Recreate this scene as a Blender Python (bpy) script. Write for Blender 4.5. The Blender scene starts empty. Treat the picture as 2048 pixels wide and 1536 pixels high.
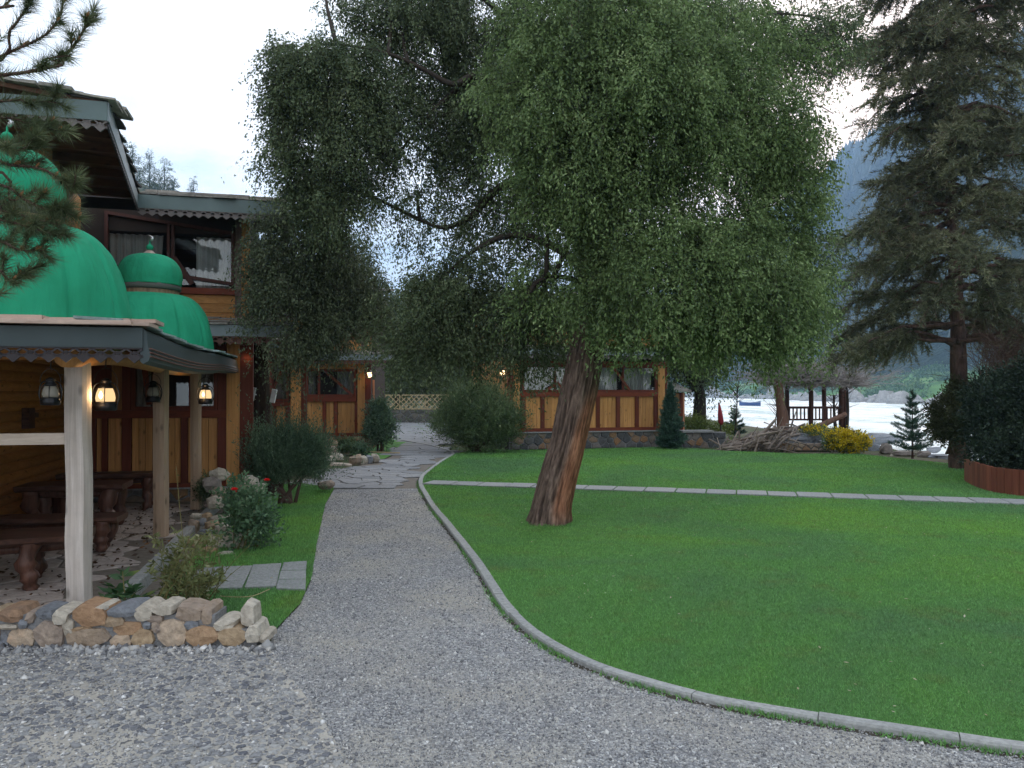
import bpy, math, random
import numpy as np
from mathutils import Vector, Matrix, noise as mnoise

random.seed(7)
RNG = np.random.default_rng(7)
scene = bpy.context.scene
COL = scene.collection

# ------------------------------------------------------------------ camera, sky, sun, exposure
CAMH, PITCH, FPX = 1.6, math.atan(17/1600), 1600.0
cam_data = bpy.data.cameras.new('camera')
cam_data.sensor_width = 36
cam_data.lens = 36*FPX/2048
cam_data.clip_start, cam_data.clip_end = 0.05, 9000
cam = bpy.data.objects.new('camera', cam_data)
cam.location = (0, 0, CAMH)
cam.rotation_euler = (math.pi/2+PITCH, 0, 0)
COL.objects.link(cam)
scene.camera = cam

SUN_EL, SUN_AZ = math.radians(28), math.radians(25)      # low in front, to the right, behind cloud
world = bpy.data.worlds.new('World')
scene.world = world
world.use_nodes = True
wn, wl = world.node_tree.nodes, world.node_tree.links
wn.clear()
w_out = wn.new('ShaderNodeOutputWorld')
w_bg = wn.new('ShaderNodeBackground'); w_bg.inputs['Strength'].default_value = 0.1
w_sky = wn.new('ShaderNodeTexSky'); w_sky.sky_type = 'NISHITA'; w_sky.sun_disc = False
w_sky.sun_elevation, w_sky.sun_rotation = SUN_EL, SUN_AZ
w_co = wn.new('ShaderNodeTexCoord')
w_ns = wn.new('ShaderNodeTexNoise'); w_ns.inputs['Scale'].default_value = 1.6; w_ns.inputs['Detail'].default_value = 5
w_mp = wn.new('ShaderNodeMapping'); w_mp.inputs['Scale'].default_value = (1, 1, 2.5)
w_rp = wn.new('ShaderNodeValToRGB')
w_rp.color_ramp.elements[0].position = 0.32; w_rp.color_ramp.elements[0].color = (0.55, 0.55, 0.55, 1)
w_rp.color_ramp.elements[1].position = 0.62; w_rp.color_ramp.elements[1].color = (0.96, 0.96, 0.96, 1)
w_mx = wn.new('ShaderNodeMix'); w_mx.data_type = 'RGBA'
w_mx.inputs[7].default_value = (13.2, 13.2, 13.4, 1)
wl.new(w_co.outputs['Generated'], w_mp.inputs['Vector']); wl.new(w_mp.outputs[0], w_ns.inputs['Vector'])
wl.new(w_ns.outputs['Fac'], w_rp.inputs['Fac']); wl.new(w_rp.outputs['Color'], w_mx.inputs[0])
wl.new(w_sky.outputs['Color'], w_mx.inputs[6])
w_n2 = wn.new('ShaderNodeTexNoise'); w_n2.inputs['Scale'].default_value = 2.3; w_n2.inputs['Detail'].default_value = 6; w_n2.inputs['Roughness'].default_value = 0.6
w_m2 = wn.new('ShaderNodeMapping'); w_m2.inputs['Scale'].default_value = (1, 1, 3.2); w_m2.inputs['Location'].default_value = (0.7, 0.2, 0.1)
w_r2 = wn.new('ShaderNodeValToRGB'); w_r2.color_ramp.elements[0].position = 0.36; w_r2.color_ramp.elements[0].color = (0.85, 0.85, 0.85, 1); w_r2.color_ramp.elements[1].position = 0.56; w_r2.color_ramp.elements[1].color = (0, 0, 0, 1)
w_x2 = wn.new('ShaderNodeMix'); w_x2.data_type = 'RGBA'; w_x2.inputs[7].default_value = (5.6, 7.2, 8.6, 1)
wl.new(w_co.outputs['Generated'], w_m2.inputs['Vector']); wl.new(w_m2.outputs[0], w_n2.inputs['Vector']); wl.new(w_n2.outputs['Fac'], w_r2.inputs['Fac'])
wl.new(w_r2.outputs['Color'], w_x2.inputs[0]); wl.new(w_mx.outputs[2], w_x2.inputs[6])
# warm evening glow around the hidden sun
w_d = wn.new('ShaderNodeVectorMath'); w_d.operation = 'DOT_PRODUCT'; w_d.inputs[1].default_value = (math.sin(SUN_AZ)*math.cos(math.radians(15)), math.cos(SUN_AZ)*math.cos(math.radians(15)), math.sin(math.radians(15)))
w_r3 = wn.new('ShaderNodeValToRGB'); w_r3.color_ramp.elements[0].position = 0.93; w_r3.color_ramp.elements[0].color = (0, 0, 0, 1); w_r3.color_ramp.elements[1].position = 1.0; w_r3.color_ramp.elements[1].color = (1, 1, 1, 1)
w_x3 = wn.new('ShaderNodeMix'); w_x3.data_type = 'RGBA'; w_x3.inputs[7].default_value = (17, 13.6, 11.6, 1)
wl.new(w_co.outputs['Generated'], w_d.inputs[0]); wl.new(w_d.outputs['Value'], w_r3.inputs['Fac']); wl.new(w_r3.outputs['Color'], w_x3.inputs[0]); wl.new(w_x2.outputs[2], w_x3.inputs[6])
wl.new(w_x3.outputs[2], w_bg.inputs['Color']); wl.new(w_bg.outputs[0], w_out.inputs['Surface'])

sun_data = bpy.data.lights.new('sun', 'SUN')
sun_data.energy = 0.7; sun_data.angle = math.radians(25); sun_data.color = (1.0, 0.93, 0.84)
sun = bpy.data.objects.new('sun', sun_data)
sun.rotation_euler = Vector((-math.sin(SUN_AZ)*math.cos(SUN_EL), -math.cos(SUN_AZ)*math.cos(SUN_EL), -math.sin(SUN_EL))).to_track_quat('-Z', 'Y').to_euler()
COL.objects.link(sun)
vs = scene.view_settings
vs.view_transform = 'Standard'; vs.look = 'None'; vs.exposure = 0.6; vs.gamma = 1; vs.use_curve_mapping = False
scene.cycles.max_bounces = 6; scene.cycles.diffuse_bounces = 3; scene.cycles.transparent_max_bounces = 12
scene.cycles.volume_bounces = 2; scene.cycles.use_denoising = True

# ------------------------------------------------------------------ projection helpers (pixels of the 2048x1536 photo)
CP, SP = math.cos(PITCH), math.sin(PITCH)
def ray(px, py):
    x, y = (px-1024)/FPX, (768-py)/FPX
    return (x, CP-SP*y, SP+CP*y)
def at(px, py, Y):
    d = ray(px, py); t = Y/d[1]
    return Vector((d[0]*t, Y, CAMH+d[2]*t))
def gp(px, py, z=0.0):
    d = ray(px, py); t = (z-CAMH)/d[2]
    return Vector((d[0]*t, d[1]*t, z))

# ------------------------------------------------------------------ object helpers
def setp(o, label=None, cat=None, group=None, kind=None):
    if label: o['label'] = label
    if cat: o['category'] = cat
    if group: o['group'] = group
    if kind: o['kind'] = kind
    return o
def thing(name, label, cat, loc=(0, 0, 0), group=None):
    o = bpy.data.objects.new(name, None); o.empty_display_size = 0.2
    o.location = loc; COL.objects.link(o)
    return setp(o, label, cat, group)
def link(name, me, parent=None, mat=None, kind=None, label=None):
    o = bpy.data.objects.new(name, me); COL.objects.link(o)
    if mat is not None and not me.materials: me.materials.append(mat)
    if parent is not None:
        o.parent = parent
        if parent.type == 'EMPTY':
            o.matrix_parent_inverse = Matrix.Translation(-parent.location)
    return setp(o, label, None, None, kind)
def dup(root, loc, rz=0, label=None, group=None, scale=1.0):
    r = root.copy(); COL.objects.link(r); r.location = loc; r.rotation_euler = (0, 0, rz); r.scale = (scale,)*3
    if label: r['label'] = label
    if group: r['group'] = group
    def rec(a, b):
        for ch in a.children:
            c = ch.copy(); COL.objects.link(c); c.parent = b; rec(ch, c)
    rec(root, r)
    return r

class MB:
    def __init__(s): s.v, s.f = [], []
    def add(s, vs, fs):
        k = len(s.v); s.v.extend([tuple(p) for p in vs]); s.f.extend([tuple(i+k for i in f) for f in fs])
    def hexa(s, p):   # 8 points, bottom 4 then top 4
        s.add(p, [(3, 2, 1, 0), (4, 5, 6, 7), (0, 1, 5, 4), (1, 2, 6, 5), (2, 3, 7, 6), (3, 0, 4, 7)])
    def box(s, x0, x1, y0, y1, z0, z1):
        s.hexa([(x0, y0, z0), (x1, y0, z0), (x1, y1, z0), (x0, y1, z0), (x0, y0, z1), (x1, y0, z1), (x1, y1, z1), (x0, y1, z1)])
    def bar(s, a, b, w, h=None, up=(0, 0, 1)):
        a, b = Vector(a), Vector(b); h = w if h is None else h
        d = (b-a).normalized(); u = Vector(up)
        if abs(d.dot(u)) > 0.98: u = Vector((1, 0, 0))
        sx = d.cross(u).normalized()*w/2; sz = sx.cross(d).normalized()*h/2
        s.hexa([a-sx-sz, a+sx-sz, b+sx-sz, b-sx-sz, a-sx+sz, a+sx+sz, b+sx+sz, b-sx+sz])
    def tube(s, pts, rad, sides=8, jit=0.0, cap=True, seed=0, flat=1.0):
        pts = [Vector(p) for p in pts]
        if not hasattr(rad, '__len__'): rad = [rad]*len(pts)
        k = len(s.v); prev = None
        for i, p in enumerate(pts):
            d = (pts[min(i+1, len(pts)-1)]-pts[max(i-1, 0)]).normalized()
            if prev is None:
                u = Vector((0, 0, 1)) if abs(d.z) < 0.9 else Vector((1, 0, 0))
                a = d.cross(u).normalized()
            else: a = (prev-d*prev.dot(d)).normalized()
            prev = a; b = d.cross(a)
            for j in range(sides):
                t = 2*math.pi*j/sides; r = rad[i]
                if jit: r *= 1+jit*mnoise.noise(Vector((math.cos(t)*1.3, math.sin(t)*1.3+seed*3.1, i*0.45)))
                q = p+(a*math.cos(t)+b*math.sin(t)*flat)*r
                s.v.append(tuple(q))
        for i in range(len(pts)-1):
            for j in range(sides):
                a0 = k+i*sides+j; a1 = k+i*sides+(j+1) % sides
                s.f.append((a0, a1, a1+sides, a0+sides))
        if cap:
            s.f.append(tuple(k+j for j in range(sides))[::-1])
            s.f.append(tuple(k+(len(pts)-1)*sides+j for j in range(sides)))
    def lathe(s, prof, c, sides=24, fn=None):
        k = len(s.v)
        for i, (r, z) in enumerate(prof):
            for j in range(sides):
                t = 2*math.pi*j/sides; rr = r*(fn(t, i/(len(prof)-1)) if fn else 1)
                s.v.append((c[0]+rr*math.cos(t), c[1]+rr*math.sin(t), c[2]+z))
        for i in range(len(prof)-1):
            for j in range(sides):
                a0 = k+i*sides+j; a1 = k+i*sides+(j+1) % sides
                s.f.append((a0, a1, a1+sides, a0+sides))
        s.f.append(tuple(k+j for j in range(sides))[::-1]); s.f.append(tuple(k+(len(prof)-1)*sides+j for j in range(sides)))
    def build(s, name, mat, parent=None, smooth=False, kind=None, label=None):
        me = bpy.data.meshes.new(name); me.from_pydata(s.v, [], s.f); me.update()
        if smooth: me.polygons.foreach_set('use_smooth', [True]*len(me.polygons))
        return link(name, me, parent, mat, kind, label)
    def build_top(s, name, mat, label, cat, base, smooth=False, group=None):
        b = Vector(base); s.v = [(p[0]-b.x, p[1]-b.y, p[2]-b.z) for p in s.v]
        o = s.build(name, mat, None, smooth); o.location = b
        return setp(o, label, cat, group)

def np_mesh(name, V, k, mat, parent=None, kind=None, smooth=False):
    """V: (n*k,3) verts, every k consecutive ones are a face"""
    V = np.ascontiguousarray(V, dtype=np.float32).reshape(-1, 3); n = len(V)//k
    me = bpy.data.meshes.new(name)
    me.vertices.add(n*k); me.vertices.foreach_set('co', V.ravel())
    me.loops.add(n*k); me.loops.foreach_set('vertex_index', np.arange(n*k, dtype=np.int32))
    me.polygons.add(n); me.polygons.foreach_set('loop_start', np.arange(0, n*k, k, dtype=np.int32))
    me.update(calc_edges=True)
    return link(name, me, parent, mat, kind)
def np_copies(name, BV, BF, T, R, S, mat, parent=None, kind=None):
    """scatter copies of base mesh BV (m,3)/BF (f,3); T (n,3), R (n,3,3), S (n,3)"""
    n, m = len(T), len(BV)
    V = np.einsum('nij,nmj->nmi', R, BV[None]*S[:, None, :])+T[:, None, :]
    F = (BF[None]+(np.arange(n)*m)[:, None, None]).reshape(-1)
    me = bpy.data.meshes.new(name)
    me.vertices.add(n*m); me.vertices.foreach_set('co', V.astype(np.float32).ravel())
    me.loops.add(len(F)); me.loops.foreach_set('vertex_index', F.astype(np.int32))
    me.polygons.add(len(F)//3); me.polygons.foreach_set('loop_start', np.arange(0, len(F), 3, dtype=np.int32))
    me.update(calc_edges=True)
    return link(name, me, parent, mat, kind)
def unit(a): return a/np.maximum(np.linalg.norm(a, axis=-1, keepdims=True), 1e-9)
def rand_rot(n):
    q = unit(RNG.normal(size=(n, 4))); w, x, y, z = q.T
    return np.stack([1-2*(y*y+z*z), 2*(x*y-z*w), 2*(x*z+y*w), 2*(x*y+z*w), 1-2*(x*x+z*z), 2*(y*z-x*w), 2*(x*z-y*w), 2*(y*z+x*w), 1-2*(x*x+y*y)], -1).reshape(n, 3, 3)
def leaf_quads(P, D, L, W, name, mat, parent, kind='stuff'):
    n = len(P); D = unit(D)
    side = unit(np.cross(D, RNG.normal(size=(n, 3))))
    L = np.asarray(L)*RNG.uniform(0.55, 1.5, n); W = np.asarray(W)*RNG.uniform(0.6, 1.4, n)
    L, W = L[:, None], W[:, None]
    V = np.stack([P, P+D*L*0.45+side*W/2, P+D*L, P+D*L*0.45-side*W/2], 1)
    return np_mesh(name, V, 4, mat, parent, kind)
def needle_tris(P, D, L, W, name, mat, parent, kind='stuff'):
    n = len(P); D = unit(D); side = unit(np.cross(D, RNG.normal(size=(n, 3))))
    L = (np.asarray(L)*RNG.uniform(0.75, 1.2, n))[:, None]; W = np.asarray(W)
    V = np.stack([P-side*W/2, P+side*W/2, P+D*L], 1)
    return np_mesh(name, V, 3, mat, parent, kind)
def in_poly(P, poly):
    x, y = P[:, 0], P[:, 1]; r = np.zeros(len(P), bool); n = len(poly)
    for i in range(n):
        x0, y0 = poly[i][:2]; x1, y1 = poly[(i+1) % n][:2]
        c = ((y0 > y) != (y1 > y)) & (x < (x1-x0)*(y-y0)/((y1-y0) if y1 != y0 else 1e-9)+x0)
        r ^= c
    return r
def pip(x, y, poly): return bool(in_poly(np.array([[x, y]]), poly)[0])
def smooth_line(pts, n=6):
    pts = [Vector(p) for p in pts]; out = []
    for i in range(len(pts)-1):
        p0, p1, p2, p3 = pts[max(i-1, 0)], pts[i], pts[i+1], pts[min(i+2, len(pts)-1)]
        for k in range(n):
            t = k/n
            out.append(0.5*((2*p1)+(p2-p0)*t+(2*p0-5*p1+4*p2-p3)*t*t+(3*p1-p0-3*p2+p3)*t**3))
    out.append(pts[-1]); return out
def interp(xs, n):
    m = len(xs)-1; return [xs[min(int(i/(n-1)*m), m-1)]*(1-(i/(n-1)*m-min(int(i/(n-1)*m), m-1)))+xs[min(int(i/(n-1)*m), m-1)+1]*(i/(n-1)*m-min(int(i/(n-1)*m), m-1)) for i in range(n)]

# ------------------------------------------------------------------ materials
class N:
    def __init__(s, name):
        s.m = bpy.data.materials.new(name); s.m.use_nodes = True
        s.t = s.m.node_tree; s.t.nodes.clear()
        s.out = s.t.nodes.new('ShaderNodeOutputMaterial')
    def n(s, typ, ins=None, **kw):
        nd = s.t.nodes.new('ShaderNode'+typ)
        for k, v in kw.items(): setattr(nd, k, v)
        for k, v in (ins or {}).items(): s.set(nd.inputs[k], v)
        return nd
    def set(s, sock, v):
        if isinstance(v, bpy.types.NodeSocket): s.t.links.new(v, sock)
        elif isinstance(v, bpy.types.Node): s.t.links.new(v.outputs[0], sock)
        else: sock.default_value = v if not (isinstance(v, tuple) and len(v) == 3 and sock.type == 'RGBA') else (*v, 1)
    def ramp(s, fac, stops, interp='LINEAR'):
        r = s.n('ValToRGB', {'Fac': fac}); cr = r.color_ramp; cr.interpolation = interp
        while len(cr.elements) < len(stops): cr.elements.new(0.5)
        for e, (p, c) in zip(cr.elements, stops):
            e.position = p; e.color = (*c, 1) if isinstance(c, tuple) else (c, c, c, 1)
        return r.outputs[0]
    def pos(s, sc=(1, 1, 1), local=False, loc=(0, 0, 0)):
        src = s.n('TexCoord').outputs['Object'] if local else s.n('NewGeometry').outputs['Position']
        return s.n('Mapping', {'Vector': src, 'Scale': sc, 'Location': loc}).outputs[0]
    def noise(s, vec, scale=1.0, detail=4, rough=0.55, dist=0.0):
        return s.n('TexNoise', {'Vector': vec, 'Scale': scale, 'Detail': detail, 'Roughness': rough, 'Distortion': dist}).outputs['Fac']
    def vor(s, vec, scale=1.0, feature='F1', out='Distance', rnd=1.0):
        return s.n('TexVoronoi', {'Vector': vec, 'Scale': scale, 'Randomness': rnd}, feature=feature).outputs[out]
    def mix(s, f, a, b, mode='MIX'):
        m = s.n('Mix', data_type='RGBA', blend_type=mode)
        s.set(m.inputs[0], f); s.set(m.inputs[6], a); s.set(m.inputs[7], b); return m.outputs[2]
    def math(s, op, a, b=0.0, c=None):
        m = s.n('Math', operation=op); s.set(m.inputs[0], a); s.set(m.inputs[1], b)
        if c is not None: s.set(m.inputs[2], c)
        return m.outputs[0]
    def rnd(s): return s.n('ObjectInfo').outputs['Random']
    def island(s): return s.n('NewGeometry').outputs['Random Per Island']
    def bump(s, h, st=0.3, dist=0.02, nrm=None):
        b = s.n('Bump', {'Height': h, 'Strength': st, 'Distance': dist})
        if nrm is not None: s.set(b.inputs['Normal'], nrm)
        return b.outputs[0]
    def done(s, col, rough=0.7, nrm=None, spec=0.3, metal=0.0, **ex):
        p = s.n('BsdfPrincipled', {'Base Color': col, 'Roughness': rough, 'Metallic': metal, 'Specular IOR Level': spec})
        if nrm is not None: s.set(p.inputs['Normal'], nrm)
        for k, v in ex.items(): s.set(p.inputs[k.replace('_', ' ')], v)
        s.t.links.new(p.outputs[0], s.out.inputs['Surface']); return s.m
    def hsv(s, col, v=1.0, h=0.5, sat=1.0):
        return s.n('HueSaturation', {'Color': col, 'Value': v, 'Hue': h, 'Saturation': sat}).outputs[0]

def mat_wood(name, c0, c1, grain='z', knots=True, rough=0.62, tone=0.3, wear=0.0):
    m = N(name)
    f = {'x': (1.2, 26, 26), 'y': (26, 1.2, 26), 'z': (26, 26, 1.2)}[grain]
    rnd = m.rnd()
    off = m.n('CombineXYZ', {'X': m.math('MULTIPLY', rnd, 17.0), 'Y': m.math('MULTIPLY', rnd, 31.0), 'Z': m.math('MULTIPLY', rnd, 11.0)}).outputs[0]
    p = m.n('VectorMath', operation='ADD'); m.set(p.inputs[0], m.pos(f)); m.set(p.inputs[1], off)
    g = m.noise(p.outputs[0], 1.0, 6, 0.65, 0.6)
    col = m.ramp(g, [(0.3, c0), (0.68, c1)])
    big = m.noise(m.pos(), 1.3, 3)
    if knots:
        kf = {'x': (4, 9, 9), 'y': (9, 4, 9), 'z': (9, 9, 4)}[grain]
        k = m.vor(m.pos(kf), 1.0)
        km = m.ramp(k, [(0.06, 1.0), (0.2, 0.0)])
        col = m.mix(m.math('MULTIPLY', km, 0.75), col, tuple(x*0.35 for x in c0))
    if wear:
        wn_ = m.noise(m.pos(), 4.0, 6, 0.7)
        col = m.mix(m.math('MULTIPLY', m.ramp(wn_, [(0.45, 0.0), (0.65, 1.0)]), wear), col, (0.30, 0.27, 0.25))
    v = m.math('ADD', m.math('MULTIPLY', rnd, tone), m.math('ADD', m.math('MULTIPLY', big, 0.35), 0.83-tone/2))
    col = m.hsv(col, v)
    return m.done(col, rough, m.bump(g, 0.35, 0.004), 0.25)
def mat_stone(name, stops, scale=6.0, rough=0.85, rndmix=0.55, bump=0.6, island=False):
    m = N(name); p = m.pos()
    n1 = m.noise(p, scale, 7, 0.65); n2 = m.noise(p, scale*4, 5, 0.6)
    f = m.math('ADD', m.math('MULTIPLY', m.island() if island else m.rnd(), rndmix), m.math('MULTIPLY', n1, 1-rndmix))
    col = m.ramp(f, stops)
    col = m.hsv(col, m.math('ADD', m.math('MULTIPLY', n2, 1.1), 0.42))
    return m.done(col, rough, m.bump(m.math('ADD', n1, m.math('MULTIPLY', n2, 0.5)), bump, 0.03), 0.2)
def mat_plain(name, c, rough=0.6, metal=0.0, var=0.25, scale=8, bump=0.15, spec=0.3):
    m = N(name); n1 = m.noise(m.pos(), scale, 6, 0.6)
    return m.done(m.hsv((*c, 1), m.math('ADD', m.math('MULTIPLY', n1, var*2), 1-var)), rough, m.bump(n1, bump, 0.01), spec, metal)
def mat_leaf(name, dark, light, tip=None, nscale=0.9, trans=0.35, gain=1.5, rough=0.55):
    m = N(name)
    g_ = 1.0 if gain is None else gain
    dark, light = tuple(c*g_ for c in dark), tuple(c*g_ for c in light); tip = tuple(min(.9, c*g_) for c in tip) if tip else None
    isl = m.island(); big = m.noise(m.pos(), nscale, 3)
    f = m.math('ADD', m.math('MULTIPLY', isl, 0.55), m.math('MULTIPLY', m.ramp(big, [(0.3, 0.0), (0.7, 1.0)]), 0.5))
    st = [(0.05, dark), (0.75, light)]
    if tip: st.append((0.98, tip))
    col = m.ramp(f, st)
    d = m.n('BsdfPrincipled', {'Base Color': col, 'Roughness': rough, 'Specular IOR Level': 0.25})
    t = m.n('BsdfTranslucent', {'Color': col})
    mx = m.n('MixShader', {0: trans, 1: d.outputs[0], 2: t.outputs[0]})
    m.t.links.new(mx.outputs[0], m.out.inputs['Surface']); return m.m

M = {}
M['pine_plank_v'] = mat_wood('varnished pine upright', (0.39, 0.175, 0.052), (0.64, 0.33, 0.12), 'z')
M['pine_plank_h'] = mat_wood('varnished pine level', (0.41, 0.18, 0.05), (0.64, 0.32, 0.11), 'x')
M['log_board'] = mat_wood('log siding', (0.34, 0.135, 0.035), (0.52, 0.23, 0.065), 'y', tone=0.25)
M['red_trim'] = mat_wood('dark red stained trim', (0.10, 0.022, 0.012), (0.17, 0.04, 0.02), 'z', knots=False, tone=0.2)
M['red_trim_h'] = mat_wood('dark red stained rail', (0.13, 0.03, 0.015), (0.22, 0.05, 0.022), 'x', knots=False, tone=0.2)
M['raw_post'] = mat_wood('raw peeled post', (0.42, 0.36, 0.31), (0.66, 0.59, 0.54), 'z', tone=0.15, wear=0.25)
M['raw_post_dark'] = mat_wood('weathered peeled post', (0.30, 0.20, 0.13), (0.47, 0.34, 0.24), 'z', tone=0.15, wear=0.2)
M['raw_rail'] = mat_wood('raw peeled rail', (0.50, 0.40, 0.31), (0.68, 0.58, 0.49), 'x', tone=0.15)
M['old_post'] = mat_wood('old grey brown post', (0.10, 0.06, 0.05), (0.20, 0.13, 0.11), 'z', tone=0.15, wear=0.3)
M['dark_wood'] = mat_wood('dark root wood', (0.035, 0.018, 0.014), (0.14, 0.07, 0.05), 'x', knots=False, rough=0.45, tone=0.2)
M['dark_leg'] = mat_wood('dark root wood leg', (0.04, 0.018, 0.013), (0.16, 0.075, 0.052), 'z', knots=False, rough=0.42, tone=0.2)
M['soffit'] = mat_wood('soffit boards', (0.065, 0.028, 0.016), (0.115, 0.052, 0.028), 'x')
M['brown_trim'] = mat_wood('dark brown window frame', (0.06, 0.022, 0.018), (0.10, 0.04, 0.03), 'z', knots=False, tone=0.2)
M['fascia_dark'] = mat_plain('dark grey green sheet fascia', (0.055, 0.075, 0.08), 0.5, var=0.2, scale=3)
M['fascia_green'] = mat_plain('grey green sheet fascia', (0.12, 0.165, 0.165), 0.5, var=0.25, scale=3)
M['fascia_pale'] = mat_plain('pale grey blue sheet fascia', (0.23, 0.27, 0.29), 0.5, var=0.2, scale=3)
M['trim_dark'] = mat_plain('dark carved trim', (0.045, 0.038, 0.042), 0.6)
M['trim_grey'] = mat_plain('grey carved trim', (0.15, 0.13, 0.125), 0.6)
M['trim_red'] = mat_plain('dusty red carved trim', (0.14, 0.065, 0.05), 0.6)
M['slate'] = mat_stone('roof slate', [(0.1, (0.14, 0.13, 0.12)), (0.5, (0.28, 0.26, 0.235)), (0.9, (0.42, 0.39, 0.34))], 5)
M['slate_pale'] = mat_stone('pale green slate', [(0.1, (0.18, 0.25, 0.24)), (0.9, (0.38, 0.47, 0.47))], 5)
M['shingle'] = mat_wood('roof shingle board', (0.38, 0.27, 0.22), (0.58, 0.45, 0.37), 'x', tone=0.3)
M['roof_dark'] = mat_plain('dark roof deck', (0.05, 0.045, 0.045), 0.85)
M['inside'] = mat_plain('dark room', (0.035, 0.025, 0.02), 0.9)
M['warm_stone'] = mat_stone('honey fieldstone', [(0.0, (0.20, 0.15, 0.125)), (0.22, (0.36, 0.22, 0.13)), (0.42, (0.42, 0.31, 0.20)), (0.62, (0.30, 0.24, 0.20)), (0.8, (0.50, 0.39, 0.29)), (1.0, (0.40, 0.22, 0.12))], 7, rndmix=0.7)
M['grey_stone'] = mat_stone('grey fieldstone', [(0.0, (0.14, 0.15, 0.17)), (0.6, (0.24, 0.25, 0.27)), (1.0, (0.33, 0.32, 0.31))], 7)
M['pale_stone'] = mat_stone('pale fieldstone', [(0.0, (0.36, 0.31, 0.25)), (1.0, (0.58, 0.53, 0.45))], 7)
M['plinth_stone'] = mat_stone('plinth fieldstone', [(0.0, (0.06, 0.065, 0.07)), (0.4, (0.12, 0.12, 0.12)), (0.65, (0.20, 0.18, 0.16)), (0.82, (0.28, 0.16, 0.08)), (1.0, (0.25, 0.23, 0.21))], 6, rndmix=0.8)
M['dark_stone'] = mat_stone('mossy dark stone', [(0.0, (0.04, 0.042, 0.036)), (0.6, (0.10, 0.095, 0.08)), (1.0, (0.17, 0.15, 0.12))], 6, rndmix=0.7)
M['mortar'] = mat_stone('mortar', [(0.0, (0.16, 0.16, 0.165)), (1.0, (0.26, 0.26, 0.265))], 12, bump=0.4)
M['kerb'] = mat_stone('kerb concrete', [(0.0, (0.27, 0.275, 0.27)), (1.0, (0.40, 0.40, 0.385))], 9, rndmix=0.4, bump=0.3)
M['flag'] = mat_stone('grey flagstone', [(0.0, (0.19, 0.195, 0.205)), (0.7, (0.29, 0.29, 0.295)), (1.0, (0.35, 0.34, 0.325))], 8, rndmix=0.6, bump=0.35)
M['paver'] = mat_stone('paver slab', [(0.0, (0.25, 0.26, 0.26)), (1.0, (0.34, 0.34, 0.335))], 9, rndmix=0.5, bump=0.25)
M['patio_stone'] = mat_stone('patio stone', [(0.0, (0.30, 0.25, 0.225)), (1.0, (0.50, 0.43, 0.39))], 5, rndmix=0.35, bump=0.3)
M['cobble'] = mat_stone('forecourt cobble', [(0.08, (0.11, 0.115, 0.135)), (0.3, (0.18, 0.182, 0.195)), (0.5, (0.245, 0.247, 0.255)), (0.7, (0.30, 0.297, 0.29)), (0.92, (0.40, 0.395, 0.385))], 16, rndmix=0.75, bump=0.5)
M['cobble_far'] = mat_stone('forecourt cobble small', [(0.08, (0.11, 0.115, 0.135)), (0.3, (0.18, 0.182, 0.195)), (0.5, (0.245, 0.247, 0.255)), (0.7, (0.30, 0.297, 0.29)), (0.92, (0.40, 0.395, 0.385))], 16, rndmix=0.75, bump=0.5, island=True)
M['river_rock'] = mat_stone('river boulder', [(0.0, (0.16, 0.13, 0.115)), (1.0, (0.34, 0.30, 0.27))], 3)
M['shore_rock'] = mat_stone('pale shore rock', [(0.0, (0.26, 0.25, 0.24)), (1.0, (0.50, 0.48, 0.46))], 0.5)
M['iron'] = mat_plain('black lantern iron', (0.018, 0.018, 0.02), 0.35, 0.6, spec=0.5)
M['brass'] = mat_plain('pink brown finial collar', (0.50, 0.36, 0.31), 0.5)
M['steel'] = mat_plain('pale metal', (0.6, 0.6, 0.6), 0.3, 0.8)
M['white_plastic'] = mat_plain('white plastic', (0.72, 0.73, 0.75), 0.4)
M['copper_pipe'] = mat_plain('copper coloured pipe', (0.50, 0.22, 0.12), 0.4, 0.3)
M['band_mat'] = mat_plain('grey wicker band', (0.11, 0.115, 0.105), 0.7)
M['wicker'] = mat_wood('wicker rope', (0.16, 0.10, 0.06), (0.34, 0.24, 0.15), 'z', knots=False)
M['twig'] = mat_plain('grey dead twigs', (0.30, 0.27, 0.26), 0.8)
M['twig_brown'] = mat_plain('brown bare twigs', (0.095, 0.058, 0.045), 0.8)
M['twig_dark'] = mat_plain('dark branches', (0.045, 0.035, 0.028), 0.85)
M['stem'] = mat_plain('olive stems', (0.16, 0.14, 0.05), 0.7)
M['driftwood'] = mat_wood('driftwood', (0.13, 0.095, 0.075), (0.30, 0.25, 0.21), 'x', knots=False, tone=0.5)
M['driftwood_red'] = mat_wood('reddish stump', (0.10, 0.05, 0.035), (0.22, 0.12, 0.08), 'z', knots=False)
M['dirt'] = mat_stone('dirt', [(0.0, (0.10, 0.085, 0.07)), (1.0, (0.22, 0.19, 0.16))], 4)
M['boat_blue'] = mat_plain('blue boat paint', (0.05, 0.10, 0.28), 0.5)
M['red_cloth'] = mat_plain('red cloth', (0.30, 0.03, 0.045), 0.8)
M['petal'] = mat_plain('red petals', (0.75, 0.02, 0.02), 0.5, var=0.15)
M['planter'] = mat_wood('red brown planter board', (0.13, 0.035, 0.022), (0.24, 0.075, 0.045), 'z', knots=False, tone=0.5)
M['lath'] = mat_plain('pale bamboo lath', (0.40, 0.31, 0.17), 0.6)
M['dark_rail'] = mat_wood('dark stained gazebo timber', (0.06, 0.025, 0.018), (0.12, 0.05, 0.035), 'z', knots=False)

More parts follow.
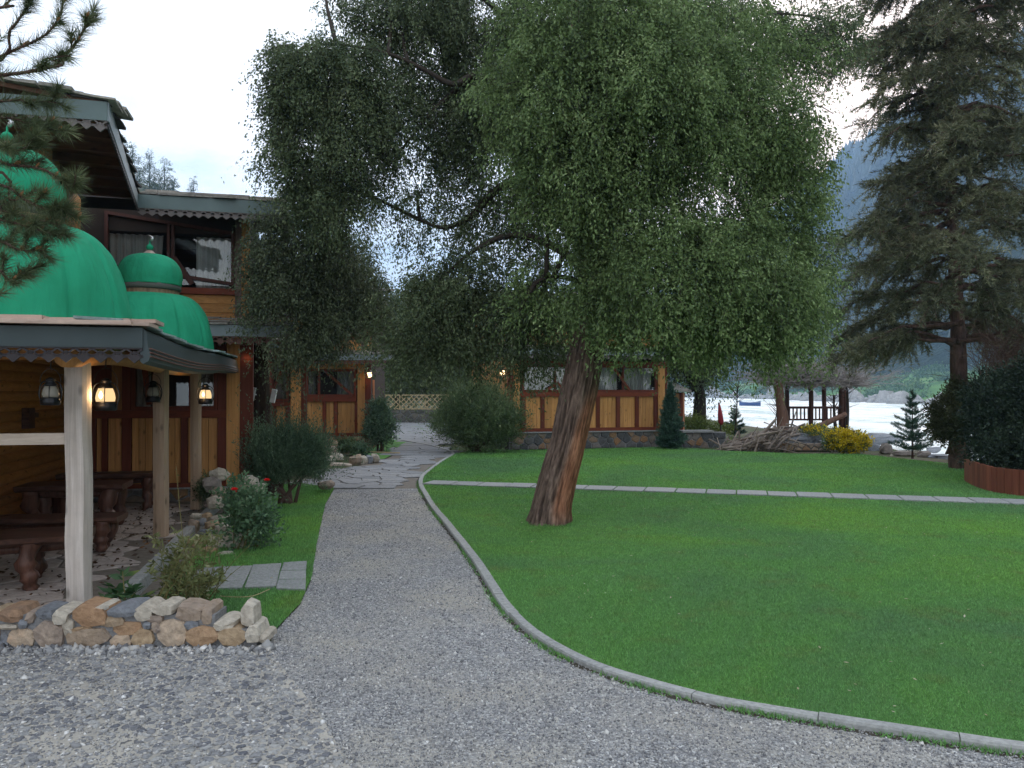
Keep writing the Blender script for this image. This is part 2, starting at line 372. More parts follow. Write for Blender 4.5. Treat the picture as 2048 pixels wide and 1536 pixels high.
def mk():
    m = N('green dome fabric'); p = m.pos()
    n1 = m.noise(p, 2.5, 4); n2 = m.noise(p, 60, 3)
    c = m.ramp(n1, [(0.3, (0.020, 0.275, 0.142)), (0.7, (0.028, 0.375, 0.205))])
    M['dome'] = m.done(c, 0.8, m.bump(m.math('ADD', m.noise(m.pos((7, 7, 1.5)), 1.0, 4, 0.55, 1.6), m.math('MULTIPLY', n2, 0.05)), 0.4, 0.05), 0.15)
    M['dome'].node_tree.nodes['Principled BSDF'].inputs['Sheen Weight'].default_value = 0.0
    m = N('window glass')
    fr = m.n('Fresnel', {'IOR': 1.55}).outputs[0]
    f = m.math('ADD', m.math('MULTIPLY', fr, 0.75), 0.015)
    g = m.n('BsdfGlossy', {'Color': (0.9, 0.93, 0.95, 1), 'Roughness': 0.01}); t = m.n('BsdfTransparent', {'Color': (0.86, 0.88, 0.88, 1)})
    x = m.n('MixShader', {0: f, 1: t.outputs[0], 2: g.outputs[0]}); m.t.links.new(x.outputs[0], m.out.inputs['Surface']); M['glass'] = m.m
    m = N('lantern glass')
    t = m.n('BsdfTransparent', {'Color': (0.8, 0.8, 0.75, 1)}); d = m.n('BsdfPrincipled', {'Base Color': (0.55, 0.52, 0.45, 1), 'Roughness': 0.25})
    x = m.n('MixShader', {0: 0.4, 1: t.outputs[0], 2: d.outputs[0]}); m.t.links.new(x.outputs[0], m.out.inputs['Surface']); M['globe'] = m.m
    for nm, c, st in (('lit globe', (1.0, 0.66, 0.32), 0.75), ('flame', (1.0, 0.70, 0.36), 3.2)):
        m = N(nm); e = m.n('Emission', {'Color': (*c, 1), 'Strength': st}); m.t.links.new(e.outputs[0], m.out.inputs['Surface']); M[nm.replace(' ', '_')] = m.m
    m = N('curtain cloth'); st_ = m.noise(m.pos((18, 18, 0.4)), 1.0, 3)
    c = m.ramp(st_, [(0.3, (0.36, 0.35, 0.34)), (0.7, (0.62, 0.61, 0.59))])
    M['curtain'] = m.done(c, 0.9)
    # lawn soil / mown turf
    m = N('mown turf'); p = m.pos()
    a = m.noise(p, 0.32, 6, 0.62, 0.6); b = m.noise(p, 2.2, 6, 0.7); f = m.noise(m.pos((90, 90, 90)), 1.0, 4, 0.7)
    c = m.ramp(a, [(0.34, (0.10, 0.21, 0.08)), (0.5, (0.11, 0.25, 0.07)), (0.66, (0.14, 0.285, 0.06))])
    c = m.mix(m.ramp(b, [(0.54, 0.0), (0.74, 0.45)]), c, (0.16, 0.16, 0.055))
    c = m.hsv(c, m.math('ADD', m.math('MULTIPLY', f, 0.9), 0.5))
    M['turf'] = m.done(c, 0.9, m.bump(m.math('ADD', f, m.math('MULTIPLY', b, 0.6)), 0.9, 0.02), 0.1)
    m = N('grass blade')
    isl = m.island(); a = m.noise(m.pos(), 0.32, 6, 0.62, 0.6); b = m.noise(m.pos(), 2.2, 6, 0.7)
    c = m.ramp(a, [(0.34, (0.15, 0.30, 0.13)), (0.5, (0.165, 0.36, 0.11)), (0.66, (0.205, 0.41, 0.09))])
    c = m.mix(m.ramp(b, [(0.54, 0.0), (0.74, 0.5)]), c, (0.20, 0.19, 0.065))
    c = m.hsv(c, m.math('ADD', m.math('MULTIPLY', isl, 0.7), 0.65))
    d = m.n('BsdfPrincipled', {'Base Color': c, 'Roughness': 0.6, 'Specular IOR Level': 0.15}); t = m.n('BsdfTranslucent', {'Color': c})
    x = m.n('MixShader', {0: 0.3, 1: d.outputs[0], 2: t.outputs[0]}); m.t.links.new(x.outputs[0], m.out.inputs['Surface']); M['blade'] = m.m
    # gravel
    m = N('gravel'); p = m.pos()
    v1 = m.vor(p, 75.0, out='Color'); d1 = m.vor(p, 75.0); v2 = m.vor(p, 150.0, out='Color')
    s1 = m.n('SeparateColor', {'Color': v1}).outputs[0]; s2 = m.n('SeparateColor', {'Color': v2}).outputs[1]
    g = m.ramp(s1, [(0.0, (0.16, 0.16, 0.17)), (0.5, (0.30, 0.30, 0.305)), (0.85, (0.42, 0.415, 0.41)), (1.0, (0.62, 0.62, 0.61))])
    dust = m.noise(p, 1.1, 5, 0.65)
    c = m.mix(m.ramp(dust, [(0.44, 0.0), (0.62, 0.85)]), g, m.mix(s2, (0.36, 0.335, 0.29), (0.48, 0.45, 0.395)))
    c = m.hsv(c, m.math('ADD', m.math('MULTIPLY', m.noise(p, 0.35, 3), 0.5), 0.75))
    M['gravel'] = m.done(c, 0.9, m.bump(m.math('SUBTRACT', 1.0, d1), 0.9, 0.012), 0.15)
    m = N('pebble'); isl = m.island()
    c = m.ramp(isl, [(0.0, (0.13, 0.13, 0.14)), (0.35, (0.27, 0.27, 0.275)), (0.7, (0.38, 0.375, 0.37)), (0.92, (0.48, 0.455, 0.42)), (1.0, (0.72, 0.71, 0.70))])
    M['pebble'] = m.done(c, 0.8, None, 0.2)
    m = N('forecourt mortar'); p = m.pos()
    a = m.noise(p, 3.0, 6, 0.65); b = m.noise(p, 45, 4, 0.7)
    c = m.ramp(a, [(0.3, (0.30, 0.285, 0.26)), (0.7, (0.46, 0.425, 0.37))])
    M['court'] = m.done(m.hsv(c, m.math('ADD', m.math('MULTIPLY', b, 0.7), 0.62)), 0.9, m.bump(b, 0.6, 0.01), 0.15)
    # river
    m = N('rapid river'); p = m.pos((0.35, 0.12, 1))
    a = m.noise(p, 0.35, 8, 0.7, 0.8); b = m.noise(m.pos((0.7, 0.25, 1)), 1.6, 6, 0.7)
    f = m.math('ADD', m.math('MULTIPLY', a, 0.75), m.math('MULTIPLY', b, 0.3))
    c = m.ramp(f, [(0.38, (0.16, 0.34, 0.34)), (0.46, (0.38, 0.53, 0.54)), (0.52, (0.68, 0.73, 0.74)), (0.60, (0.84, 0.86, 0.87))])
    M['river'] = m.done(c, 0.4, m.bump(m.math('ADD', a, b), 0.9, 0.5), 0.5)
    # land
    m = N('ground soil'); p = m.pos()
    a = m.noise(p, 0.25, 6); b = m.noise(p, 5, 5)
    c = m.ramp(a, [(0.35, (0.05, 0.075, 0.03)), (0.6, (0.10, 0.09, 0.06))])
    M['ground'] = m.done(m.hsv(c, m.math('ADD', m.math('MULTIPLY', b, 0.8), 0.6)), 0.95, m.bump(b, 0.5, 0.05), 0.1)
    m = N('far bank meadow'); p = m.pos()
    a = m.noise(p, 0.035, 6, 0.6); b = m.noise(p, 0.5, 5)
    c = m.ramp(a, [(0.38, (0.06, 0.14, 0.045)), (0.55, (0.11, 0.24, 0.06)), (0.66, (0.20, 0.24, 0.10))])
    M['bank'] = m.done(m.hsv(c, m.math('ADD', m.math('MULTIPLY', b, 0.8), 0.6)), 0.95, None, 0.1)
    m = N('forested slope'); p = m.pos()
    a = m.noise(p, 0.012, 7, 0.65); b = m.noise(p, 0.12, 5, 0.7)
    c = m.ramp(m.math('ADD', m.math('MULTIPLY', a, 0.6), m.math('MULTIPLY', b, 0.4)), [(0.4, (0.012, 0.022, 0.014)), (0.6, (0.04, 0.055, 0.03)), (0.72, (0.10, 0.10, 0.07))])
    M['slope'] = m.done(c, 0.95, m.bump(b, 1.0, 6.0), 0.05)
    # bark of the leaning tree: grey brown ridges with a stripped orange side (attribute)
    m = N('furrowed bark')
    at_ = m.n('Attribute', attribute_name='strip').outputs['Fac']
    rg = m.n('Attribute', attribute_name='ridge').outputs['Fac']
    n1 = m.noise(m.pos((14, 14, 3)), 1.0, 7, 0.7, 0.5)
    grey = m.ramp(n1, [(0.3, (0.07, 0.045, 0.036)), (0.6, (0.19, 0.135, 0.108)), (0.8, (0.29, 0.22, 0.185))])
    org = m.ramp(n1, [(0.3, (0.17, 0.07, 0.04)), (0.7, (0.36, 0.175, 0.105))])
    c = m.mix(at_, grey, org)
    c = m.hsv(c, m.math('ADD', m.math('MULTIPLY', rg, 1.0), 0.38))
    M['bark'] = m.done(c, 0.9, m.bump(n1, 0.8, 0.02), 0.1)
    m = N('pine bark'); n1 = m.noise(m.pos((9, 9, 2)), 1.0, 6, 0.7)
    c = m.ramp(n1, [(0.35, (0.05, 0.032, 0.026)), (0.65, (0.19, 0.12, 0.10))])
    M['pine_bark'] = m.done(c, 0.9, m.bump(n1, 1.0, 0.05), 0.1)
mk()
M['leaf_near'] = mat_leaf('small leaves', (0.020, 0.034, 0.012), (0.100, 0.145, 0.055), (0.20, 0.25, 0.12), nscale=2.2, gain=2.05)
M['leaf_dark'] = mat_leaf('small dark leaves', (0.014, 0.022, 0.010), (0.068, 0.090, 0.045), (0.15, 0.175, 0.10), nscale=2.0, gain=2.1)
M['leaf_blue'] = mat_leaf('blue green juniper sprays', (0.014, 0.030, 0.018), (0.070, 0.110, 0.066), (0.14, 0.19, 0.12), gain=2.0)
M['leaf_t2'] = mat_leaf('grey green sprays', (0.018, 0.028, 0.014), (0.095, 0.118, 0.066), (0.20, 0.22, 0.14))
M['leaf_olive'] = mat_leaf('olive juniper sprays', (0.020, 0.036, 0.014), (0.085, 0.120, 0.055), (0.16, 0.20, 0.10), gain=1.9)
M['pine_needle'] = mat_leaf('brown green needles', (0.026, 0.030, 0.018), (0.095, 0.100, 0.058), (0.19, 0.18, 0.11), trans=0.2, gain=2.1)
M['pine_needle_near'] = mat_leaf('near pine needles', (0.028, 0.042, 0.022), (0.10, 0.125, 0.06), (0.24, 0.23, 0.13), nscale=3, trans=0.2)
M['fir_needle'] = mat_leaf('fir needles', (0.010, 0.030, 0.022), (0.045, 0.085, 0.06), (0.09, 0.14, 0.10), trans=0.15, gain=2.0)
M['hedge_leaf'] = mat_leaf('dark evergreen leaves', (0.006, 0.012, 0.008), (0.022, 0.036, 0.022), (0.06, 0.085, 0.055), trans=0.15, gain=1.5)
M['rose_leaf'] = mat_leaf('rose leaves', (0.03, 0.065, 0.035), (0.10, 0.17, 0.09), (0.20, 0.26, 0.16), nscale=4)
M['weed_leaf'] = mat_leaf('pale weed leaves', (0.07, 0.085, 0.03), (0.20, 0.22, 0.09), (0.42, 0.40, 0.26), nscale=4, gain=1.1)
M['broad_leaf'] = mat_leaf('glossy broad leaves', (0.02, 0.05, 0.02), (0.055, 0.11, 0.045), (0.25, 0.25, 0.06), nscale=5, rough=0.35)
M['yellow_flower'] = mat_leaf('yellow blossom', (0.40, 0.30, 0.01), (0.70, 0.52, 0.02), (0.85, 0.70, 0.05), trans=0.2, gain=1.0)
M['far_leaf'] = mat_leaf('distant leaves', (0.02, 0.035, 0.018), (0.06, 0.085, 0.04), (0.10, 0.13, 0.06), nscale=0.3)
M['bank_leaf'] = mat_leaf('bank bush leaves', (0.03, 0.07, 0.035), (0.10, 0.17, 0.08), (0.16, 0.22, 0.10), nscale=0.1)

# ------------------------------------------------------------------ terrain
BANK = [(-60, 40), (0, 30), (8, 24), (17, 13.6), (20, 11.6), (24, 11.8), (27, 12.6), (35, 12.4), (60, 13), (100, 15), (300, 20), (6000, 20)]
def bank_x(Y):
    return np.interp(Y, [b[0] for b in BANK], [b[1] for b in BANK])
def fbm(X, Y, s, o=4, seed=0):
    r = np.zeros_like(X)
    for k in range(o):
        a = 0.5**k; f = s*2**k
        for q in range(3):
            th = seed*1.7+k*2.1+q*2.09; r += a/3*np.sin((X*math.cos(th)+Y*math.sin(th))*f*6.28+seed*5+q*1.3+k+1.5*np.sin((X*math.sin(th)-Y*math.cos(th))*f*4.1+k))
    return r
def near_h(X, Y):
    d = bank_x(Y)-X                                   # metres inland of the bank
    h = np.where(d < 0, np.maximum(-3.0, d*0.9), -0.03+0*d)
    h = np.where(d < 0.8, np.minimum(h, -0.03-(0.8-d)*0.25), h)
    inl = np.clip((-X-24-np.where(Y > 60, 0, (60-Y)*0.15))/62, 0, 1)
    h = h+inl**1.15*(46+5*fbm(X, Y, 0.012, 3, 2))
    h = h+np.clip((-X-86)/300, 0, 1)*90
    fy = np.clip((Y-70)/500, 0, 1)
    return h+fy*np.clip(d/60, 0, 1)*18
def far_h(X, Y):
    t = np.clip((X-112-6*np.sin(Y*0.02))/65, 0, 1)
    h = -2.2+t*11.5+np.clip((X-112)/8, 0, 1)*0.8
    s = np.clip((X-180)/320, 0, 1)
    h = h+s*(338+14*fbm(X, Y, 0.0035, 4, 1)*np.minimum(1, s*2))+s*(1-s)*60*fbm(X, Y, 0.006, 4, 3)
    h = h-np.clip((X-520)/500, 0, 1)*250
    return h
def grid_mesh(name, xs, ys, hf, mat, kind='structure'):
    X, Y = np.meshgrid(xs, ys); Z = hf(X, Y)
    V = np.stack([X, Y, Z], -1).reshape(-1, 3); nx = len(xs); F = []
    for j in range(len(ys)-1):
        for i in range(nx-1):
            a = j*nx+i; F.append((a, a+1, a+1+nx, a+nx))
    me = bpy.data.meshes.new(name); me.from_pydata(V.tolist(), [], F); me.update()
    me.polygons.foreach_set('use_smooth', [True]*len(F))
    return link(name, me, None, mat, kind)
xs = np.concatenate([np.linspace(-900, -120, 14), np.linspace(-110, -22, 23), np.linspace(-20, 8, 8), np.arange(9, 25, 0.5), np.linspace(26, 60, 8)])
ys = np.concatenate([np.linspace(-60, 10, 8), np.arange(11, 45, 0.7), np.linspace(47, 300, 40), np.linspace(340, 2650, 30)])
grid_mesh('ground', xs, ys, near_h, M['ground'])
grid_mesh('far_bank', np.concatenate([np.linspace(98, 180, 30)]), np.linspace(-100, 2650, 140), far_h, M['bank'])
grid_mesh('mountain', np.linspace(180, 1300, 70), np.linspace(-150, 2650, 130), far_h, M['slope'])
def end_h(X, Y):
    return -4+np.clip((Y-1800)/800, 0, 1)*(210+60*fbm(X, Y, 0.0016, 4, 5))
grid_mesh('valley_end', np.linspace(-900, 700, 40), np.linspace(1750, 2650, 20), end_h, M['slope'])
def riv_h(X, Y): return -1.3+0.16*fbm(X, Y*0.5, 0.09, 4, 4)*np.clip(1-Y/500, 0.2, 1)
grid_mesh('river', np.linspace(8, 128, 130), np.concatenate([np.linspace(-60, 200, 150), np.linspace(205, 2650, 60)]), riv_h, M['river'])

def sheet(name, poly, z, mat, kind='structure', label=None):
    import mathutils.geometry as mg
    pts = [Vector((p[0], p[1], 0)) for p in poly]
    tris = mg.tessellate_polygon([pts])
    me = bpy.data.meshes.new(name); me.from_pydata([(p.x, p.y, z) for p in pts], [], [tuple(t) for t in tris]); me.update()
    if me.polygons[0].normal.z < 0: me.flip_normals()
    return link(name, me, None, mat, kind, label)
def P2(pts, z=0.0): return [tuple(gp(x, y, z)[:2]) for x, y in pts]

# kerb centre line (top face) ------------------------------------------------
KERB_PX = [(2560, 1530), (2300, 1512), (2048, 1487), (1850, 1458), (1690, 1434), (1480, 1400), (1400, 1384), (1300, 1358), (1200, 1327), (1120, 1290), (1060, 1252), (1012, 1205), (985, 1165), (957, 1122), (925, 1080), (893, 1040), (868, 1010), (852, 985), (842, 965), (846, 948), (868, 930), (890, 915), (906, 905)]
KERB = [gp(x, y+2, 0.036) for x, y in KERB_PX]
k_end = KERB[-1]
KERB += [Vector((k_end.x-0.25, k_end.y+1.4, 0.036)), Vector((k_end.x-1.0, k_end.y+3.6, 0.036)), Vector((k_end.x-2.4, k_end.y+6.5, 0.036))]
KL = smooth_line(KERB, 8)
def offset_line(L, d):
    out = []
    for i, p in enumerate(L):
        t = (L[min(i+1, len(L)-1)]-L[max(i-1, 0)]); t = Vector((t.x, t.y, 0)).normalized()
        out.append(Vector((p.x+t.y*d, p.y-t.x*d, p.z)))
    return out
K_in, K_out = offset_line(KL, 0.032), offset_line(KL, -0.034)   # lawn side / gravel side
# which side is the lawn: right/back of the line when walking away from camera
LAWN_BACK = P2([(1025, 899), (1180, 896), (1340, 892), (1450, 900), (1600, 906), (1720, 906), (1790, 914), (1905, 926)], 0.05)
lawn_poly = [tuple(p[:2]) for p in K_in[:len(KL)-8*3]] + [(-0.9, 22.6)] + LAWN_BACK + [(11.5, 19.2), (13.0, 15), (15, 9), (15, 4), (9, 2.6), (5, 2.4)]
sheet('lawn', lawn_poly, 0.026, M['turf'])
path_left = [(-1.0, 1.0)]+P2([(560, 1536), (548, 1400), (540, 1295), (545, 1268), (600, 1210), (622, 1160), (633, 1090), (650, 1010), (668, 979)])
gravel_poly = [(-1.3, 0.5)]+path_left[1:]+P2([(838, 977)])+[tuple(p[:2]) for p in K_out[::-1] if p.y < gp(838, 977).y]+[(5.2, 1.5), (5.2, 0.5)]
sheet('gravel_path', gravel_poly, 0.0, M['gravel'])
court_poly = [(-9, 0.5), (-1.0, 0.5)]+P2([(700, 1536), (640, 1430), (560, 1330), (535, 1292), (0, 1300)])+[(-9, 5.03)]
sheet('forecourt', court_poly, 0.006, M['court'])
left_lawn = P2([(545, 1268), (600, 1210), (622, 1160), (633, 1090), (650, 1010), (668, 979), (600, 968), (520, 975), (470, 1010), (400, 1100), (330, 1180), (300, 1235)])
sheet('side_lawn', left_lawn, 0.012, M['turf'])
bed_poly = P2([(640, 965), (520, 972), (400, 1000), (372, 1020), (345, 1060), (255, 1160), (215, 1220), (300, 1235), (330, 1180), (400, 1100), (470, 1010), (520, 980)])
sheet('flower_bed', bed_poly, 0.004, M['dirt'])

# ------------------------------------------------------------------ Voronoi pieces
def clip(poly, mx, my, nx, ny):
    out = []; n = len(poly)
    for i in range(n):
        a, b = poly[i], poly[(i+1) % n]
        da = (a[0]-mx)*nx+(a[1]-my)*ny; db = (b[0]-mx)*nx+(b[1]-my)*ny
        if da <= 0: out.append(a)
        if da*db < 0: t = da/(da-db); out.append((a[0]+(b[0]-a[0])*t, a[1]+(b[1]-a[1])*t))
    return out
def voronoi(pts, R):
    P = np.array(pts); cells = []
    for i, p in enumerate(P):
        d = np.hypot(*(P-p).T); idx = np.argsort(d)[1:17]
        poly = [(p[0]-R, p[1]-R), (p[0]+R, p[1]-R), (p[0]+R, p[1]+R), (p[0]-R, p[1]+R)]
        for j in idx:
            q = P[j]; poly = clip(poly, (p[0]+q[0])/2, (p[1]+q[1])/2, q[0]-p[0], q[1]-p[1])
            if len(poly) < 3: break
        if len(poly) >= 3: cells.append((tuple(p), poly))
    return cells
def jgrid(x0, x1, y0, y1, dx, dy, jit=0.38, stagger=True):
    out = []; j = 0; y = y0
    while y < y1:
        x = x0+(dx/2 if (j % 2 and stagger) else 0)
        while x < x1:
            out.append((x+random.uniform(-jit, jit)*dx, y+random.uniform(-jit, jit)*dy)); x += dx
        y += dy; j += 1
    return out
def inset(poly, c, g, rnd=0.0):
    o = []
    for p in poly:
        d = math.hypot(p[0]-c[0], p[1]-c[1]); k = max(0.15, 1-g*1.3/max(d, 1e-6))*(1-random.uniform(0, rnd))
        o.append((c[0]+(p[0]-c[0])*k, c[1]+(p[1]-c[1])*k))
    return o
def chaikin(poly, q=0.22):
    o = []
    for i in range(len(poly)):
        a, b = poly[i], poly[(i+1) % len(poly)]
        o += [(a[0]*(1-q)+b[0]*q, a[1]*(1-q)+b[1]*q), (a[0]*q+b[0]*(1-q), a[1]*q+b[1]*(1-q))]
    return o
def stone_piece(mb, poly, f, h0, h1, bev=0.25, dome=0.0):
    """poly 2D, f(a,b,h)->world"""
    n = len(poly); cx = sum(p[0] for p in poly)/n; cy = sum(p[1] for p in poly)/n
    hb = h0+(h1-h0)*(1-bev)
    V = [f(p[0], p[1], h0) for p in poly]+[f(p[0], p[1], hb) for p in poly]
    k = 1-bev*0.35
    V += [f(cx+(p[0]-cx)*k, cy+(p[1]-cy)*k, h1) for p in poly]+[f(cx, cy, h1+dome)]
    F = []
    for i in range(n):
        j = (i+1) % n
        F += [(i, j, n+j, n+i), (n+i, n+j, 2*n+j, 2*n+i), (2*n+i, 2*n+j, 3*n)]
    mb.add(V, F)
def orient(o):
    return o
flatf = lambda a, b, h: (a, b, h)

# forecourt cobbles
pts = []
for (x, y) in jgrid(-4.2, 0.2, 2.4, 5.0, 0.06, 0.042, 0.49):
    if pip(x, y, court_poly): pts.append((x, y))
cells = voronoi(pts, 0.14)
def cob_key(c):
    x, y = c[0]; vis = abs(x/y) < 0.66 and y > 3.3
    return (0 if vis else 1, y)
cells.sort(key=cob_key)
fc = bpy.data.objects['forecourt']; rest = MB(); nc = 0
for (c, poly) in cells:
    area = random.random()
    if random.random() < 0.08 or mnoise.noise(Vector((c[0]*1.3, c[1]*2.2, 4))) > .28: continue
    pl = chaikin(inset(poly, c, 0.003, 0.12 if area < 0.7 else 0.45))
    s_ = random.uniform(0.75, 1.0)
    pl = [(c[0]+(a-c[0])*s_, c[1]+(b-c[1])*s_) for a, b in pl]
    h = random.uniform(0.008, 0.013)
    if max(math.hypot(a-c[0], b-c[1]) for a, b in poly) > .075: continue
    if nc < 290:
        m = MB(); stone_piece(m, pl, flatf, 0.0, h, 0.5, 0.003); m.build('cobble', M['cobble'], fc, True); nc += 1
    else: stone_piece(rest, pl, flatf, 0.0, h, 0.5, 0.003)
rest.build('cobble_field', M['cobble_far'], fc, True, 'stuff')

# gravel pebbles
COURT_PEBBLES = True
def scatter(poly, n, ymax=None, dens=lambda x, y: 1.0):
    P = np.array(poly); lo, hi = P.min(0), P.max(0)
    if ymax: hi[1] = min(hi[1], ymax)
    out = []
    tot = 0
    while tot < n:
        Q = RNG.uniform(lo, hi, (n*3, 2)); k = in_poly(Q, poly); Q = Q[k]
        Q = Q[(np.abs(Q[:, 0]) < 0.70*Q[:, 1]+0.3) & (Q[:, 1] > 3.0)]
        Q = Q[RNG.random(len(Q)) < dens(Q[:, 0], Q[:, 1])]
        out.append(Q); tot += len(Q)
    return np.concatenate(out)[:n]
octv = np.array([(1, 0, 0), (-.9, .1, 0), (0, 1, 0), (.1, -.95, 0), (0, 0, 1), (0, 0, -1)], float); octf = np.array([(0, 2, 4), (2, 1, 4), (1, 3, 4), (3, 0, 4), (2, 0, 5), (1, 2, 5), (3, 1, 5), (0, 3, 5)])
Q = scatter(gravel_poly, 70000, 13.2, lambda x, y: np.clip((4.2/np.maximum(y, 3))**1.6, 0, 1))
n = len(Q); sz = RNG.gamma(2.6, 0.00125, n)+0.0019
T = np.column_stack([Q, sz*0.25]); S = np.column_stack([sz*RNG.uniform(.8, 1.5, n), sz*RNG.uniform(.7, 1.2, n), sz*RNG.uniform(.5, .8, n)])
g = np_copies('gravel', octv, octf, T, rand_rot(n), S, M['pebble'], None, 'stuff')
setp(g, 'loose grey pebbles strewn over the curving gravel path', 'gravel')

Q = scatter([p for p in court_poly if True], 15000, 5.02); n = len(Q); sz = RNG.gamma(3.0, 0.0022, n)+0.002
o = np_copies('court_pebbles', octv, octf, np.column_stack([Q, np.full(n, .007)]), rand_rot(n)*np.array([1, 1, .55])[None, :, None], np.column_stack([sz*RNG.uniform(.9, 1.7, n), sz, sz*.6]), M['pebble'], None, 'stuff'); setp(o, 'small loose stones between the forecourt cobbles', 'gravel')
# grass blades
def grass(name, poly, n, z, label, ymax, h=0.016, dens=None):
    Q = scatter(poly, n, ymax, dens or (lambda x, y: np.clip((4.5/np.maximum(y, 3))**1.7, 0, 1)))
    k = len(Q); P = np.column_stack([Q, np.full(k, z)])
    D = np.column_stack([RNG.normal(0, 0.55, k), RNG.normal(0, 0.55, k), np.ones(k)])
    d = Q[:, 1]; W = (0.003+0.0006*d)[:, None]
    o = needle_tris(P, D, np.full(k, h)*(1+0.05*d), W, name, M['blade'], None, 'stuff')
    return setp(o, label, 'grass')
grass('grass', lawn_poly, 460000, 0.024, 'short mown green grass of the wide lawn right of the kerb', 24)
grass('grass', left_lawn, 60000, 0.010, 'short green grass of the small side lawn left of the gravel path', 14, 0.022, lambda x, y: np.clip(6/np.maximum(y, 3), 0, 1))
# tufts against the kerb's gravel side
kp = []
for i in range(0, len(K_out)-30):
    p = K_out[i]; q = K_out[i+1]; w = 0.5+0.5*math.sin(i*0.37)+random.uniform(-.4, .4)
    nn = int(70*max(0, w)*(q-p).length/0.12*min(1, 5/max(p.y, 3)))
    for _ in range(nn):
        t = random.random(); o = abs(random.gauss(0, 0.022)); r = p.lerp(q, t); tt = (q-p).normalized()
        kp.append((r.x-tt.y*o*1, r.y+tt.x*o*1, 0.0))
kp = np.array(kp); k = len(kp)
o = needle_tris(kp, np.column_stack([RNG.normal(0, .6, k), RNG.normal(0, .6, k), np.ones(k)]), np.full(k, 0.035), np.full((k, 1), 0.007), 'grass_fringe', M['blade'], None, 'stuff')
setp(o, 'ragged grass fringe growing between the kerb stones and the gravel', 'grass')

th_ = RNG.uniform(0, 6.283, 2600); rr_ = .25+np.abs(RNG.normal(0, .05, 2600)); bx = gp(1101, 1046, .03)
kp = np.column_stack([bx.x+np.cos(th_)*rr_*1.05, bx.y+.05+np.sin(th_)*rr_, np.full(2600, .02)])
o = needle_tris(kp, np.column_stack([RNG.normal(0, .5, 2600), RNG.normal(0, .5, 2600), np.ones(2600)]), np.full(2600, 0.045), np.full((2600, 1), 0.008), 'grass_tufts', M['blade'], None, 'stuff')
setp(o, 'longer grass left round the foot of the leaning tree', 'grass')
# leaf litter
lit = []
Q = scatter(lawn_poly, 650, 16); Q2 = scatter(left_lawn, 60, 12)
P = np.concatenate([np.column_stack([Q, np.full(len(Q), .075)]), np.column_stack([Q2, np.full(len(Q2), .04)])])
D = np.column_stack([RNG.normal(0, 1, len(P)), RNG.normal(0, 1, len(P)), RNG.normal(0, .15, len(P))])
mm = mat_leaf('fallen leaves', (0.30, 0.24, 0.12), (0.55, 0.50, 0.36), (0.75, 0.73, 0.68), gain=1.0)
V = []
for p_, d_ in zip(P, unit(D)):
    sd = np.array([-d_[1], d_[0], 0.1]); l = random.uniform(.012, .035); V += [p_, p_+d_*l*.5+sd*l*.22, p_+d_*l, p_+d_*l*.5-sd*l*.22]
o = np_mesh('fallen_leaves', np.array(V), 4, mm, None, 'stuff'); setp(o, 'tiny pale fallen leaves scattered on the lawns', 'leaf litter')

# ------------------------------------------------------------------ kerb stones
kerb = thing('stone_kerb', 'curved pale concrete kerb between the gravel path and the big lawn', 'kerb', KERB[6].copy())
acc = 0; i0 = 0; seglen = random.uniform(0.5, 0.62)
def kerb_piece(L, a, b, name, mat, parent, z0, z1, hw, jit=0.003):
    m = MB(); I = offset_line(L, hw); O = offset_line(L, -hw); k0 = 0; rings = []
    dz = random.uniform(-jit, jit)
    for i in range(a, b+1):
        pi, po = I[i].copy(), O[i].copy()
        if i == a or i == b:
            s = 0.0025 if i == a else -0.0025
            t = (L[min(i+1, len(L)-1)]-L[max(i-1, 0)]).normalized(); pi += t*s; po += t*s
        w = [(po.x, po.y, z0), (po.x, po.y, z1-0.012+dz)]
        c = (po+pi)/2
        a1 = po.lerp(c, 0.14); a2 = pi.lerp(c, 0.14)
        w += [(a1.x, a1.y, z1+dz), (a2.x, a2.y, z1+dz), (pi.x, pi.y, z1-0.012+dz), (pi.x, pi.y, z0)]
        rings.append(w)
    for r, w in enumerate(rings):
        m.v += w
        if r:
            for j in range(5): q = (r-1)*6+j; m.f.append((q, q+1, q+7, q+6))
    m.f.append((5, 4, 3, 2, 1, 0)); q = (len(rings)-1)*6; m.f.append(tuple(q+j for j in range(6)))
    return m.build(name, mat, parent)
for i in range(1, len(KL)):
    acc += (KL[i]-KL[i-1]).length
    if acc >= seglen or i == len(KL)-1:
        kerb_piece(KL, i0, i, 'kerb_stone', M['kerb'], kerb, -0.05, 0.036, 0.034 if KL[i].y < 6 else 0.042); i0 = i; acc = 0; seglen = random.uniform(0.5, 0.62) if KL[i].y < 9 else random.uniform(0.7, 0.95)

ss = []; I1, I2 = offset_line(KL, -.03), offset_line(KL, -.085)  # dark soil strip; its colour also paints the kerb's contact shadow
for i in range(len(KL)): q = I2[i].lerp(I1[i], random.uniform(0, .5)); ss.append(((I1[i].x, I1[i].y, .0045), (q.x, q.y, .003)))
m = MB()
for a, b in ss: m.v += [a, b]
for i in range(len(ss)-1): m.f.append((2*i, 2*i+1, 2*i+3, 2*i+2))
m.build('kerb_soil_shade', mat_plain('dark soil and contact shade', (.045, .038, .028), .95), None, False, 'structure')
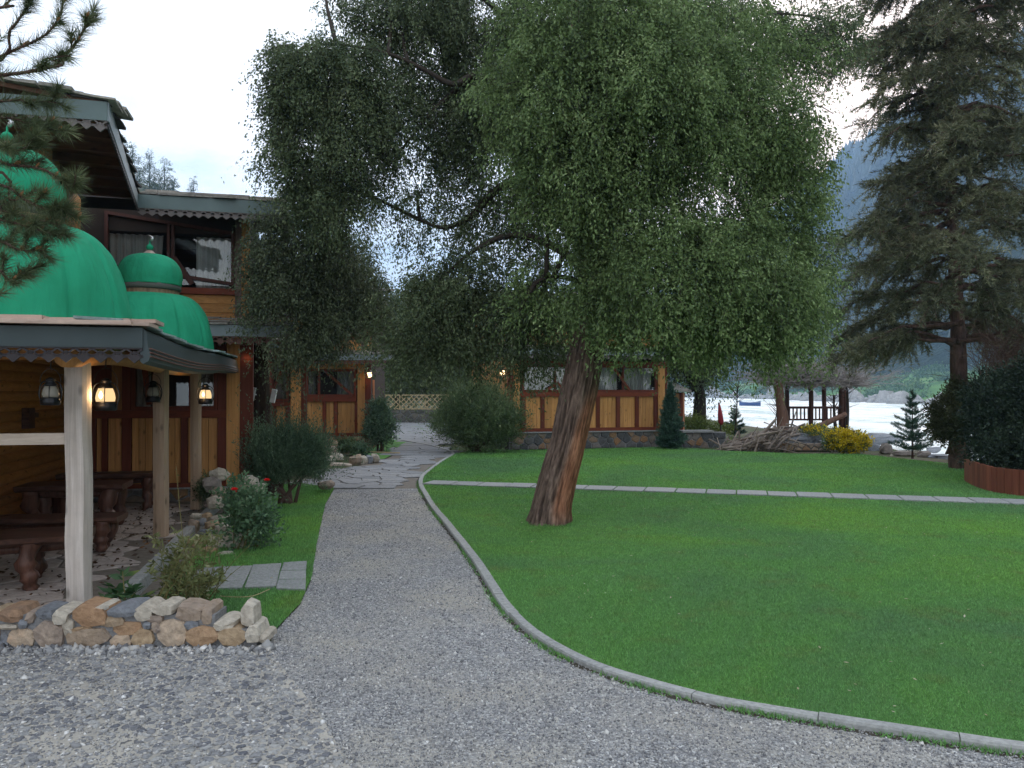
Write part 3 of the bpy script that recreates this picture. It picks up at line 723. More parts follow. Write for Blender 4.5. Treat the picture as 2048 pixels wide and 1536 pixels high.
# paver strip across the lawn ------------------------------------------------
strip = thing('paver_strip', 'straight narrow strip of pale square slabs crossing the lawn', 'paving', gp(1500, 980, 0.05))
A, B = gp(848, 962, 0.06), gp(2330, 1010, 0.06)
d = (B-A); L = d.length; d.normalize(); nn = Vector((-d.y, d.x, 0)); s = 0.07
while s < L:
    l = random.uniform(0.42, 0.52); hw = 0.255
    m = MB(); j = lambda: random.uniform(-.012, .012)
    p0, p1 = A+d*s, A+d*(s+l-0.018)
    q = [p0-nn*(hw+j()), p1-nn*(hw+j()), p1+nn*(hw+j()), p0+nn*(hw+j())]
    stone_piece(m, [(v.x, v.y) for v in q], flatf, 0.01, 0.048+random.uniform(0, .006), 0.15)
    m.build('slab', M['paver'], strip); s += l

# stepping pavers in the side lawn
sp = thing('paver_patch', 'patch of grey rectangular pavers set in the small side lawn', 'paving', gp(520, 1150, 0.0))
for q in ([(447, 1133), (505, 1131), (491, 1160), (433, 1162)], [(432, 1163), (490, 1161), (484, 1175), (420, 1176)], [(506, 1129), (563, 1126), (552, 1172), (489, 1174)],
          [(567, 1125), (614, 1122), (612, 1139), (562, 1141)], [(561, 1142.5), (612, 1141), (612, 1157), (557, 1158)], [(556, 1160), (612, 1159), (611, 1178), (552, 1176)], [(395, 1136), (444, 1133), (418, 1176), (360, 1178)]):
    m = MB(); stone_piece(m, P2(q, 0.03)[::-1], flatf, 0.0, 0.034, 0.12); m.build('paver', M['paver'], sp)

# flagstone path --------------------------------------------------------------
base_l = P2([(668, 977.5), (560, 974), (640, 942), (655, 936), (700, 935), (760, 922), (800, 905), (826, 888), (800, 868), (776, 862), (790, 852), (815, 843)])
flag_poly = [tuple(gp(838, 977.5)[:2])]+base_l+[(-2.2, 41.5)]+[(-0.9-(0.0 if y < 26 else (y-26)*0.15), y) for y in (39, 33, 28, 26)]+[tuple(p[:2]) for p in K_out[::-1] if gp(838, 977).y < p.y < 25]
sheet('paved_path', flag_poly, -0.006, M['dirt'])
pts = [p for p in jgrid(-6, 1, 13.2, 21, 0.50, 0.34, 0.36) if pip(p[0], p[1], flag_poly)]
pf = bpy.data.objects['paved_path']
for c, poly in voronoi(pts, 0.45):
    if not all(pip(a, b, flag_poly) for a, b in [(c[0]+(p[0]-c[0])*.45, c[1]+(p[1]-c[1])*.45) for p in poly]): continue
    poly = clip(poly, 0, flag_poly[0][1]+.01, 0, -1)
    if len(poly) < 3: continue
    m = MB(); stone_piece(m, inset(poly, c, 0.012, 0.03), flatf, -0.01, 0.012+random.uniform(0, .008), 0.15); m.build('flagstone', M['flag'], pf)
rest = MB()
for c, poly in voronoi([p for p in jgrid(-7, 1, 21, 42, 0.6, 0.6, 0.36) if pip(p[0], p[1], flag_poly)], 0.6):
    stone_piece(rest, inset(poly, c, 0.015, 0.04), flatf, -0.01, 0.012+random.uniform(0, .008), 0.15)
rest.build('flagstone_field', M['flag'], pf, False, 'stuff')
sheet('back_lawn', P2([(826, 888), (800, 868), (776, 862), (735, 868), (700, 905), (720, 925), (770, 918)], 0.0), 0.012, M['turf'])
sheet('far_lawn', P2([(812, 852), (850, 848), (905, 852), (905, 866), (850, 862)], 0.0), 0.012, M['turf'])

# ------------------------------------------------------------------ facade frames
class F:
    def __init__(s, p, u):
        s.p = Vector((p[0], p[1], 0)); s.u = Vector((u[0], u[1], 0)).normalized(); s.n = Vector((s.u.y, -s.u.x, 0))
    def pt(s, a, w, z): return s.p+s.u*a+s.n*w+Vector((0, 0, z))
    def a(s, px, w=0.0):
        t = (px-1024)/FPX/CP; q = s.p+s.n*w
        return (t*q.y-q.x)/(s.u.x-t*s.u.y)
    def z(s, px, py, w=0.0):
        q = s.pt(s.a(px, w), w, 0); return CAMH+(785-py)/FPX*q.y
    def box(s, mb, a0, a1, z0, z1, w0, w1):
        g = s.pt
        mb.hexa([g(a0, w1, z0), g(a1, w1, z0), g(a1, w0, z0), g(a0, w0, z0), g(a0, w1, z1), g(a1, w1, z1), g(a1, w0, z1), g(a0, w0, z1)])
    def bar(s, mb, a0, z0, a1, z1, w, wid, th):
        p, q = s.pt(a0, w, z0), s.pt(a1, w, z1); mb.bar(p, q, wid, th, up=tuple(s.n))
def plank(Fr, a0, a1, z0, z1, w0, w1, name, mat, parent):
    m = MB(); c = 0.004; g = Fr.pt
    # chamfered face
    m.add([g(a0, w0, z0), g(a1, w0, z0), g(a1, w0, z1), g(a0, w0, z1), g(a0, w1-c, z0), g(a1, w1-c, z0), g(a1, w1-c, z1), g(a0, w1-c, z1),
           g(a0+c, w1, z0+c), g(a1-c, w1, z0+c), g(a1-c, w1, z1-c), g(a0+c, w1, z1-c)],
          [(3, 2, 1, 0), (0, 1, 5, 4), (1, 2, 6, 5), (2, 3, 7, 6), (3, 0, 4, 7), (4, 5, 9, 8), (5, 6, 10, 9), (6, 7, 11, 10), (7, 4, 8, 11), (8, 9, 10, 11)])
    return m.build(name, mat, parent)
def panel(Fr, a0, a1, z0, z1, w, parent, pw=0.11, horiz=False, mat=None):
    if horiz:
        n = max(1, round((z1-z0)/pw)); h = (z1-z0)/n
        for i in range(n): plank(Fr, a0, a1, z0+i*h+.002, z0+(i+1)*h-.002, w-.025, w, 'plank', mat or M['pine_plank_h'], parent)
    else:
        n = max(1, round((a1-a0)/pw)); h = (a1-a0)/n
        for i in range(n): plank(Fr, a0+i*h+.002, a0+(i+1)*h-.002, z0, z1, w-.025, w+random.uniform(0, .002), 'plank', mat or M['pine_plank_v'], parent)
def curtain(Fr, a0, a1, z0, z1, w, parent, pull=0.0):
    m = MB(); n = max(8, int((a1-a0)/0.018)); R = 6
    for r in range(R+1):
        t = r/R
        for i in range(n+1):
            a = a0+(a1-a0)*i/n*(1-pull*math.sin(t*math.pi*.5)*0.5); m.v.append(tuple(Fr.pt(a, w+0.025*math.sin(i*1.15+0.5*math.sin(r+i*.1)), z1+(z0-z1)*t)))
    for r in range(R):
        for i in range(n): q = r*(n+1)+i; m.f.append((q, q+n+1, q+n+2, q+1))
    m.build('curtain', M['curtain'], parent, True)
def window(Fr, a0, a1, z0, z1, parent, w=0.0, fr=0.06, mull=(), braces=(), curtains=(), fmat='red_trim_h'):
    m = MB(); Fr.box(m, a0, a1, z0, z0+fr, w-.08, w+.03); Fr.box(m, a0, a1, z1-fr, z1, w-.08, w+.03)
    Fr.box(m, a0, a0+fr, z0+fr, z1-fr, w-.08, w+.028); Fr.box(m, a1-fr, a1, z0+fr, z1-fr, w-.08, w+.028)
    for mu in mull: Fr.box(m, mu-fr*.4, mu+fr*.4, z0+fr, z1-fr, w-.06, w+.02)
    win = m.build('window', M[fmat], parent)
    m = MB(); Fr.box(m, a0+fr, a1-fr, z0+fr, z1-fr, w-.045, w-.039); m.build('pane', M['glass'], win)
    for (x0, y0, x1, y1) in braces:
        m = MB(); Fr.bar(m, x0, y0, x1, y1, w+.045, .07, .035); m.build('diagonal_brace', M['red_trim_h' if fmat != 'brown_trim' else fmat], win)
    for (c0, c1, pl) in curtains: curtain(Fr, c0, c1, z0+.02, z1-.02, w-.16, win, pl)
    return win
def lace(P, Q, z, dep, uw, mat, parent, th=0.018, sag=None, name='carved_trim'):
    P, Q = Vector(P), Vector(Q); L = (Q-P).length; d = (Q-P)/L; n = max(1, round(L/uw)); w = L/n
    nrm = Vector((d.y, -d.x, 0)); m = MB()
    zz = (lambda s: z+(sag(s/L) if sag else 0))
    def bar(a, za, b, zb, wd):
        m.bar(P+d*a+Vector((0, 0, zz(a)-za)), P+d*b+Vector((0, 0, zz(b)-zb)), wd, th, up=tuple(nrm))
    for i in range(n):
        a = i*w; h = w/2; t = w*0.11
        bar(a, 0.05*dep, a+w, 0.05*dep, dep*0.1)
        bar(a, 0.08*dep, a+h, 0.42*dep, t); bar(a+h, 0.42*dep, a+w, 0.08*dep, t)
        bar(a, 0.62*dep, a+h, 0.25*dep, t); bar(a+h, 0.25*dep, a+w, 0.62*dep, t)
        bar(a, 0.50*dep, a+w, 0.50*dep, dep*0.09)
        # pointed scale
        c = P+d*(a+h); z0 = zz(a+h)
        pts = [(-h*.98, .54), (h*.98, .54), (h*.62, .74), (0, 1.0), (-h*.62, .74)]
        V = [c+d*x+nrm*(-th/2)+Vector((0, 0, z0-y*dep)) for x, y in pts]+[c+d*x+nrm*(th/2)+Vector((0, 0, z0-y*dep)) for x, y in pts]
        m.add(V, [(4, 3, 2, 1, 0), (5, 6, 7, 8, 9)]+[(k, (k+1) % 5, 5+(k+1) % 5, 5+k) for k in range(5)])
    return m.build(name, mat, parent)
def fascia(P, Q, z0, z1, th, mat, parent, name='fascia'):
    m = MB(); P, Q = Vector(P), Vector(Q); d = (Q-P).normalized(); n = Vector((d.y, -d.x, 0))*th/2
    m.hexa([P-n+Vector((0, 0, z0)), P+n+Vector((0, 0, z0)), Q+n+Vector((0, 0, z0)), Q-n+Vector((0, 0, z0)), P-n+Vector((0, 0, z1)), P+n+Vector((0, 0, z1)), Q+n+Vector((0, 0, z1)), Q-n+Vector((0, 0, z1))])
    return m.build(name, mat, parent)
SLATES = []
def slate_mesh(i, mat):
    key = (i, mat.name)
    for k, me in SLATES:
        if k == key: return me
    rr = random.Random(i); m = MB()
    poly = [(-.5+rr.uniform(-.05, .05), -.5), (-.1, -.5+rr.uniform(-.08, .05)), (.5+rr.uniform(-.06, .05), -.5+rr.uniform(-.1, .1)), (.5, .5), (-.5, .5)]
    V = [(x, y, 0) for x, y in poly]+[(x, y, 1) for x, y in poly]
    m.add(V, [(4, 3, 2, 1, 0), (5, 6, 7, 8, 9)]+[(k, (k+1) % 5, 5+(k+1) % 5, 5+k) for k in range(5)])
    me = bpy.data.meshes.new('slate'); me.from_pydata(m.v, [], m.f); me.update(); me.materials.append(mat); SLATES.append((key, me)); return me
def slates(P, Q, inward, z, slope, rows, parent, mat, lw=(0.25, 0.5), dep=0.32, step=0.2, th=0.02, over=0.04, name='slate', sag=None, lift=0.0):
    """rows of slabs along the eave P->Q, going inward and up"""
    P, Q = Vector(P), Vector(Q); L = (Q-P).length; d = (Q-P)/L; inward = Vector(inward).normalized()
    for r in range(rows):
        s = -random.uniform(0, .04); first = True
        while s < L:
            l = random.uniform(*lw)*(random.uniform(.4, 1) if first else 1); first = False; l = min(l, L+.03-s)
            if l < 0.08: break
            o = link(name, slate_mesh(random.randrange(8), mat), parent)
            dd = (r*step+dep/2-over+random.uniform(-.03, .03)); f = max(0, min(1, (s+l/2)/L))
            c = P+d*(s+l/2)+inward*dd+Vector((0, 0, z+lift+dd*slope+r*th*0.9+random.uniform(0, .008)+(sag(f) if sag else 0)))
            ax = d.copy()
            if sag: ax = (d+Vector((0, 0, (sag(min(1, f+.05))-sag(max(0, f-.05)))/(L*.1)))).normalized()
            ay = (inward+Vector((0, 0, slope-0.05))).normalized(); az = ax.cross(ay).normalized()
            if az.z < 0: az = -az
            t_ = random.uniform(.7, 1.4)*th; yw = random.uniform(-.04, .04); ax2 = (ax+ay*yw).normalized()
            o.matrix_world = Matrix(((ax2.x*l*.99, ay.x*dep, az.x*t_, c.x), (ax2.y*l*.99, ay.y*dep, az.y*t_, c.y), (ax2.z*l*.99, ay.z*dep, az.z*t_, c.z), (0, 0, 0, 1)))
            if parent.type == 'EMPTY':
                mw = o.matrix_world.copy(); o.matrix_parent_inverse = Matrix.Translation(-parent.location); o.matrix_basis = mw
            s += l

U = (1, 0.25); V_ = (-0.25, 1)
def rubble(Fr, a0, a1, z0, z1, w0, w1, parent, mat, dx=0.22, dz=0.14):
    m = MB(); Fr.box(m, a0, a1, z0, z1, w0, w1-.03); m.build('mortar', M['mortar'], parent)
    pts = jgrid(a0+dx*.4, a1, z0+dz*.4, z1, dx, dz, 0.33)
    f = lambda a, b, h: tuple(Fr.pt(a, h, b))
    for c, poly in voronoi(pts, dx):
        for (mx, my, nx, ny) in ((a0, 0, -1, 0), (a1, 0, 1, 0), (0, z0, 0, -1), (0, z1, 0, 1)):
            poly = clip(poly, mx, my, nx, ny)
            if len(poly) < 3: break
        if len(poly) < 3: continue
        cx = sum(p[0] for p in poly)/len(poly); cz = sum(p[1] for p in poly)/len(poly)
        m = MB(); stone_piece(m, inset(poly, (cx, cz), 0.008, 0.06), f, w1-.06, w1+random.uniform(-.008, .012), 0.4, 0.006); m.build('stone', mat, parent)

# ================================================================== LODGE A (nearest, left)
FA = F((-3.81, 11.6), U)
A = thing('wooden_lodge', 'nearest two-storey timber lodge on the left behind the green domes', 'building', (-5.5, 12.0, 0))
ax = lambda px: FA.a(px)
zA = lambda py, px=400: FA.z(px, py)
aL = FA.a(100)
zp, zs, zr0, zr1, zt = zA(973), zA(965), zA(835), zA(820), 2.30
core = MB(); FA.box(core, aL, 0, 0, zr0, -3.5, -.06); FA.box(core, aL, 0, zt+.002, 3.05, -3.5, -.06); FA.box(core, aL, 0, zr0+.002, zt, -3.5, -1.3)
FA.box(core, ax(436), 0, zr0+.002, zt, -1.29, -.06); FA.box(core, aL, ax(262), zr0+.002, zt, -1.29, -.06)
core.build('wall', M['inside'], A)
rubble(FA, aL+.5, 0.02, 0, zp-.01, -.1, .03, A, M['plinth_stone'], .24, .16)
m = MB(); FA.box(m, aL, .05, zp, zs, -.06, .04); m.build('sill', M['red_trim_h'], A)
m = MB(); FA.box(m, aL, .05, zp-.022, zp-.002, -.06, .06); m.build('drip_ledge', M['paver'], A)
m = MB(); FA.box(m, aL, ax(454), zr0, zr1, -.06, .045); m.build('rail', M['red_trim_h'], A)
for x0, x1 in ((178, 193), (205, 216), (245, 263), (320, 337), (363, 376), (386, 398), (436, 453)):
    m = MB(); FA.box(m, ax(x0), ax(x1), zs+.002, zr0-.002, -.05, .032); m.build('post', M['red_trim'], A)
for x0, x1 in ((193.5, 204.5), (216.5, 244.5), (264, 319), (337.5, 362.5), (376.5, 385.5), (399, 435.5)):
    panel(FA, ax(x0), ax(x1), zs+.004, zr0-.004, -.01, A, 0.10)
for x0, x1 in ((178, 222), (245, 262), (436, 453)):
    m = MB(); FA.box(m, ax(x0), ax(x1), zr1+.002, zt, -.05, .03); m.build('post', M['red_trim'], A)
panel(FA, ax(222.5), ax(244.5), zr1+.004, zt, -.01, A)
window(FA, ax(263), ax(435), zr1+.002, zt, A, 0, .05, mull=(ax(322), ax(381)), braces=((ax(300), zr1+.08, ax(285), zt-.1),), curtains=((ax(268), ax(300), .2), (ax(400), ax(433), .3)), fmat='red_trim')
m = MB(); FA.box(m, ax(454), ax(480), 0.28, zt+.15, -.06, .06); m.build('column', M['pine_plank_v'], A)
m = MB(); FA.box(m, ax(480.5), .055, 0.28, zt+.15, -.06, .055); m.build('corner_post', M['red_trim'], A)
# upper storey
zu0, zu1, zu2, zu3 = 2.62, zA(590, 470), zA(578, 470), zA(470, 470)
aU = ax(205)-.5
panel(FA, aU, ax(469), zu0, zu1-.003, -.02, A, 0.12, True)
m = MB(); FA.box(m, aU, ax(469), zu1, zu2, -.06, .03); m.build('rail', M['red_trim_h'], A)
window(FA, ax(207), ax(468), zu2+.002, zu3, A, -.02, .045, mull=(ax(335), ax(344)), braces=((ax(347), zu2+.42, ax(384), zu2+.05),),
       curtains=((ax(210), ax(322), .1), (ax(388), ax(458), .15)), fmat='brown_trim')
m = MB(); FA.box(m, ax(470), ax(482), zu0, zu3+.3, -.12, .03); m.build('corner_post', M['old_post'], A)
m = MB(); FA.box(m, ax(482.5), .0, zu0, zu3+.3, -.12, .02); m.build('corner_post', M['pine_plank_v'], A)
core = MB(); FA.box(core, aU-2, 0, 3.06, zu2, -3.5, -.08); FA.box(core, aU-2, 0, zu2+.001, zu3-.001, -3.5, -1.4); FA.box(core, aU-2, 0, zu3, zu3+.3, -3.5, -.05); FA.box(core, aU-2, ax(206), zu2+.001, zu3-.001, -1.39, -.05)
FA.box(core, -.12, -.01, zu2+.001, zu3-.001, -1.39, -.13); core.build('upper_wall', M['inside'], A)
# side wall going away
FS = F((-3.81, 11.6), V_)
m = MB(); FS.box(m, .06, 7.4, 0.0, zt+.15, -.3, -.02); m.build('side_wall', M['inside'], A)
for i in range(14): plank(FS, .06+i*.52, .06+i*.52+.4, .3, zt, -.04, .0, 'plank', M['pine_plank_v'], A)
for i in range(14): plank(FS, .47+i*.52, .56+i*.52, .3, zt, -.04, .02, 'post', M['red_trim'], A)
# lower skirt roof
def skirt(Fr, a0, a1, z, proj, parent, fm, tm, h=0.14, dep=0.12, uw=0.13, rows=3, sl=0.28, ends=True, wall=0.0, smat=None):
    m = MB(); g = Fr.pt; t = .03
    m.hexa([g(a0, proj-.02, z-t), g(a1, proj-.02, z-t), g(a1, wall-.04, z-t+sl*proj), g(a0, wall-.04, z-t+sl*proj), g(a0, proj-.02, z), g(a1, proj-.02, z), g(a1, wall-.04, z+sl*proj), g(a0, wall-.04, z+sl*proj)])
    rf = m.build('roof', M['soffit'], parent)
    fascia(g(a0, proj, 0), g(a1, proj, 0), z-h, z+.005, .025, fm, parent)
    lace(g(a0, proj, 0), g(a1, proj, 0), z-h, dep, uw, tm, parent)
    if ends:
        m = MB(); m.add([g(a1+.0, proj+.0125, z-h), g(a1+.0, proj+.0125, z+.005), g(a1, wall, z+sl*proj), g(a1, wall, z+sl*proj-h), g(a1+.025, proj+.0125, z-h), g(a1+.025, proj+.0125, z+.005), g(a1+.025, wall, z+sl*proj), g(a1+.025, wall, z+sl*proj-h)],
                       [(0, 1, 2, 3), (7, 6, 5, 4), (0, 4, 5, 1), (1, 5, 6, 2), (2, 6, 7, 3), (3, 7, 4, 0)]); m.build('fascia', fm, parent)
    slates(g(a0, proj, 0), g(a1+.03, proj, 0), -Fr.n, z+.006, sl, rows, rf, smat or M['slate'], (0.22, 0.5), .3, .2)
zf = FA.z(430, 650, .75)
skirt(FA, FA.a(330, .75), .62, zf, .75, A, M['fascia_pale'], M['trim_red'], h=FA.z(430, 650, .75)-FA.z(430, 672, .75), dep=.12, uw=.125, rows=3, sl=.16)
# upper main roof eave
zE = FA.z(570, 405, .8)
skirt(FA, FA.a(274, .8), FA.a(568, .8), zE, .8, A, M['fascia_green'], M['trim_grey'], h=.17, dep=.1, uw=.115, rows=4, sl=.2)
m = MB(); g = FA.pt; a0, a1 = FA.a(274, .8)-3, FA.a(568, .8)
m.hexa([g(a0, 0, zE+.12), g(a1, 0, zE+.12), g(a1, -4, zE+.5), g(a0, -4, zE+.5), g(a0, 0, zE+.16), g(a1, 0, zE+.16), g(a1, -4, zE+.54), g(a0, -4, zE+.54)]); m.build('roof', M['roof_dark'], A)
# projecting upper block at far left, with its own eave running toward the camera
c0 = FA.pt(FA.a(272, .8), .8, 0); c1 = Vector((-3.64, 7.17, 0)); c2 = c1-Vector((1, .25, 0))*2.4
zB_, hB = zE+.01, .24
fascia(c1, c0, zB_-.17, zB_, .03, M['fascia_pale'], A)
fascia(c2, c1, zB_-.17, zB_, .03, M['fascia_green'], A)
bpy.data.objects[A.children[-1].name]
o = A.children[-1]
for v in o.data.vertices:
    t = (c1.x-v.co.x)/2.4; v.co.z += .13*max(0, t)*2.4
lace(c2, c1, zB_-.17+.0, .11, .11, M['trim_grey'], A, sag=lambda f: .13*2.4*(1-f))
lace(c1, c0, zB_-.17, .06, .11, M['trim_dark'], A)
rb = MB(); w2 = c2+Vector((-1.0, 4.0, 0))
def rp(p, z): return (p.x, p.y, z)
lift = .13*2.4
rb.hexa([rp(c2, zB_+lift-.04), rp(c1, zB_-.04), rp(c0, zB_-.04), rp(c0-Vector((2.6, .65, 0)), zB_+.35), rp(c2, zB_+lift), rp(c1, zB_), rp(c0, zB_), rp(c0-Vector((2.6, .65, 0)), zB_+.39)])
rbo = rb.build('roof', M['soffit'], A)
slates(c2, c1+Vector((.04, 0, 0)), (-.25, 1, 0), zB_, .04, 3, rbo, M['slate'], (.25, .55), .35, .22, .025, .05, sag=lambda f: lift*(1-f))
slates(c1, c0, (-1, -.25, 0), zB_, .1, 2, rbo, M['roof_dark'], (.25, .5), .3, .2, .02, .03)
# walls of the projecting block, set well back under the eaves
m = MB(); q0 = c1+Vector((-1.15, 1.0, 0)); q1 = c0+Vector((-.9, .3, 0)); q2 = q0-Vector((2.5, .62, 0)); 
for (p, q) in ((q0, q1), (q2, q0)): m.hexa([rp(p, 2.55), rp(q, 2.55), rp(q+Vector((-.1, .1, 0)), 2.55), rp(p+Vector((-.1, .1, 0)), 2.55), rp(p, zB_), rp(q, zB_), rp(q+Vector((-.1, .1, 0)), zB_), rp(p+Vector((-.1, .1, 0)), zB_)])
m.build('upper_wall', M['log_board'], A)
for i in range(7):
    m = MB(); f0 = c1.lerp(c0, (i+.5)/7); m.bar(f0+Vector((-.03, 0, zB_-.07)), f0+Vector((-1.3, -.33, zB_-.02)), .07, .09); m.build('rafter', M['soffit'], A)

# ================================================================== PAVILION
PX = Vector((-3.01, 5.58, 0)); PD = Vector((-.24, 1, 0)).normalized()
pav = thing('pavilion', 'open timber pavilion with two green fabric domes and peeled log posts', 'pavilion', (-3.8, 7.5, 0.1))
ZP = 0.1
def log_post(px, py, w, ztop, mat, lab=None):
    b = gp(px, py, ZP); m = MB(); k = 14; rows = []
    for i in range(k+1):
        t = i/k; z = ZP+(ztop-ZP)*t; r = w/2*(1+.05*mnoise.noise(Vector((px*.1, t*5, 0)))); ox = .012*mnoise.noise(Vector((px, t*3, 1)))-.028*t*(1 if px < 200 else .3)
        for j in range(12):
            a = 2*math.pi*(j+.5)/12; c, s = math.cos(a), math.sin(a); q = (abs(c)**5+abs(s)**5)**(-1/5.)
            rr = r*q*(1+.035*mnoise.noise(Vector((c*2+px, s*2, z*2.2)))); m.v.append((b.x+ox+rr*c, b.y+rr*s, z))
    for i in range(k):
        for j in range(12): q = i*12+j; q1 = i*12+(j+1) % 12; m.f.append((q, q1, q1+12, q+12))
    m.f.append(tuple(range(12))[::-1]); m.f.append(tuple(k*12+j for j in range(12)))
    m.build('post', mat, pav, False, None, lab); return b
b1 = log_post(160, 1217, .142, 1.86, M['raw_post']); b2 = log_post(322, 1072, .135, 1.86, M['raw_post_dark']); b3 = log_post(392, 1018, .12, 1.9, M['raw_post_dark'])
m = MB(); m.tube(smooth_line([(-2.93, 5.25, 1.84), (-3.3, 6.8, 1.90), (-3.75, 8.6, 1.87), (-4.35, 11.0, 1.90)], 4), .075, 10, .12); m.build('beam', M['pine_plank_v'], pav, True)
m = MB(); m.bar((-2.99, 5.56, 1.885), (-5.0, 5.1, 1.885), .10, .12); m.build('beam', M['log_board'], pav)
m = MB(); zr = at(60, 878, 5.5).z; m.bar((b1.x-.02, b1.y-.0, zr), (b1.x-2.4, b1.y-.5, zr+.0), .06, .078); m.build('rail', M['raw_rail'], pav)
# log wall at the left
FL = F((-5.57, 8.7), V_)
FLx = F((-5.57-(-.25)*-4.0, 8.7-4.0), V_)
bh = 0.115; nb = 17
for i in range(nb):
    z0 = ZP+.02+i*bh; m = MB(); prof = [(0, 0), (.012, .0), (.034, .03), (.04, .058), (.034, .085), (.012, .112), (0, .112)]
    for s in (-4.2, 2.4):
        for w, z in prof: m.v.append(tuple(FL.pt(s, w-.0, z0+z)))
    for j in range(6): m.f.append((j, j+1, j+8, j+7))
    m.f.append(tuple(range(7))[::-1]); m.f.append(tuple(range(7, 14))); m.build('log_board', M['log_board'], pav, False)
m = MB(); FL.box(m, -4.2, 2.4, ZP, 2.06, -.12, -.001); m.build('hut_wall', M['soffit'], pav)
m = MB(); FL.box(m, .55, .75, 1.18, 1.42, .04, .12); FL.box(m, .62, .95, 1.30, 1.36, .04, .10); m.build('wall_bracket', M['dark_wood'], pav)
# roof
e1 = Vector((-2.4, 5.2, 0)); eF = e1-Vector((1, .25, 0))*3.4; e2 = Vector((-4.05, 11.8, 0))
ZR = 2.02
sagf = lambda f: -.035*math.sin(math.pi*min(1, f*1.6))*(1 if f < .62 else .3)+.06*f
fascia(eF, e1, ZR-.13, ZR, .03, M['fascia_dark'], pav)
lace(eF, e1, ZR-.13, .10, .10, M['trim_dark'], pav)
# side fascia, curved sheet with rolled lower edge
m = MB(); K = 28; nrm = Vector((1, .25, 0)).normalized()
prof = [(0, 0), (.02, -.02), (.03, -.12), (.045, -.17), (.035, -.21), (.0, -.23), (-.02, -.21), (-.015, -.02)]
for i in range(K+1):
    f = i/K; p = e1.lerp(e2, f); h = 1.0-.35*max(0, f-.55)
    for w, z in prof: q = p+nrm*w; m.v.append((q.x, q.y, ZR+sagf(f)+z*h-.004))
for i in range(K):
    for j in range(8): q = i*8+j; q1 = i*8+(j+1) % 8; m.f.append((q, q1, q1+8, q+8))
m.f.append(tuple(range(8))); m.f.append(tuple(K*8+j for j in range(8))[::-1]); m.build('side_fascia', M['fascia_dark'], pav)
for zz in (-.135, -.16, -.185):
    m = MB(); m.tube([e1.lerp(e2, i/20)+nrm*.045+Vector((0, 0, ZR+sagf(i/20)+zz)) for i in range(21)], .006, 5); m.build('cord', M['trim_red'], pav)
m = MB(); K = 20
for i in range(K+1):
    f = i/K; p = e1.lerp(e2, f); q = eF.lerp(eF+(e2-e1), f)
    for (a, dz) in ((p, 0), (p.lerp(q, .5), .07), (q, .07)): m.v.append((a.x, a.y, ZR+sagf(f)*(1 if dz == 0 else 0)+dz)); m.v.append((a.x, a.y, ZR-.03+sagf(f)*(1 if dz == 0 else 0)+dz))
for i in range(K):
    q = i*6; r = q+6
    for a, b in ((0, 2), (2, 4)): m.f.append((q+a, q+b, r+b, r+a)); m.f.append((q+a+1, r+a+1, r+b+1, q+b+1))
proof = m.build('roof', M['soffit'], pav)
slates(eF, e1+Vector((.02, 0, 0)), (-.25, 1, 0), ZR+.003, .05, 2, proof, M['shingle'], (.45, 1.0), .3, .2, .03, .045, name='shingle')
slates(e1, e2, (-1, -.25, 0), ZR+.004, .09, 2, proof, M['slate_pale'], (.35, .7), .28, .2, .016, .05, sag=sagf)

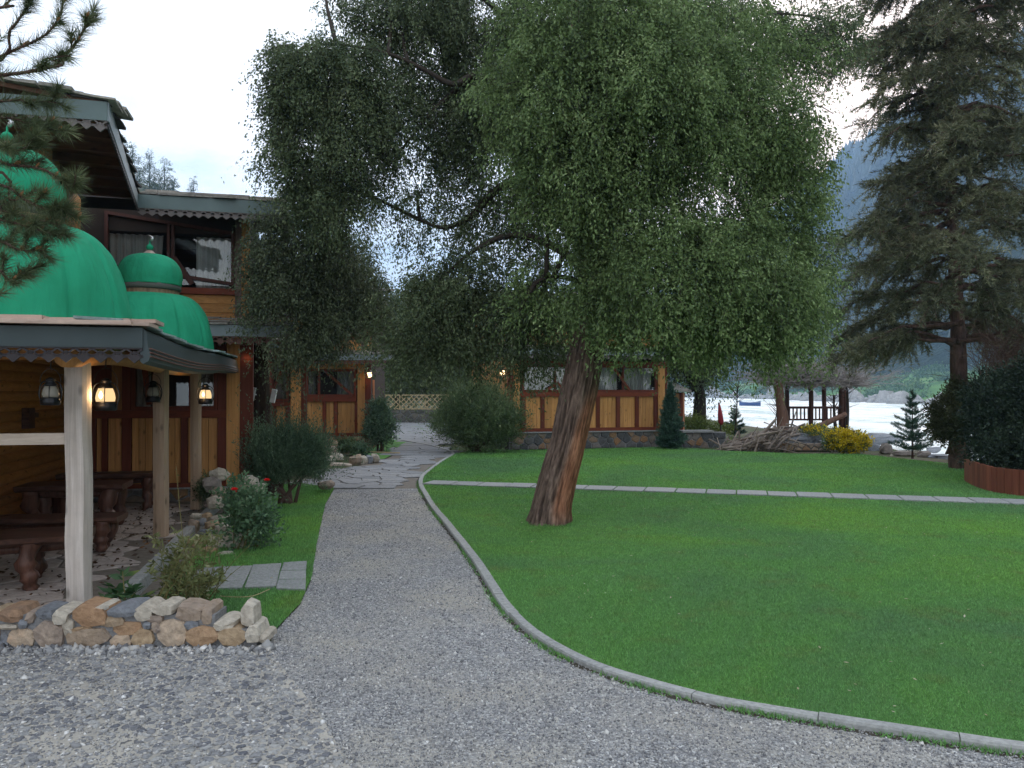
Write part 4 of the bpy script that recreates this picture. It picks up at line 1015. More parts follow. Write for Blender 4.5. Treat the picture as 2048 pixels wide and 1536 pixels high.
def dome(c, R, zb, zn, rn, rb_, zt, seed, lab):
    gores = 13
    def pleat(t, f): 
        s = abs(math.sin(t*gores/2+seed)); return 1-.075*(1-s)**6*math.sin(math.pi*min(1, f*.9+.12))+.022*mnoise.noise(Vector((math.cos(t)*4+seed, math.sin(t)*4, f*1.3)))+.011*math.sin(t*26+seed*3)*max(0, f)**5+.012*math.sin(t*5+f*7+seed)*math.sin(math.pi*f)+.02*mnoise.noise(Vector((math.cos(t+f)*9, math.sin(t+f)*9, seed+f)))*(1-f)
    m = MB(); prof = []
    for i in range(22):
        f = i/21; a = f*math.pi/2*0.97; prof.append((rn+(R-rn)*math.cos(a)**.85, zb-.1+(zn-zb+.1)*math.sin(a)))
    m.lathe(prof, (c[0], c[1], 0), 208, pleat); d_ = m.build('dome', M['dome'], pav, True, None, lab)
    m = MB(); prof = [(rn*.94, zn-.015), (rn*.97, zn), (rn*.96, zn+.05), (rn*.92, zn+.055)]; m.lathe(prof, (c[0], c[1], 0), 64, lambda t, f: 1+.012*math.sin(t*90)); m.build('wicker_collar', M['wicker'], d_)
    m = MB(); prof = [(rb_*.93, zn+.056), (rb_*.985, zn+.06), (rb_*.99, zn+.12), (rb_*.95, zn+.125)]; m.lathe(prof, (c[0], c[1], 0), 48); m.build('band', M['band_mat'], d_, True)
    m = MB(); prof = []; zb2 = zn+.115
    for i in range(18):
        f = i/17; r = rb_*(1.0+.035*math.sin(f*3.0)) if f < .35 else rb_*1.03*math.cos((f-.35)/.65*math.pi/2*.97)**.72
        prof.append((max(r, .012), zb2+(zt-zb2)*(f*.55/.35*.45 if f < .35 else .2475+.7525*(math.sin((f-.35)/.65*math.pi/2))*1.0)))
    m.lathe(prof, (c[0], c[1], 0), 72, lambda t, f: 1-.03*(1-abs(math.sin(t*5+seed)))**3+.02*mnoise.noise(Vector((math.cos(t)*2.5+seed, math.sin(t)*2.5, f*3))))
    m.build('upper_bulb', M['dome'], d_, True)
    m = MB(); m.lathe([(.09, zt-.02), (.075, zt+.005), (.03, zt+.045), (.012, zt+.05)], (c[0], c[1], 0), 20); m.build('finial_collar', M['brass'], d_, True)
    m = MB(); m.lathe([(.012, zt+.045), (.035, zt+.06), (.045, zt+.085), (.03, zt+.11), (.008, zt+.125), (.008, zt+.15), (.002, zt+.17)], (c[0], c[1], 0), 20); m.build('finial', M['dome'], d_, True)
    m = MB(); m.tube(smooth_line([(c[0]+.012, c[1], zt+.16), (c[0]+.03, c[1], zt+.20), (c[0]-.02, c[1], zt+.235)], 5), [.008, .014, .018, .02, .018, .015, .012, .01, .008, .005, .003], 6); m.build('crescent', M['steel'], d_, True)
dome((-3.80, 6.0), .87, 2.08, 2.85, .41, .39, 3.44, .3, 'large near green fabric dome with pine needles in front')
dome((-4.40, 9.7), .745, 2.06, 2.78, .345, .362, 3.28, 1.1, 'smaller farther green dome with a seamed bulb on top')

# patio floor
patio_poly = [(-9, 5.2), tuple(gp(205, 1222, ZP)[:2]), (-3.02, 6.58), (-3.62, 9.0), (-4.05, 11.0), (-6.3, 10.9), (-5.3, 7.5)]
patio_poly = [(-9, 5.22), (-2.75, 5.22), (-3.10, 6.58), (-3.66, 9.0), (-4.15, 11.15), (-6.4, 11.0), (-9, 10.4)]
sheet('patio', patio_poly, ZP-.012, M['dirt'])
pa = bpy.data.objects['patio']
for c, poly in voronoi([p for p in jgrid(-7.2, -2.7, 5.3, 11.1, .34, .30, .4) if pip(p[0], p[1], patio_poly)], .5):
    if not all(pip(a, b, patio_poly) for a, b in poly): 
        if not all(pip(c[0]+(a-c[0])*.55, c[1]+(b-c[1])*.55, patio_poly) for a, b in poly): continue
        poly = [(c[0]+(a-c[0])*.8, c[1]+(b-c[1])*.8) for a, b in poly]
    m = MB(); stone_piece(m, inset(poly, c, .011, .06), flatf, ZP-.02, ZP+random.uniform(-.004, .004), .15); m.build('flagstone', M['patio_stone'], pa)
edge = thing('patio_edging', 'pale concrete edging along the outer side of the pavilion patio', 'edging', (-3.3, 7.5, 0))
EL = smooth_line([(-2.80, 5.35, .1), (-3.04, 6.58, .1), (-3.60, 9.0, .1), (-4.05, 11.0, .1)], 10)
for i in range(0, 30, 3): kerb_piece(EL, i, i+3, 'edging_stone', M['kerb'], edge, 0, .115, .05, .004)

# front retaining wall: stones traced at their real size on the wall's face
rw = thing('retaining_wall', 'low honey coloured fieldstone wall in front of the pavilion patio', 'wall', (-2.6, 5.02, 0))
ST = [(60, 1000, 130, 80, 'w'), (180, 1010, 50, 70, 'w'), (262, 992, 100, 62, 'g'), (365, 1005, 95, 85, 'p'), (540, 1005, 210, 118, 'w'), (738, 974, 170, 60, 'g'), (868, 985, 100, 92, 'p'),
      (980, 964, 125, 58, 'p'), (1130, 990, 155, 92, 'w'), (1240, 1003, 65, 98, 'w'), (1345, 1058, 122, 60, 'p'), (50, 1067, 122, 36, 'p'), (140, 1050, 50, 55, 'g'), (125, 1132, 155, 112, 'w'),
      (300, 1112, 175, 152, 'w'), (408, 1065, 64, 104, 'p'), (528, 1132, 260, 116, 'w'), (675, 1037, 155, 60, 'w'), (490, 1078, 120, 26, 'w'), (765, 1080, 192, 82, 'w'), (725, 1167, 132, 86, 'w'), (862, 1137, 132, 122, 'w'),
      (935, 1018, 92, 46, 'w'), (943, 1068, 52, 72, 'w'), (1035, 1103, 182, 166, 'w'), (1222, 1120, 182, 116, 'w'), (1395, 1124, 168, 100, 'w'), (1520, 1113, 82, 96, 'p'), (1583, 1142, 52, 46, 'p'), (20, 1160, 55, 92, 'g'), (1150, 1055, 80, 50, 'g'),
      (-60, 1020, 90, 80, 'w'), (-70, 1120, 130, 100, 'w'), (-160, 1060, 100, 160, 'w'), (600, 960, 60, 30, 'p'), (890, 1055, 46, 46, 'g')]
def blob_stone(mb, cx, cz, w, h, f, d0, d1, seed, tilt=0.0):
    rr = random.Random(seed); n = 9; poly = []
    for k in range(n):
        a = 2*math.pi*(k+rr.uniform(-.28, .28))/n; c, s = math.cos(a), math.sin(a); q = (abs(c)**4+abs(s)**4)**(-1/4.)
        r = q*rr.uniform(.84, 1.02); x, z = c*r*w/2, s*r*h/2; poly.append((cx+x*math.cos(tilt)-z*math.sin(tilt), cz+x*math.sin(tilt)+z*math.cos(tilt)))
    V = [f(p[0], p[1], d0) for p in poly]+[f(cx+(p[0]-cx)*1.0, cz+(p[1]-cz)*1.0, d0+(d1-d0)*.6) for p in poly]+[f(cx+(p[0]-cx)*.88, cz+(p[1]-cz)*.86, d1+rr.uniform(-.008, .008)) for p in poly]+[f(cx+rr.uniform(-.1, .1)*w, cz+rr.uniform(-.1, .1)*h, d1+.008)]
    F_ = [tuple(range(n))]
    for i in range(n): j = (i+1) % n; F_ += [(i, n+i, n+j, j), (n+i, 2*n+i, 2*n+j, n+j), (2*n+i, 3*n, 2*n+j)]
    mb.add(V, F_)
wallf = lambda x, z, h: (x, 5.02+.20-h, z)
def z4(x, y):      # crop pixel -> world on the wall's face
    p = at(x*.332, 900+y*.332, 5.02); return p.x, p.z
for i, (x, y, w, h, t) in enumerate(ST):
    cx, cz = z4(x, y); k = .332*5.02/1600
    m = MB(); blob_stone(m, cx, max(cz, h*k*.45), w*k*1.20, h*k*1.22, wallf, .0, .2+random.uniform(-.012, .02), i*7+1, random.uniform(-.12, .12))
    m.build('stone', M[{'w': 'warm_stone', 'g': 'grey_stone', 'p': 'pale_stone'}[t]], rw)
# standing pale stone
cx, cz = z4(1480, 1008); m = MB(); blob_stone(m, cx, cz, .110, .165, wallf, .04, .17, 333, -.1); m.build('stone', M['pale_stone'], rw, False, None, 'upright pale stone standing on the end of the wall')
m = MB(); xr = z4(1290, 1000)[0]; m.box(-6, xr, 5.035, 5.24, -.02, .205); m.box(xr+.001, z4(1540, 1000)[0], 5.04, 5.22, -.02, .115); m.build('mortar', M['mortar'], rw)

n = 900; Q = np.column_stack([RNG.uniform(-4.2, -1.5, n), 5.0-np.abs(RNG.normal(0, .06, n))]); sz = RNG.gamma(2.5, .005, n)+.003
o = np_copies('wall_rubble', octv, octf, np.column_stack([Q, np.full(n, .012)]), rand_rot(n), np.column_stack([sz*1.3, sz, sz*.7]), M['pebble'], None, 'stuff'); setp(o, 'small stone chips along the foot of the fieldstone wall', 'gravel')
# ================================================================== tables and benches in the pavilion
def root_leg(m, p, q, r0, r1, seed):
    rr = random.Random(seed); p, q = Vector(p), Vector(q); mid = p.lerp(q, .45)+Vector((rr.uniform(-.05, .05), rr.uniform(-.05, .05), 0)); q3 = p.lerp(q, .75)+Vector((rr.uniform(-.03, .03), rr.uniform(-.03, .03), 0))
    pts = smooth_line([p, mid, q3, q], 4); n = len(pts); m.tube(pts, [r0*(1-i/(n-1))+r1*(i/(n-1))+.012*math.sin(i*1.7+seed) for i in range(n)], 9, .35, seed=seed)
def slab(m, a, b, w, z, th, seed):
    a, b = Vector(a), Vector(b); d = (b-a).normalized(); s = Vector((-d.y, d.x, 0)); n = 14; k = len(m.v)
    for i in range(n+1):
        p = a.lerp(b, i/n); e = .04*math.sin(i/n*math.pi)+.0
        w0 = w/2*(1+.12*mnoise.noise(Vector((i*.6, seed, 0))))+e*.3; w1 = w/2*(1+.12*mnoise.noise(Vector((i*.6, seed, 5))))+e*.3
        for ww, zz in ((-w0, z-.004), (-w0*.97, z-th*.6), (-w0*.8, z-th), (w1*.8, z-th), (w1*.97, z-th*.6), (w1, z-.004)): q = p+s*ww; m.v.append((q.x, q.y, zz+.004*mnoise.noise(Vector((i*.9, ww*4, seed)))))
    for i in range(n):
        for j in range(6): q = k+i*6+j; q1 = k+i*6+(j+1) % 6; m.f.append((q, q1, q1+6, q+6))
    m.f.append(tuple(k+j for j in range(6))[::-1]); m.f.append(tuple(k+n*6+j for j in range(6)))
def root_table(name, label, cat, a, b, w, zt, th, seed, r=.06, group=None, us=(.12, .88)):
    a, b = Vector(a), Vector(b); t = thing(name, label, cat, ((a.x+b.x)/2, (a.y+b.y)/2, ZP), group)
    m = MB(); slab(m, a, b, w, zt, th, seed); m.build('top', M['dark_wood'], t, False)
    d = (b-a).normalized(); s = Vector((-d.y, d.x, 0)); rr = random.Random(seed)
    for u_, v_ in ((us[0], -.3), (us[0], .3), (us[1], -.3), (us[1], .3)):
        p = a.lerp(b, u_)+s*w*v_; m = MB(); root_leg(m, (p.x, p.y, zt-th*.7), (p.x+rr.uniform(-.06, .06), p.y+rr.uniform(-.05, .05), ZP), r*1.5, r*.8, seed+int(u_*10)+int(v_*10)); m.build('leg', M['dark_leg'], t, True)
    m = MB(); p0, p1 = a.lerp(b, .08)+Vector((0, 0, zt-th-.03)), a.lerp(b, .92)+Vector((0, 0, zt-th-.035)); m.tube(smooth_line([p0, p0.lerp(p1, .5)+Vector((0, 0, -.02)), p1], 5), r*.75, 8, .4, seed=seed+3); m.build('stretcher', M['dark_leg'], t, True)
    return t
def ptz(px, py, z): q = gp(px, py, z); return (q.x, q.y, 0)
gT = 'dark root wood tables and benches under the pavilion'
root_table('root_table', 'largest dark root wood table, nearest the honey stone wall', 'table', (-4.7, 5.95, 0), (-3.38, 6.45, 0), .52, .50, .07, 3, .055, gT, (.45, .72))
root_table('root_bench', 'dark root wood bench just behind the nearest pavilion table', 'bench', (-4.95, 7.45, 0), (-3.72, 7.65, 0), .34, .44, .06, 11, .05, gT)
root_table('root_table', 'knotty dark root wood table in the middle of the pavilion', 'table', (-5.35, 8.75, 0), (-4.32, 9.0, 0), .55, .60, .07, 23, .06, gT)
root_table('root_bench', 'farthest dark bench, close to the lodge wall behind the posts', 'bench', (-5.7, 10.1, 0), (-4.52, 10.35, 0), .34, .58, .07, 31, .045, gT)
P = [(random.uniform(-5.6, -3.2), random.uniform(5.5, 10.5)) for _ in range(900)]; P = np.array([(x, y, ZP+.012) for x, y in P if pip(x, y, patio_poly)]); D = np.column_stack([RNG.normal(0, 1, len(P)), RNG.normal(0, 1, len(P)), RNG.normal(.05, .2, len(P))])
o = leaf_quads(P, D, np.full(len(P), .045), np.full(len(P), .022), 'fallen_leaves', mat_leaf('dry brown leaves', (.03, .02, .015), (.10, .055, .03), (.30, .14, .05), gain=1.0), None); setp(o, 'dry brown leaves littering the pavilion floor', 'leaf litter')
# stump stool between
m = MB(); q = gp(130, 1040, ZP); m.tube([(q.x, q.y, ZP), (q.x+.01, q.y, ZP+.15), (q.x, q.y, ZP+.36)], [.13, .11, .13], 12, .4); m.build_top('tree_stump', M['dark_leg'], 'dark stump stool behind the front post by the log wall', 'stool', (q.x, q.y, ZP), True)

# ================================================================== lanterns
def lantern(px, py, Y, h, lit, label, hook_top):
    c = at(px, py, Y); t = thing('lantern', label, 'lantern', (c.x, c.y, c.z-h*.5), 'hurricane lanterns hanging under the pavilion eave')
    x, y, z0 = c.x, c.y, c.z-h*.5; R = h*.30
    m = MB(); m.lathe([(R*.85, 0), (R*1.0, h*.03), (R*1.02, h*.16), (R*.9, h*.2), (R*.95, h*.22), (R*.8, h*.26)], (x, y, z0), 24); m.build('tank', M['iron'], t, True)
    m = MB(); m.lathe([(R*.80, h*.262), (R*.86, h*.36), (R*.78, h*.5), (R*.60, h*.64)], (x, y, z0), 24); m.build('globe', M['lit_globe'] if lit else M['globe'], t, True)
    m = MB(); m.lathe([(R*.66, h*.63), (R*.68, h*.68), (R*.45, h*.74), (R*.42, h*.82), (R*.52, h*.83), (R*.4, h*.88), (R*.12, h*.92)], (x, y, z0), 20); m.build('cap', M['iron'], t, True)
    for a in (0.4, 2.0, 3.54, 5.1):
        m = MB(); ca, sa = math.cos(a), math.sin(a); m.tube([(x+R*1.0*ca, y+R*1.0*sa, z0+h*.2), (x+R*1.02*ca, y+R*1.02*sa, z0+h*.45), (x+R*.7*ca, y+R*.7*sa, z0+h*.66)], h*.014, 5); m.build('guard_wire', M['iron'], t)
    for sgn in (-1, 1):
        m = MB(); m.tube(smooth_line([(x+sgn*R*1.0, y, z0+h*.1), (x+sgn*R*1.28, y, z0+h*.4), (x+sgn*R*1.0, y, z0+h*.72), (x+sgn*R*.45, y, z0+h*.80)], 4), h*.022, 6); m.build('side_tube', M['iron'], t)
    m = MB(); arc = [(x+R*1.15*math.cos(a), y, z0+h*.75+R*1.5*math.sin(a)) for a in np.linspace(0, math.pi, 11)]; m.tube(arc, h*.012, 5); m.build('bail_handle', M['iron'], t)
    m = MB(); m.tube([(x, y, z0+h*.75+R*1.5), (x+.004, y, hook_top)], .004, 5); m.build('hanging_wire', M['iron'], t)
    if lit:
        m = MB(); m.lathe([(.002, h*.33), (R*.16, h*.38), (R*.2, h*.44), (R*.1, h*.52), (.002, h*.56)], (x-.0, y-R*.86, z0), 10); m.build('flame', M['flame'], t, True)
        ld = bpy.data.lights.new('lantern_glow', 'POINT'); ld.energy = 1.2; ld.color = (1, .62, .3); ld.shadow_soft_size = .05; lo = bpy.data.objects.new('lantern_glow', ld); lo.location = (0, -R*1.5, h*.45); lo.parent = t; COL.objects.link(lo)
    return t
lantern(101, 780, 5.25, .20, False, 'unlit black lantern left of the foremost pavilion post', 1.83)
lantern(211, 786, 5.75, .255, True, 'large lit lantern just right of the foremost pavilion post', 1.88)
lantern(306, 781, 8.2, .24, False, 'dim lantern against the second pavilion post', 1.9)
lantern(411, 786, 9.6, .27, True, 'small lit lantern right of the third pavilion post', 1.9)
def wall_lamp(px, py, Y, label, s=.11):
    c = at(px, py, Y); t = thing('wall_lamp', label, 'lamp', c, 'lit wall lamps on lodge corners')
    m = MB(); m.lathe([(s*.16, -s*.5), (s*.38, -s*.35), (s*.42, s*.25), (s*.3, s*.35)], c, 10); m.build('lamp_glass', M['flame'], t, True)
    m = MB(); m.lathe([(s*.5, s*.36), (s*.42, s*.5), (s*.1, s*.75), (s*.05, s*.85)], c, 10); m.build('cap', M['iron'], t, True)
    m = MB(); m.bar(c+Vector((-.02, .0, s*.8)), c+Vector((-.14, .05, s*.8)), .015); m.bar(c+Vector((-.14, .05, -s*.2)), c+Vector((-.14, .05, s*1.0)), .03); m.build('bracket', M['iron'], t)
    ld = bpy.data.lights.new('lamp_glow', 'POINT'); ld.energy = .7; ld.color = (1, .6, .28); ld.shadow_soft_size = .05; lo = bpy.data.objects.new('lamp_glow', ld); lo.location = (0.05, -.15, 0); lo.parent = t; COL.objects.link(lo)
wall_lamp(494, 719, 11.7, 'lit lamp on the corner of the nearest lodge beside the dark trunk')
wall_lamp(739, 749, 22.2, 'lit lamp on the right corner of the middle lodge', .16)
wall_lamp(1005, 745, 22.0, 'small lit lamp at the left corner of the far lodge above the round bush', .16)

# ================================================================== LODGE B (middle)
B = thing('wooden_lodge', 'middle timber lodge with a diagonal braced window left of the curving path', 'building', (-4.8, 22.5, 0))
F1 = F((-4.83, 18.8), U); f1 = lambda px: F1.a(px); z1 = lambda py: F1.z(575, py)
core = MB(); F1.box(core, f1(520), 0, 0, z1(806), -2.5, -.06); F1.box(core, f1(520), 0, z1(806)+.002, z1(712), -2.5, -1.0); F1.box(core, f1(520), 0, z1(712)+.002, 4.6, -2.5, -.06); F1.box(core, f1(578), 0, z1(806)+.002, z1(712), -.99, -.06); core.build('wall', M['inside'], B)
window(F1, f1(525), f1(578), z1(803), z1(712), B, 0, .06, braces=((f1(546), z1(780), f1(574), z1(718)),), curtains=((f1(553), f1(575), .1),), fmat='red_trim')
for a, b in ((572, 581), (548, 552)): m = MB(); F1.box(m, f1(a), f1(b), .2, z1(805), -.05, .03); m.build('post', M['red_trim'], B)
panel(F1, f1(552.5), f1(571.5), .25, z1(812), -.01, B)
m = MB(); F1.box(m, f1(520), f1(581), z1(812)+.002, z1(804), -.05, .04); m.build('rail', M['red_trim_h'], B)
m = MB(); F1.box(m, f1(581.5), f1(602), .2, z1(705), -.05, .06); m.build('column', M['pine_plank_v'], B)
m = MB(); F1.box(m, f1(602.5), .0, .2, z1(705), -.05, .05); m.build('corner_post', M['red_trim'], B)
skirt(F1, F1.a(535, .7), F1.a(655, .7), F1.z(600, 682, .7), .7, B, M['fascia_green'], M['trim_red'], h=.17, dep=.12, uw=.14, rows=3, sl=.2)
panel(F1, f1(535), 0, F1.z(575, 665), F1.z(575, 640), .0, B, .14, True)
FB = F((at(742, 785, 22.4).x, 22.4), (1, .06)); fb = lambda px: FB.a(px); zb = lambda py: FB.z(700, py)
core = MB(); aB = fb(600)
FB.box(core, aB, 0, 0, zb(803), -4, -.06); FB.box(core, aB, 0, zb(803)+.002, zb(738), -4, -1.2); FB.box(core, aB, 0, zb(738)+.002, zb(674), -4, -.06); FB.box(core, aB, 0, zb(674)+.002, zb(600), -4, -1.2); FB.box(core, fb(713), 0, zb(803)+.002, zb(738), -1.19, -.06); FB.box(core, aB, 0, zb(600)+.002, zb(590), -4, -.06); core.build('wall', M['inside'], B)
rubble(FB, aB, .02, 0, zb(873), -.1, .04, B, M['warm_stone'], .3, .15)
m = MB(); FB.box(m, aB, .05, zb(872.5), zb(866), -.05, .05); m.build('sill', M['red_trim_h'], B)
m = MB(); FB.box(m, aB, fb(713), zb(803), zb(794), -.05, .05); m.build('rail', M['red_trim_h'], B)
window(FB, fb(611), fb(713), zb(794)+.002, zb(738), B, 0, .07, mull=(fb(638),), braces=((fb(651), zb(743), fb(706), zb(791)),), curtains=((fb(614), fb(630), .1), (fb(672), fb(709), .15)), fmat='red_trim_h')
for a, b in ((602, 612), (646, 652), (668, 675), (710, 715)): m = MB(); FB.box(m, fb(a), fb(b), zb(866)+.002, zb(803)-.002, -.05, .035); m.build('post', M['red_trim_h'], B)
for a, b in ((612.5, 645.5), (652.5, 667.5), (675.5, 709.5)): panel(FB, fb(a), fb(b), zb(866)+.004, zb(803)-.004, -.01, B, .13)
m = MB(); FB.box(m, fb(600), fb(713), zb(738)+.003, zb(722), -.05, .05); m.build('header', M['pine_plank_h'], B)
m = MB(); FB.box(m, fb(715.5), fb(730), zb(866)+.002, zb(716), -.05, .06); m.build('column', M['pine_plank_v'], B)
m = MB(); FB.box(m, fb(730.5), .0, zb(893), zb(716), -.05, .05); m.build('corner_post', M['red_trim'], B)
p_ = FB.pt(.08, .08, 0); m = MB(); m.tube([(p_.x, p_.y, .1), (p_.x, p_.y, zb(760))], .03, 8); m.build('downpipe', M['copper_pipe'], B)
skirt(FB, FB.a(600, .7), FB.a(778, .7), FB.z(700, 709, .7), .7, B, M['fascia_pale'], M['trim_red'], h=.15, dep=.12, uw=.16, rows=3, sl=.14)
panel(FB, aB, fb(724), zb(703), zb(678), -.01, B, .16, True)
m = MB(); FB.box(m, aB, fb(742), zb(678)+.002, zb(672), -.05, .03); m.build('rail', M['red_trim_h'], B)
window(FB, fb(615), fb(722), zb(672)+.002, zb(605), B, 0, .07, mull=(fb(660),), curtains=((fb(618), fb(650), .1), (fb(672), fb(720), .2)), fmat='red_trim')
m = MB(); FB.box(m, fb(722.5), fb(728), zb(703), zb(600), -.05, .04); m.build('corner_post', M['old_post'], B)
m = MB(); FB.box(m, fb(728.5), .0, zb(703), zb(600), -.05, .02); m.build('corner_post', M['pine_plank_v'], B)
skirt(FB, FB.a(600, .8), FB.a(745, .8), FB.z(720, 582, .8), .8, B, M['fascia_pale'], M['trim_grey'], h=.15, dep=.12, uw=.16, rows=3, sl=.2)
m = MB(); g = FB.pt; zz = FB.z(720, 582, .8)+.12; m.hexa([g(aB-3, 0, zz), g(.3, 0, zz), g(.3, -4, zz+.5), g(aB-3, -4, zz+.5), g(aB-3, 0, zz+.06), g(.3, 0, zz+.06), g(.3, -4, zz+.56), g(aB-3, -4, zz+.56)]); m.build('roof', M['slate'], B)

# ================================================================== LODGE C (far right)
C_ = thing('wooden_lodge', 'far timber lodge on a dark stone plinth behind the leaning tree', 'building', (2.2, 23.5, 0))
FC = F((at(1019, 785, 22.4).x, 22.4), (1, .27)); fc_ = lambda px: FC.a(px); zc = lambda py, px=1180: FC.z(px, py)
aE = fc_(1332)
zP, zS0, zR0, zR1, zT = zc(864), zc(857), zc(793), zc(784), zc(731)
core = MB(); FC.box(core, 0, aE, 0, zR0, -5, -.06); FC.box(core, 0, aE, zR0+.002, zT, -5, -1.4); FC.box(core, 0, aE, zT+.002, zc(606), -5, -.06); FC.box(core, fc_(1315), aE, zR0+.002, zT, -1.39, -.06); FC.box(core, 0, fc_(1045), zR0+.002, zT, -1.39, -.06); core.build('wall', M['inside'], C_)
rubble(FC, 0, aE+.4, 0, zP, -.1, .10, C_, M['plinth_stone'], .27, .17)
m = MB(); FC.box(m, 0, aE, zP, zP+.03, -.05, .14); m.build('drip_ledge', M['paver'], C_)
m = MB(); FC.box(m, 0, aE, zP+.032, zS0+.02, -.05, .05); m.build('sill', M['red_trim_h'], C_)
m = MB(); FC.box(m, fc_(1039), fc_(1315), zR0, zR1, -.05, .05); m.build('rail', M['red_trim_h'], C_)
edges = [1047, 1085, 1121, 1158, 1195.5, 1235.5, 1273.5, 1311]
for i, e in enumerate(edges):
    m = MB(); FC.box(m, fc_(e-3.6), fc_(e+3.6), zS0+.022, zR0-.002, -.05, .035); m.build('post', M['red_trim'], C_)
    if i: panel(FC, fc_(edges[i-1]+3.8), fc_(e-3.8), zS0+.024, zR0-.004, -.01, C_, .12)
window(FC, fc_(1044), fc_(1178), zR1+.002, zT, C_, 0, .06, mull=(fc_(1110.5),), braces=((fc_(1113), zc(765), fc_(1126), zR1+.05), (fc_(1108), zc(770), fc_(1092), zR1+.05)), curtains=((fc_(1049), fc_(1102), .2), (fc_(1115), fc_(1172), .15)), fmat='red_trim')
window(FC, fc_(1180), fc_(1314), zR1+.002, zT, C_, 0, .06, mull=(fc_(1246),), braces=((fc_(1226), zc(735), fc_(1258), zR1+.05),), curtains=((fc_(1198), fc_(1240), .1), (fc_(1250), fc_(1309), .15)), fmat='red_trim')
m = MB(); FC.box(m, fc_(1036), aE, zT+.003, zT+.12, -.05, .05); m.build('header', M['red_trim_h'], C_)
m = MB(); FC.box(m, fc_(1026), fc_(1038.5), zS0+.022, zT+.1, -.05, .06); m.build('column', M['pine_plank_v'], C_)
m = MB(); FC.box(m, -.05, fc_(1025.5), .4, zT+.1, -.05, .05); m.build('corner_post', M['red_trim'], C_)
m = MB(); FC.box(m, fc_(1315), fc_(1328), zS0+.022, zT-.004, -.05, .06); m.build('column', M['pine_plank_v'], C_)
m = MB(); FC.box(m, fc_(1328.5), aE+.02, .4, zT-.004, -.05, .05); m.build('corner_post', M['red_trim'], C_)
skirt(FC, -.6, FC.a(1336, .7), FC.z(1250, 700, .7), .7, C_, M['fascia_pale'], M['trim_grey'], h=.15, dep=.12, uw=.16, rows=3, sl=.14)
panel(FC, fc_(1060), aE-.1, zc(697), zc(655), .0, C_, .15, True)
window(FC, fc_(1070), fc_(1318), zc(652), zc(618), C_, .0, .06, mull=(fc_(1150), fc_(1230)), fmat='red_trim')
skirt(FC, -.4, aE+.5, zc(600), .8, C_, M['fascia_pale'], M['trim_grey'], h=.15, dep=.12, uw=.16, rows=3, sl=.2)
FCs = F(tuple(FC.pt(0, -5, 0)[:2]), (FC.n.x, FC.n.y)); panel(FCs, 0, 4.9, zP, zc(606)-.02, .0, C_, .30)
# small lean-to at its right end
FD = F((FC.pt(aE+.05, -1.2, 0).x, FC.pt(aE+.05, -1.2, 0).y), (1, .27)); aD = FD.a(1364)
m = MB(); FD.box(m, 0, aD, 0, FD.z(1350, 785), -2, -.03); m.build('lean_to_wall', M['inside'], C_)
panel(FD, 0, aD, .45, FD.z(1350, 787), -.0, C_, .14)
m = MB(); FD.box(m, aD-.09, aD, .2, FD.z(1350, 785), -.02, .05); m.build('corner_post', M['red_trim'], C_)
m = MB(); FD.box(m, aD+.005, aD+.06, .2, FD.z(1350, 785), -.0, .055); m.build('downpipe', M['copper_pipe'], C_)
m = MB(); g = FD.pt; zz = FD.z(1350, 784); m.hexa([g(-.1, .25, zz), g(aD+.2, .25, zz), g(aD+.2, -2, zz+.5), g(-.1, -2, zz+.5), g(-.1, .25, zz+.05), g(aD+.2, .25, zz+.05), g(aD+.2, -2, zz+.55), g(-.1, -2, zz+.55)]); m.build('lean_to_roof', M['slate'], C_)
# low dark stone wall right of lodge C
lw = thing('stone_wall', 'low dark stone wall with a pale cap right of the far lodge', 'wall', at(1400, 892, 24.0)*1.0)
lw.location.z = 0
FW = F((at(1366, 785, 23.6).x, 23.6), (1, .1)); rubble(FW, 0, FW.a(1452), -.1, .42, -.4, 0, lw, M['plinth_stone'], .3, .16)
m = MB(); FW.box(m, -.02, FW.a(1426), .421, .48, -.42, .05); m.build('cap', M['paver'], lw)

# ---- PART TWO ----

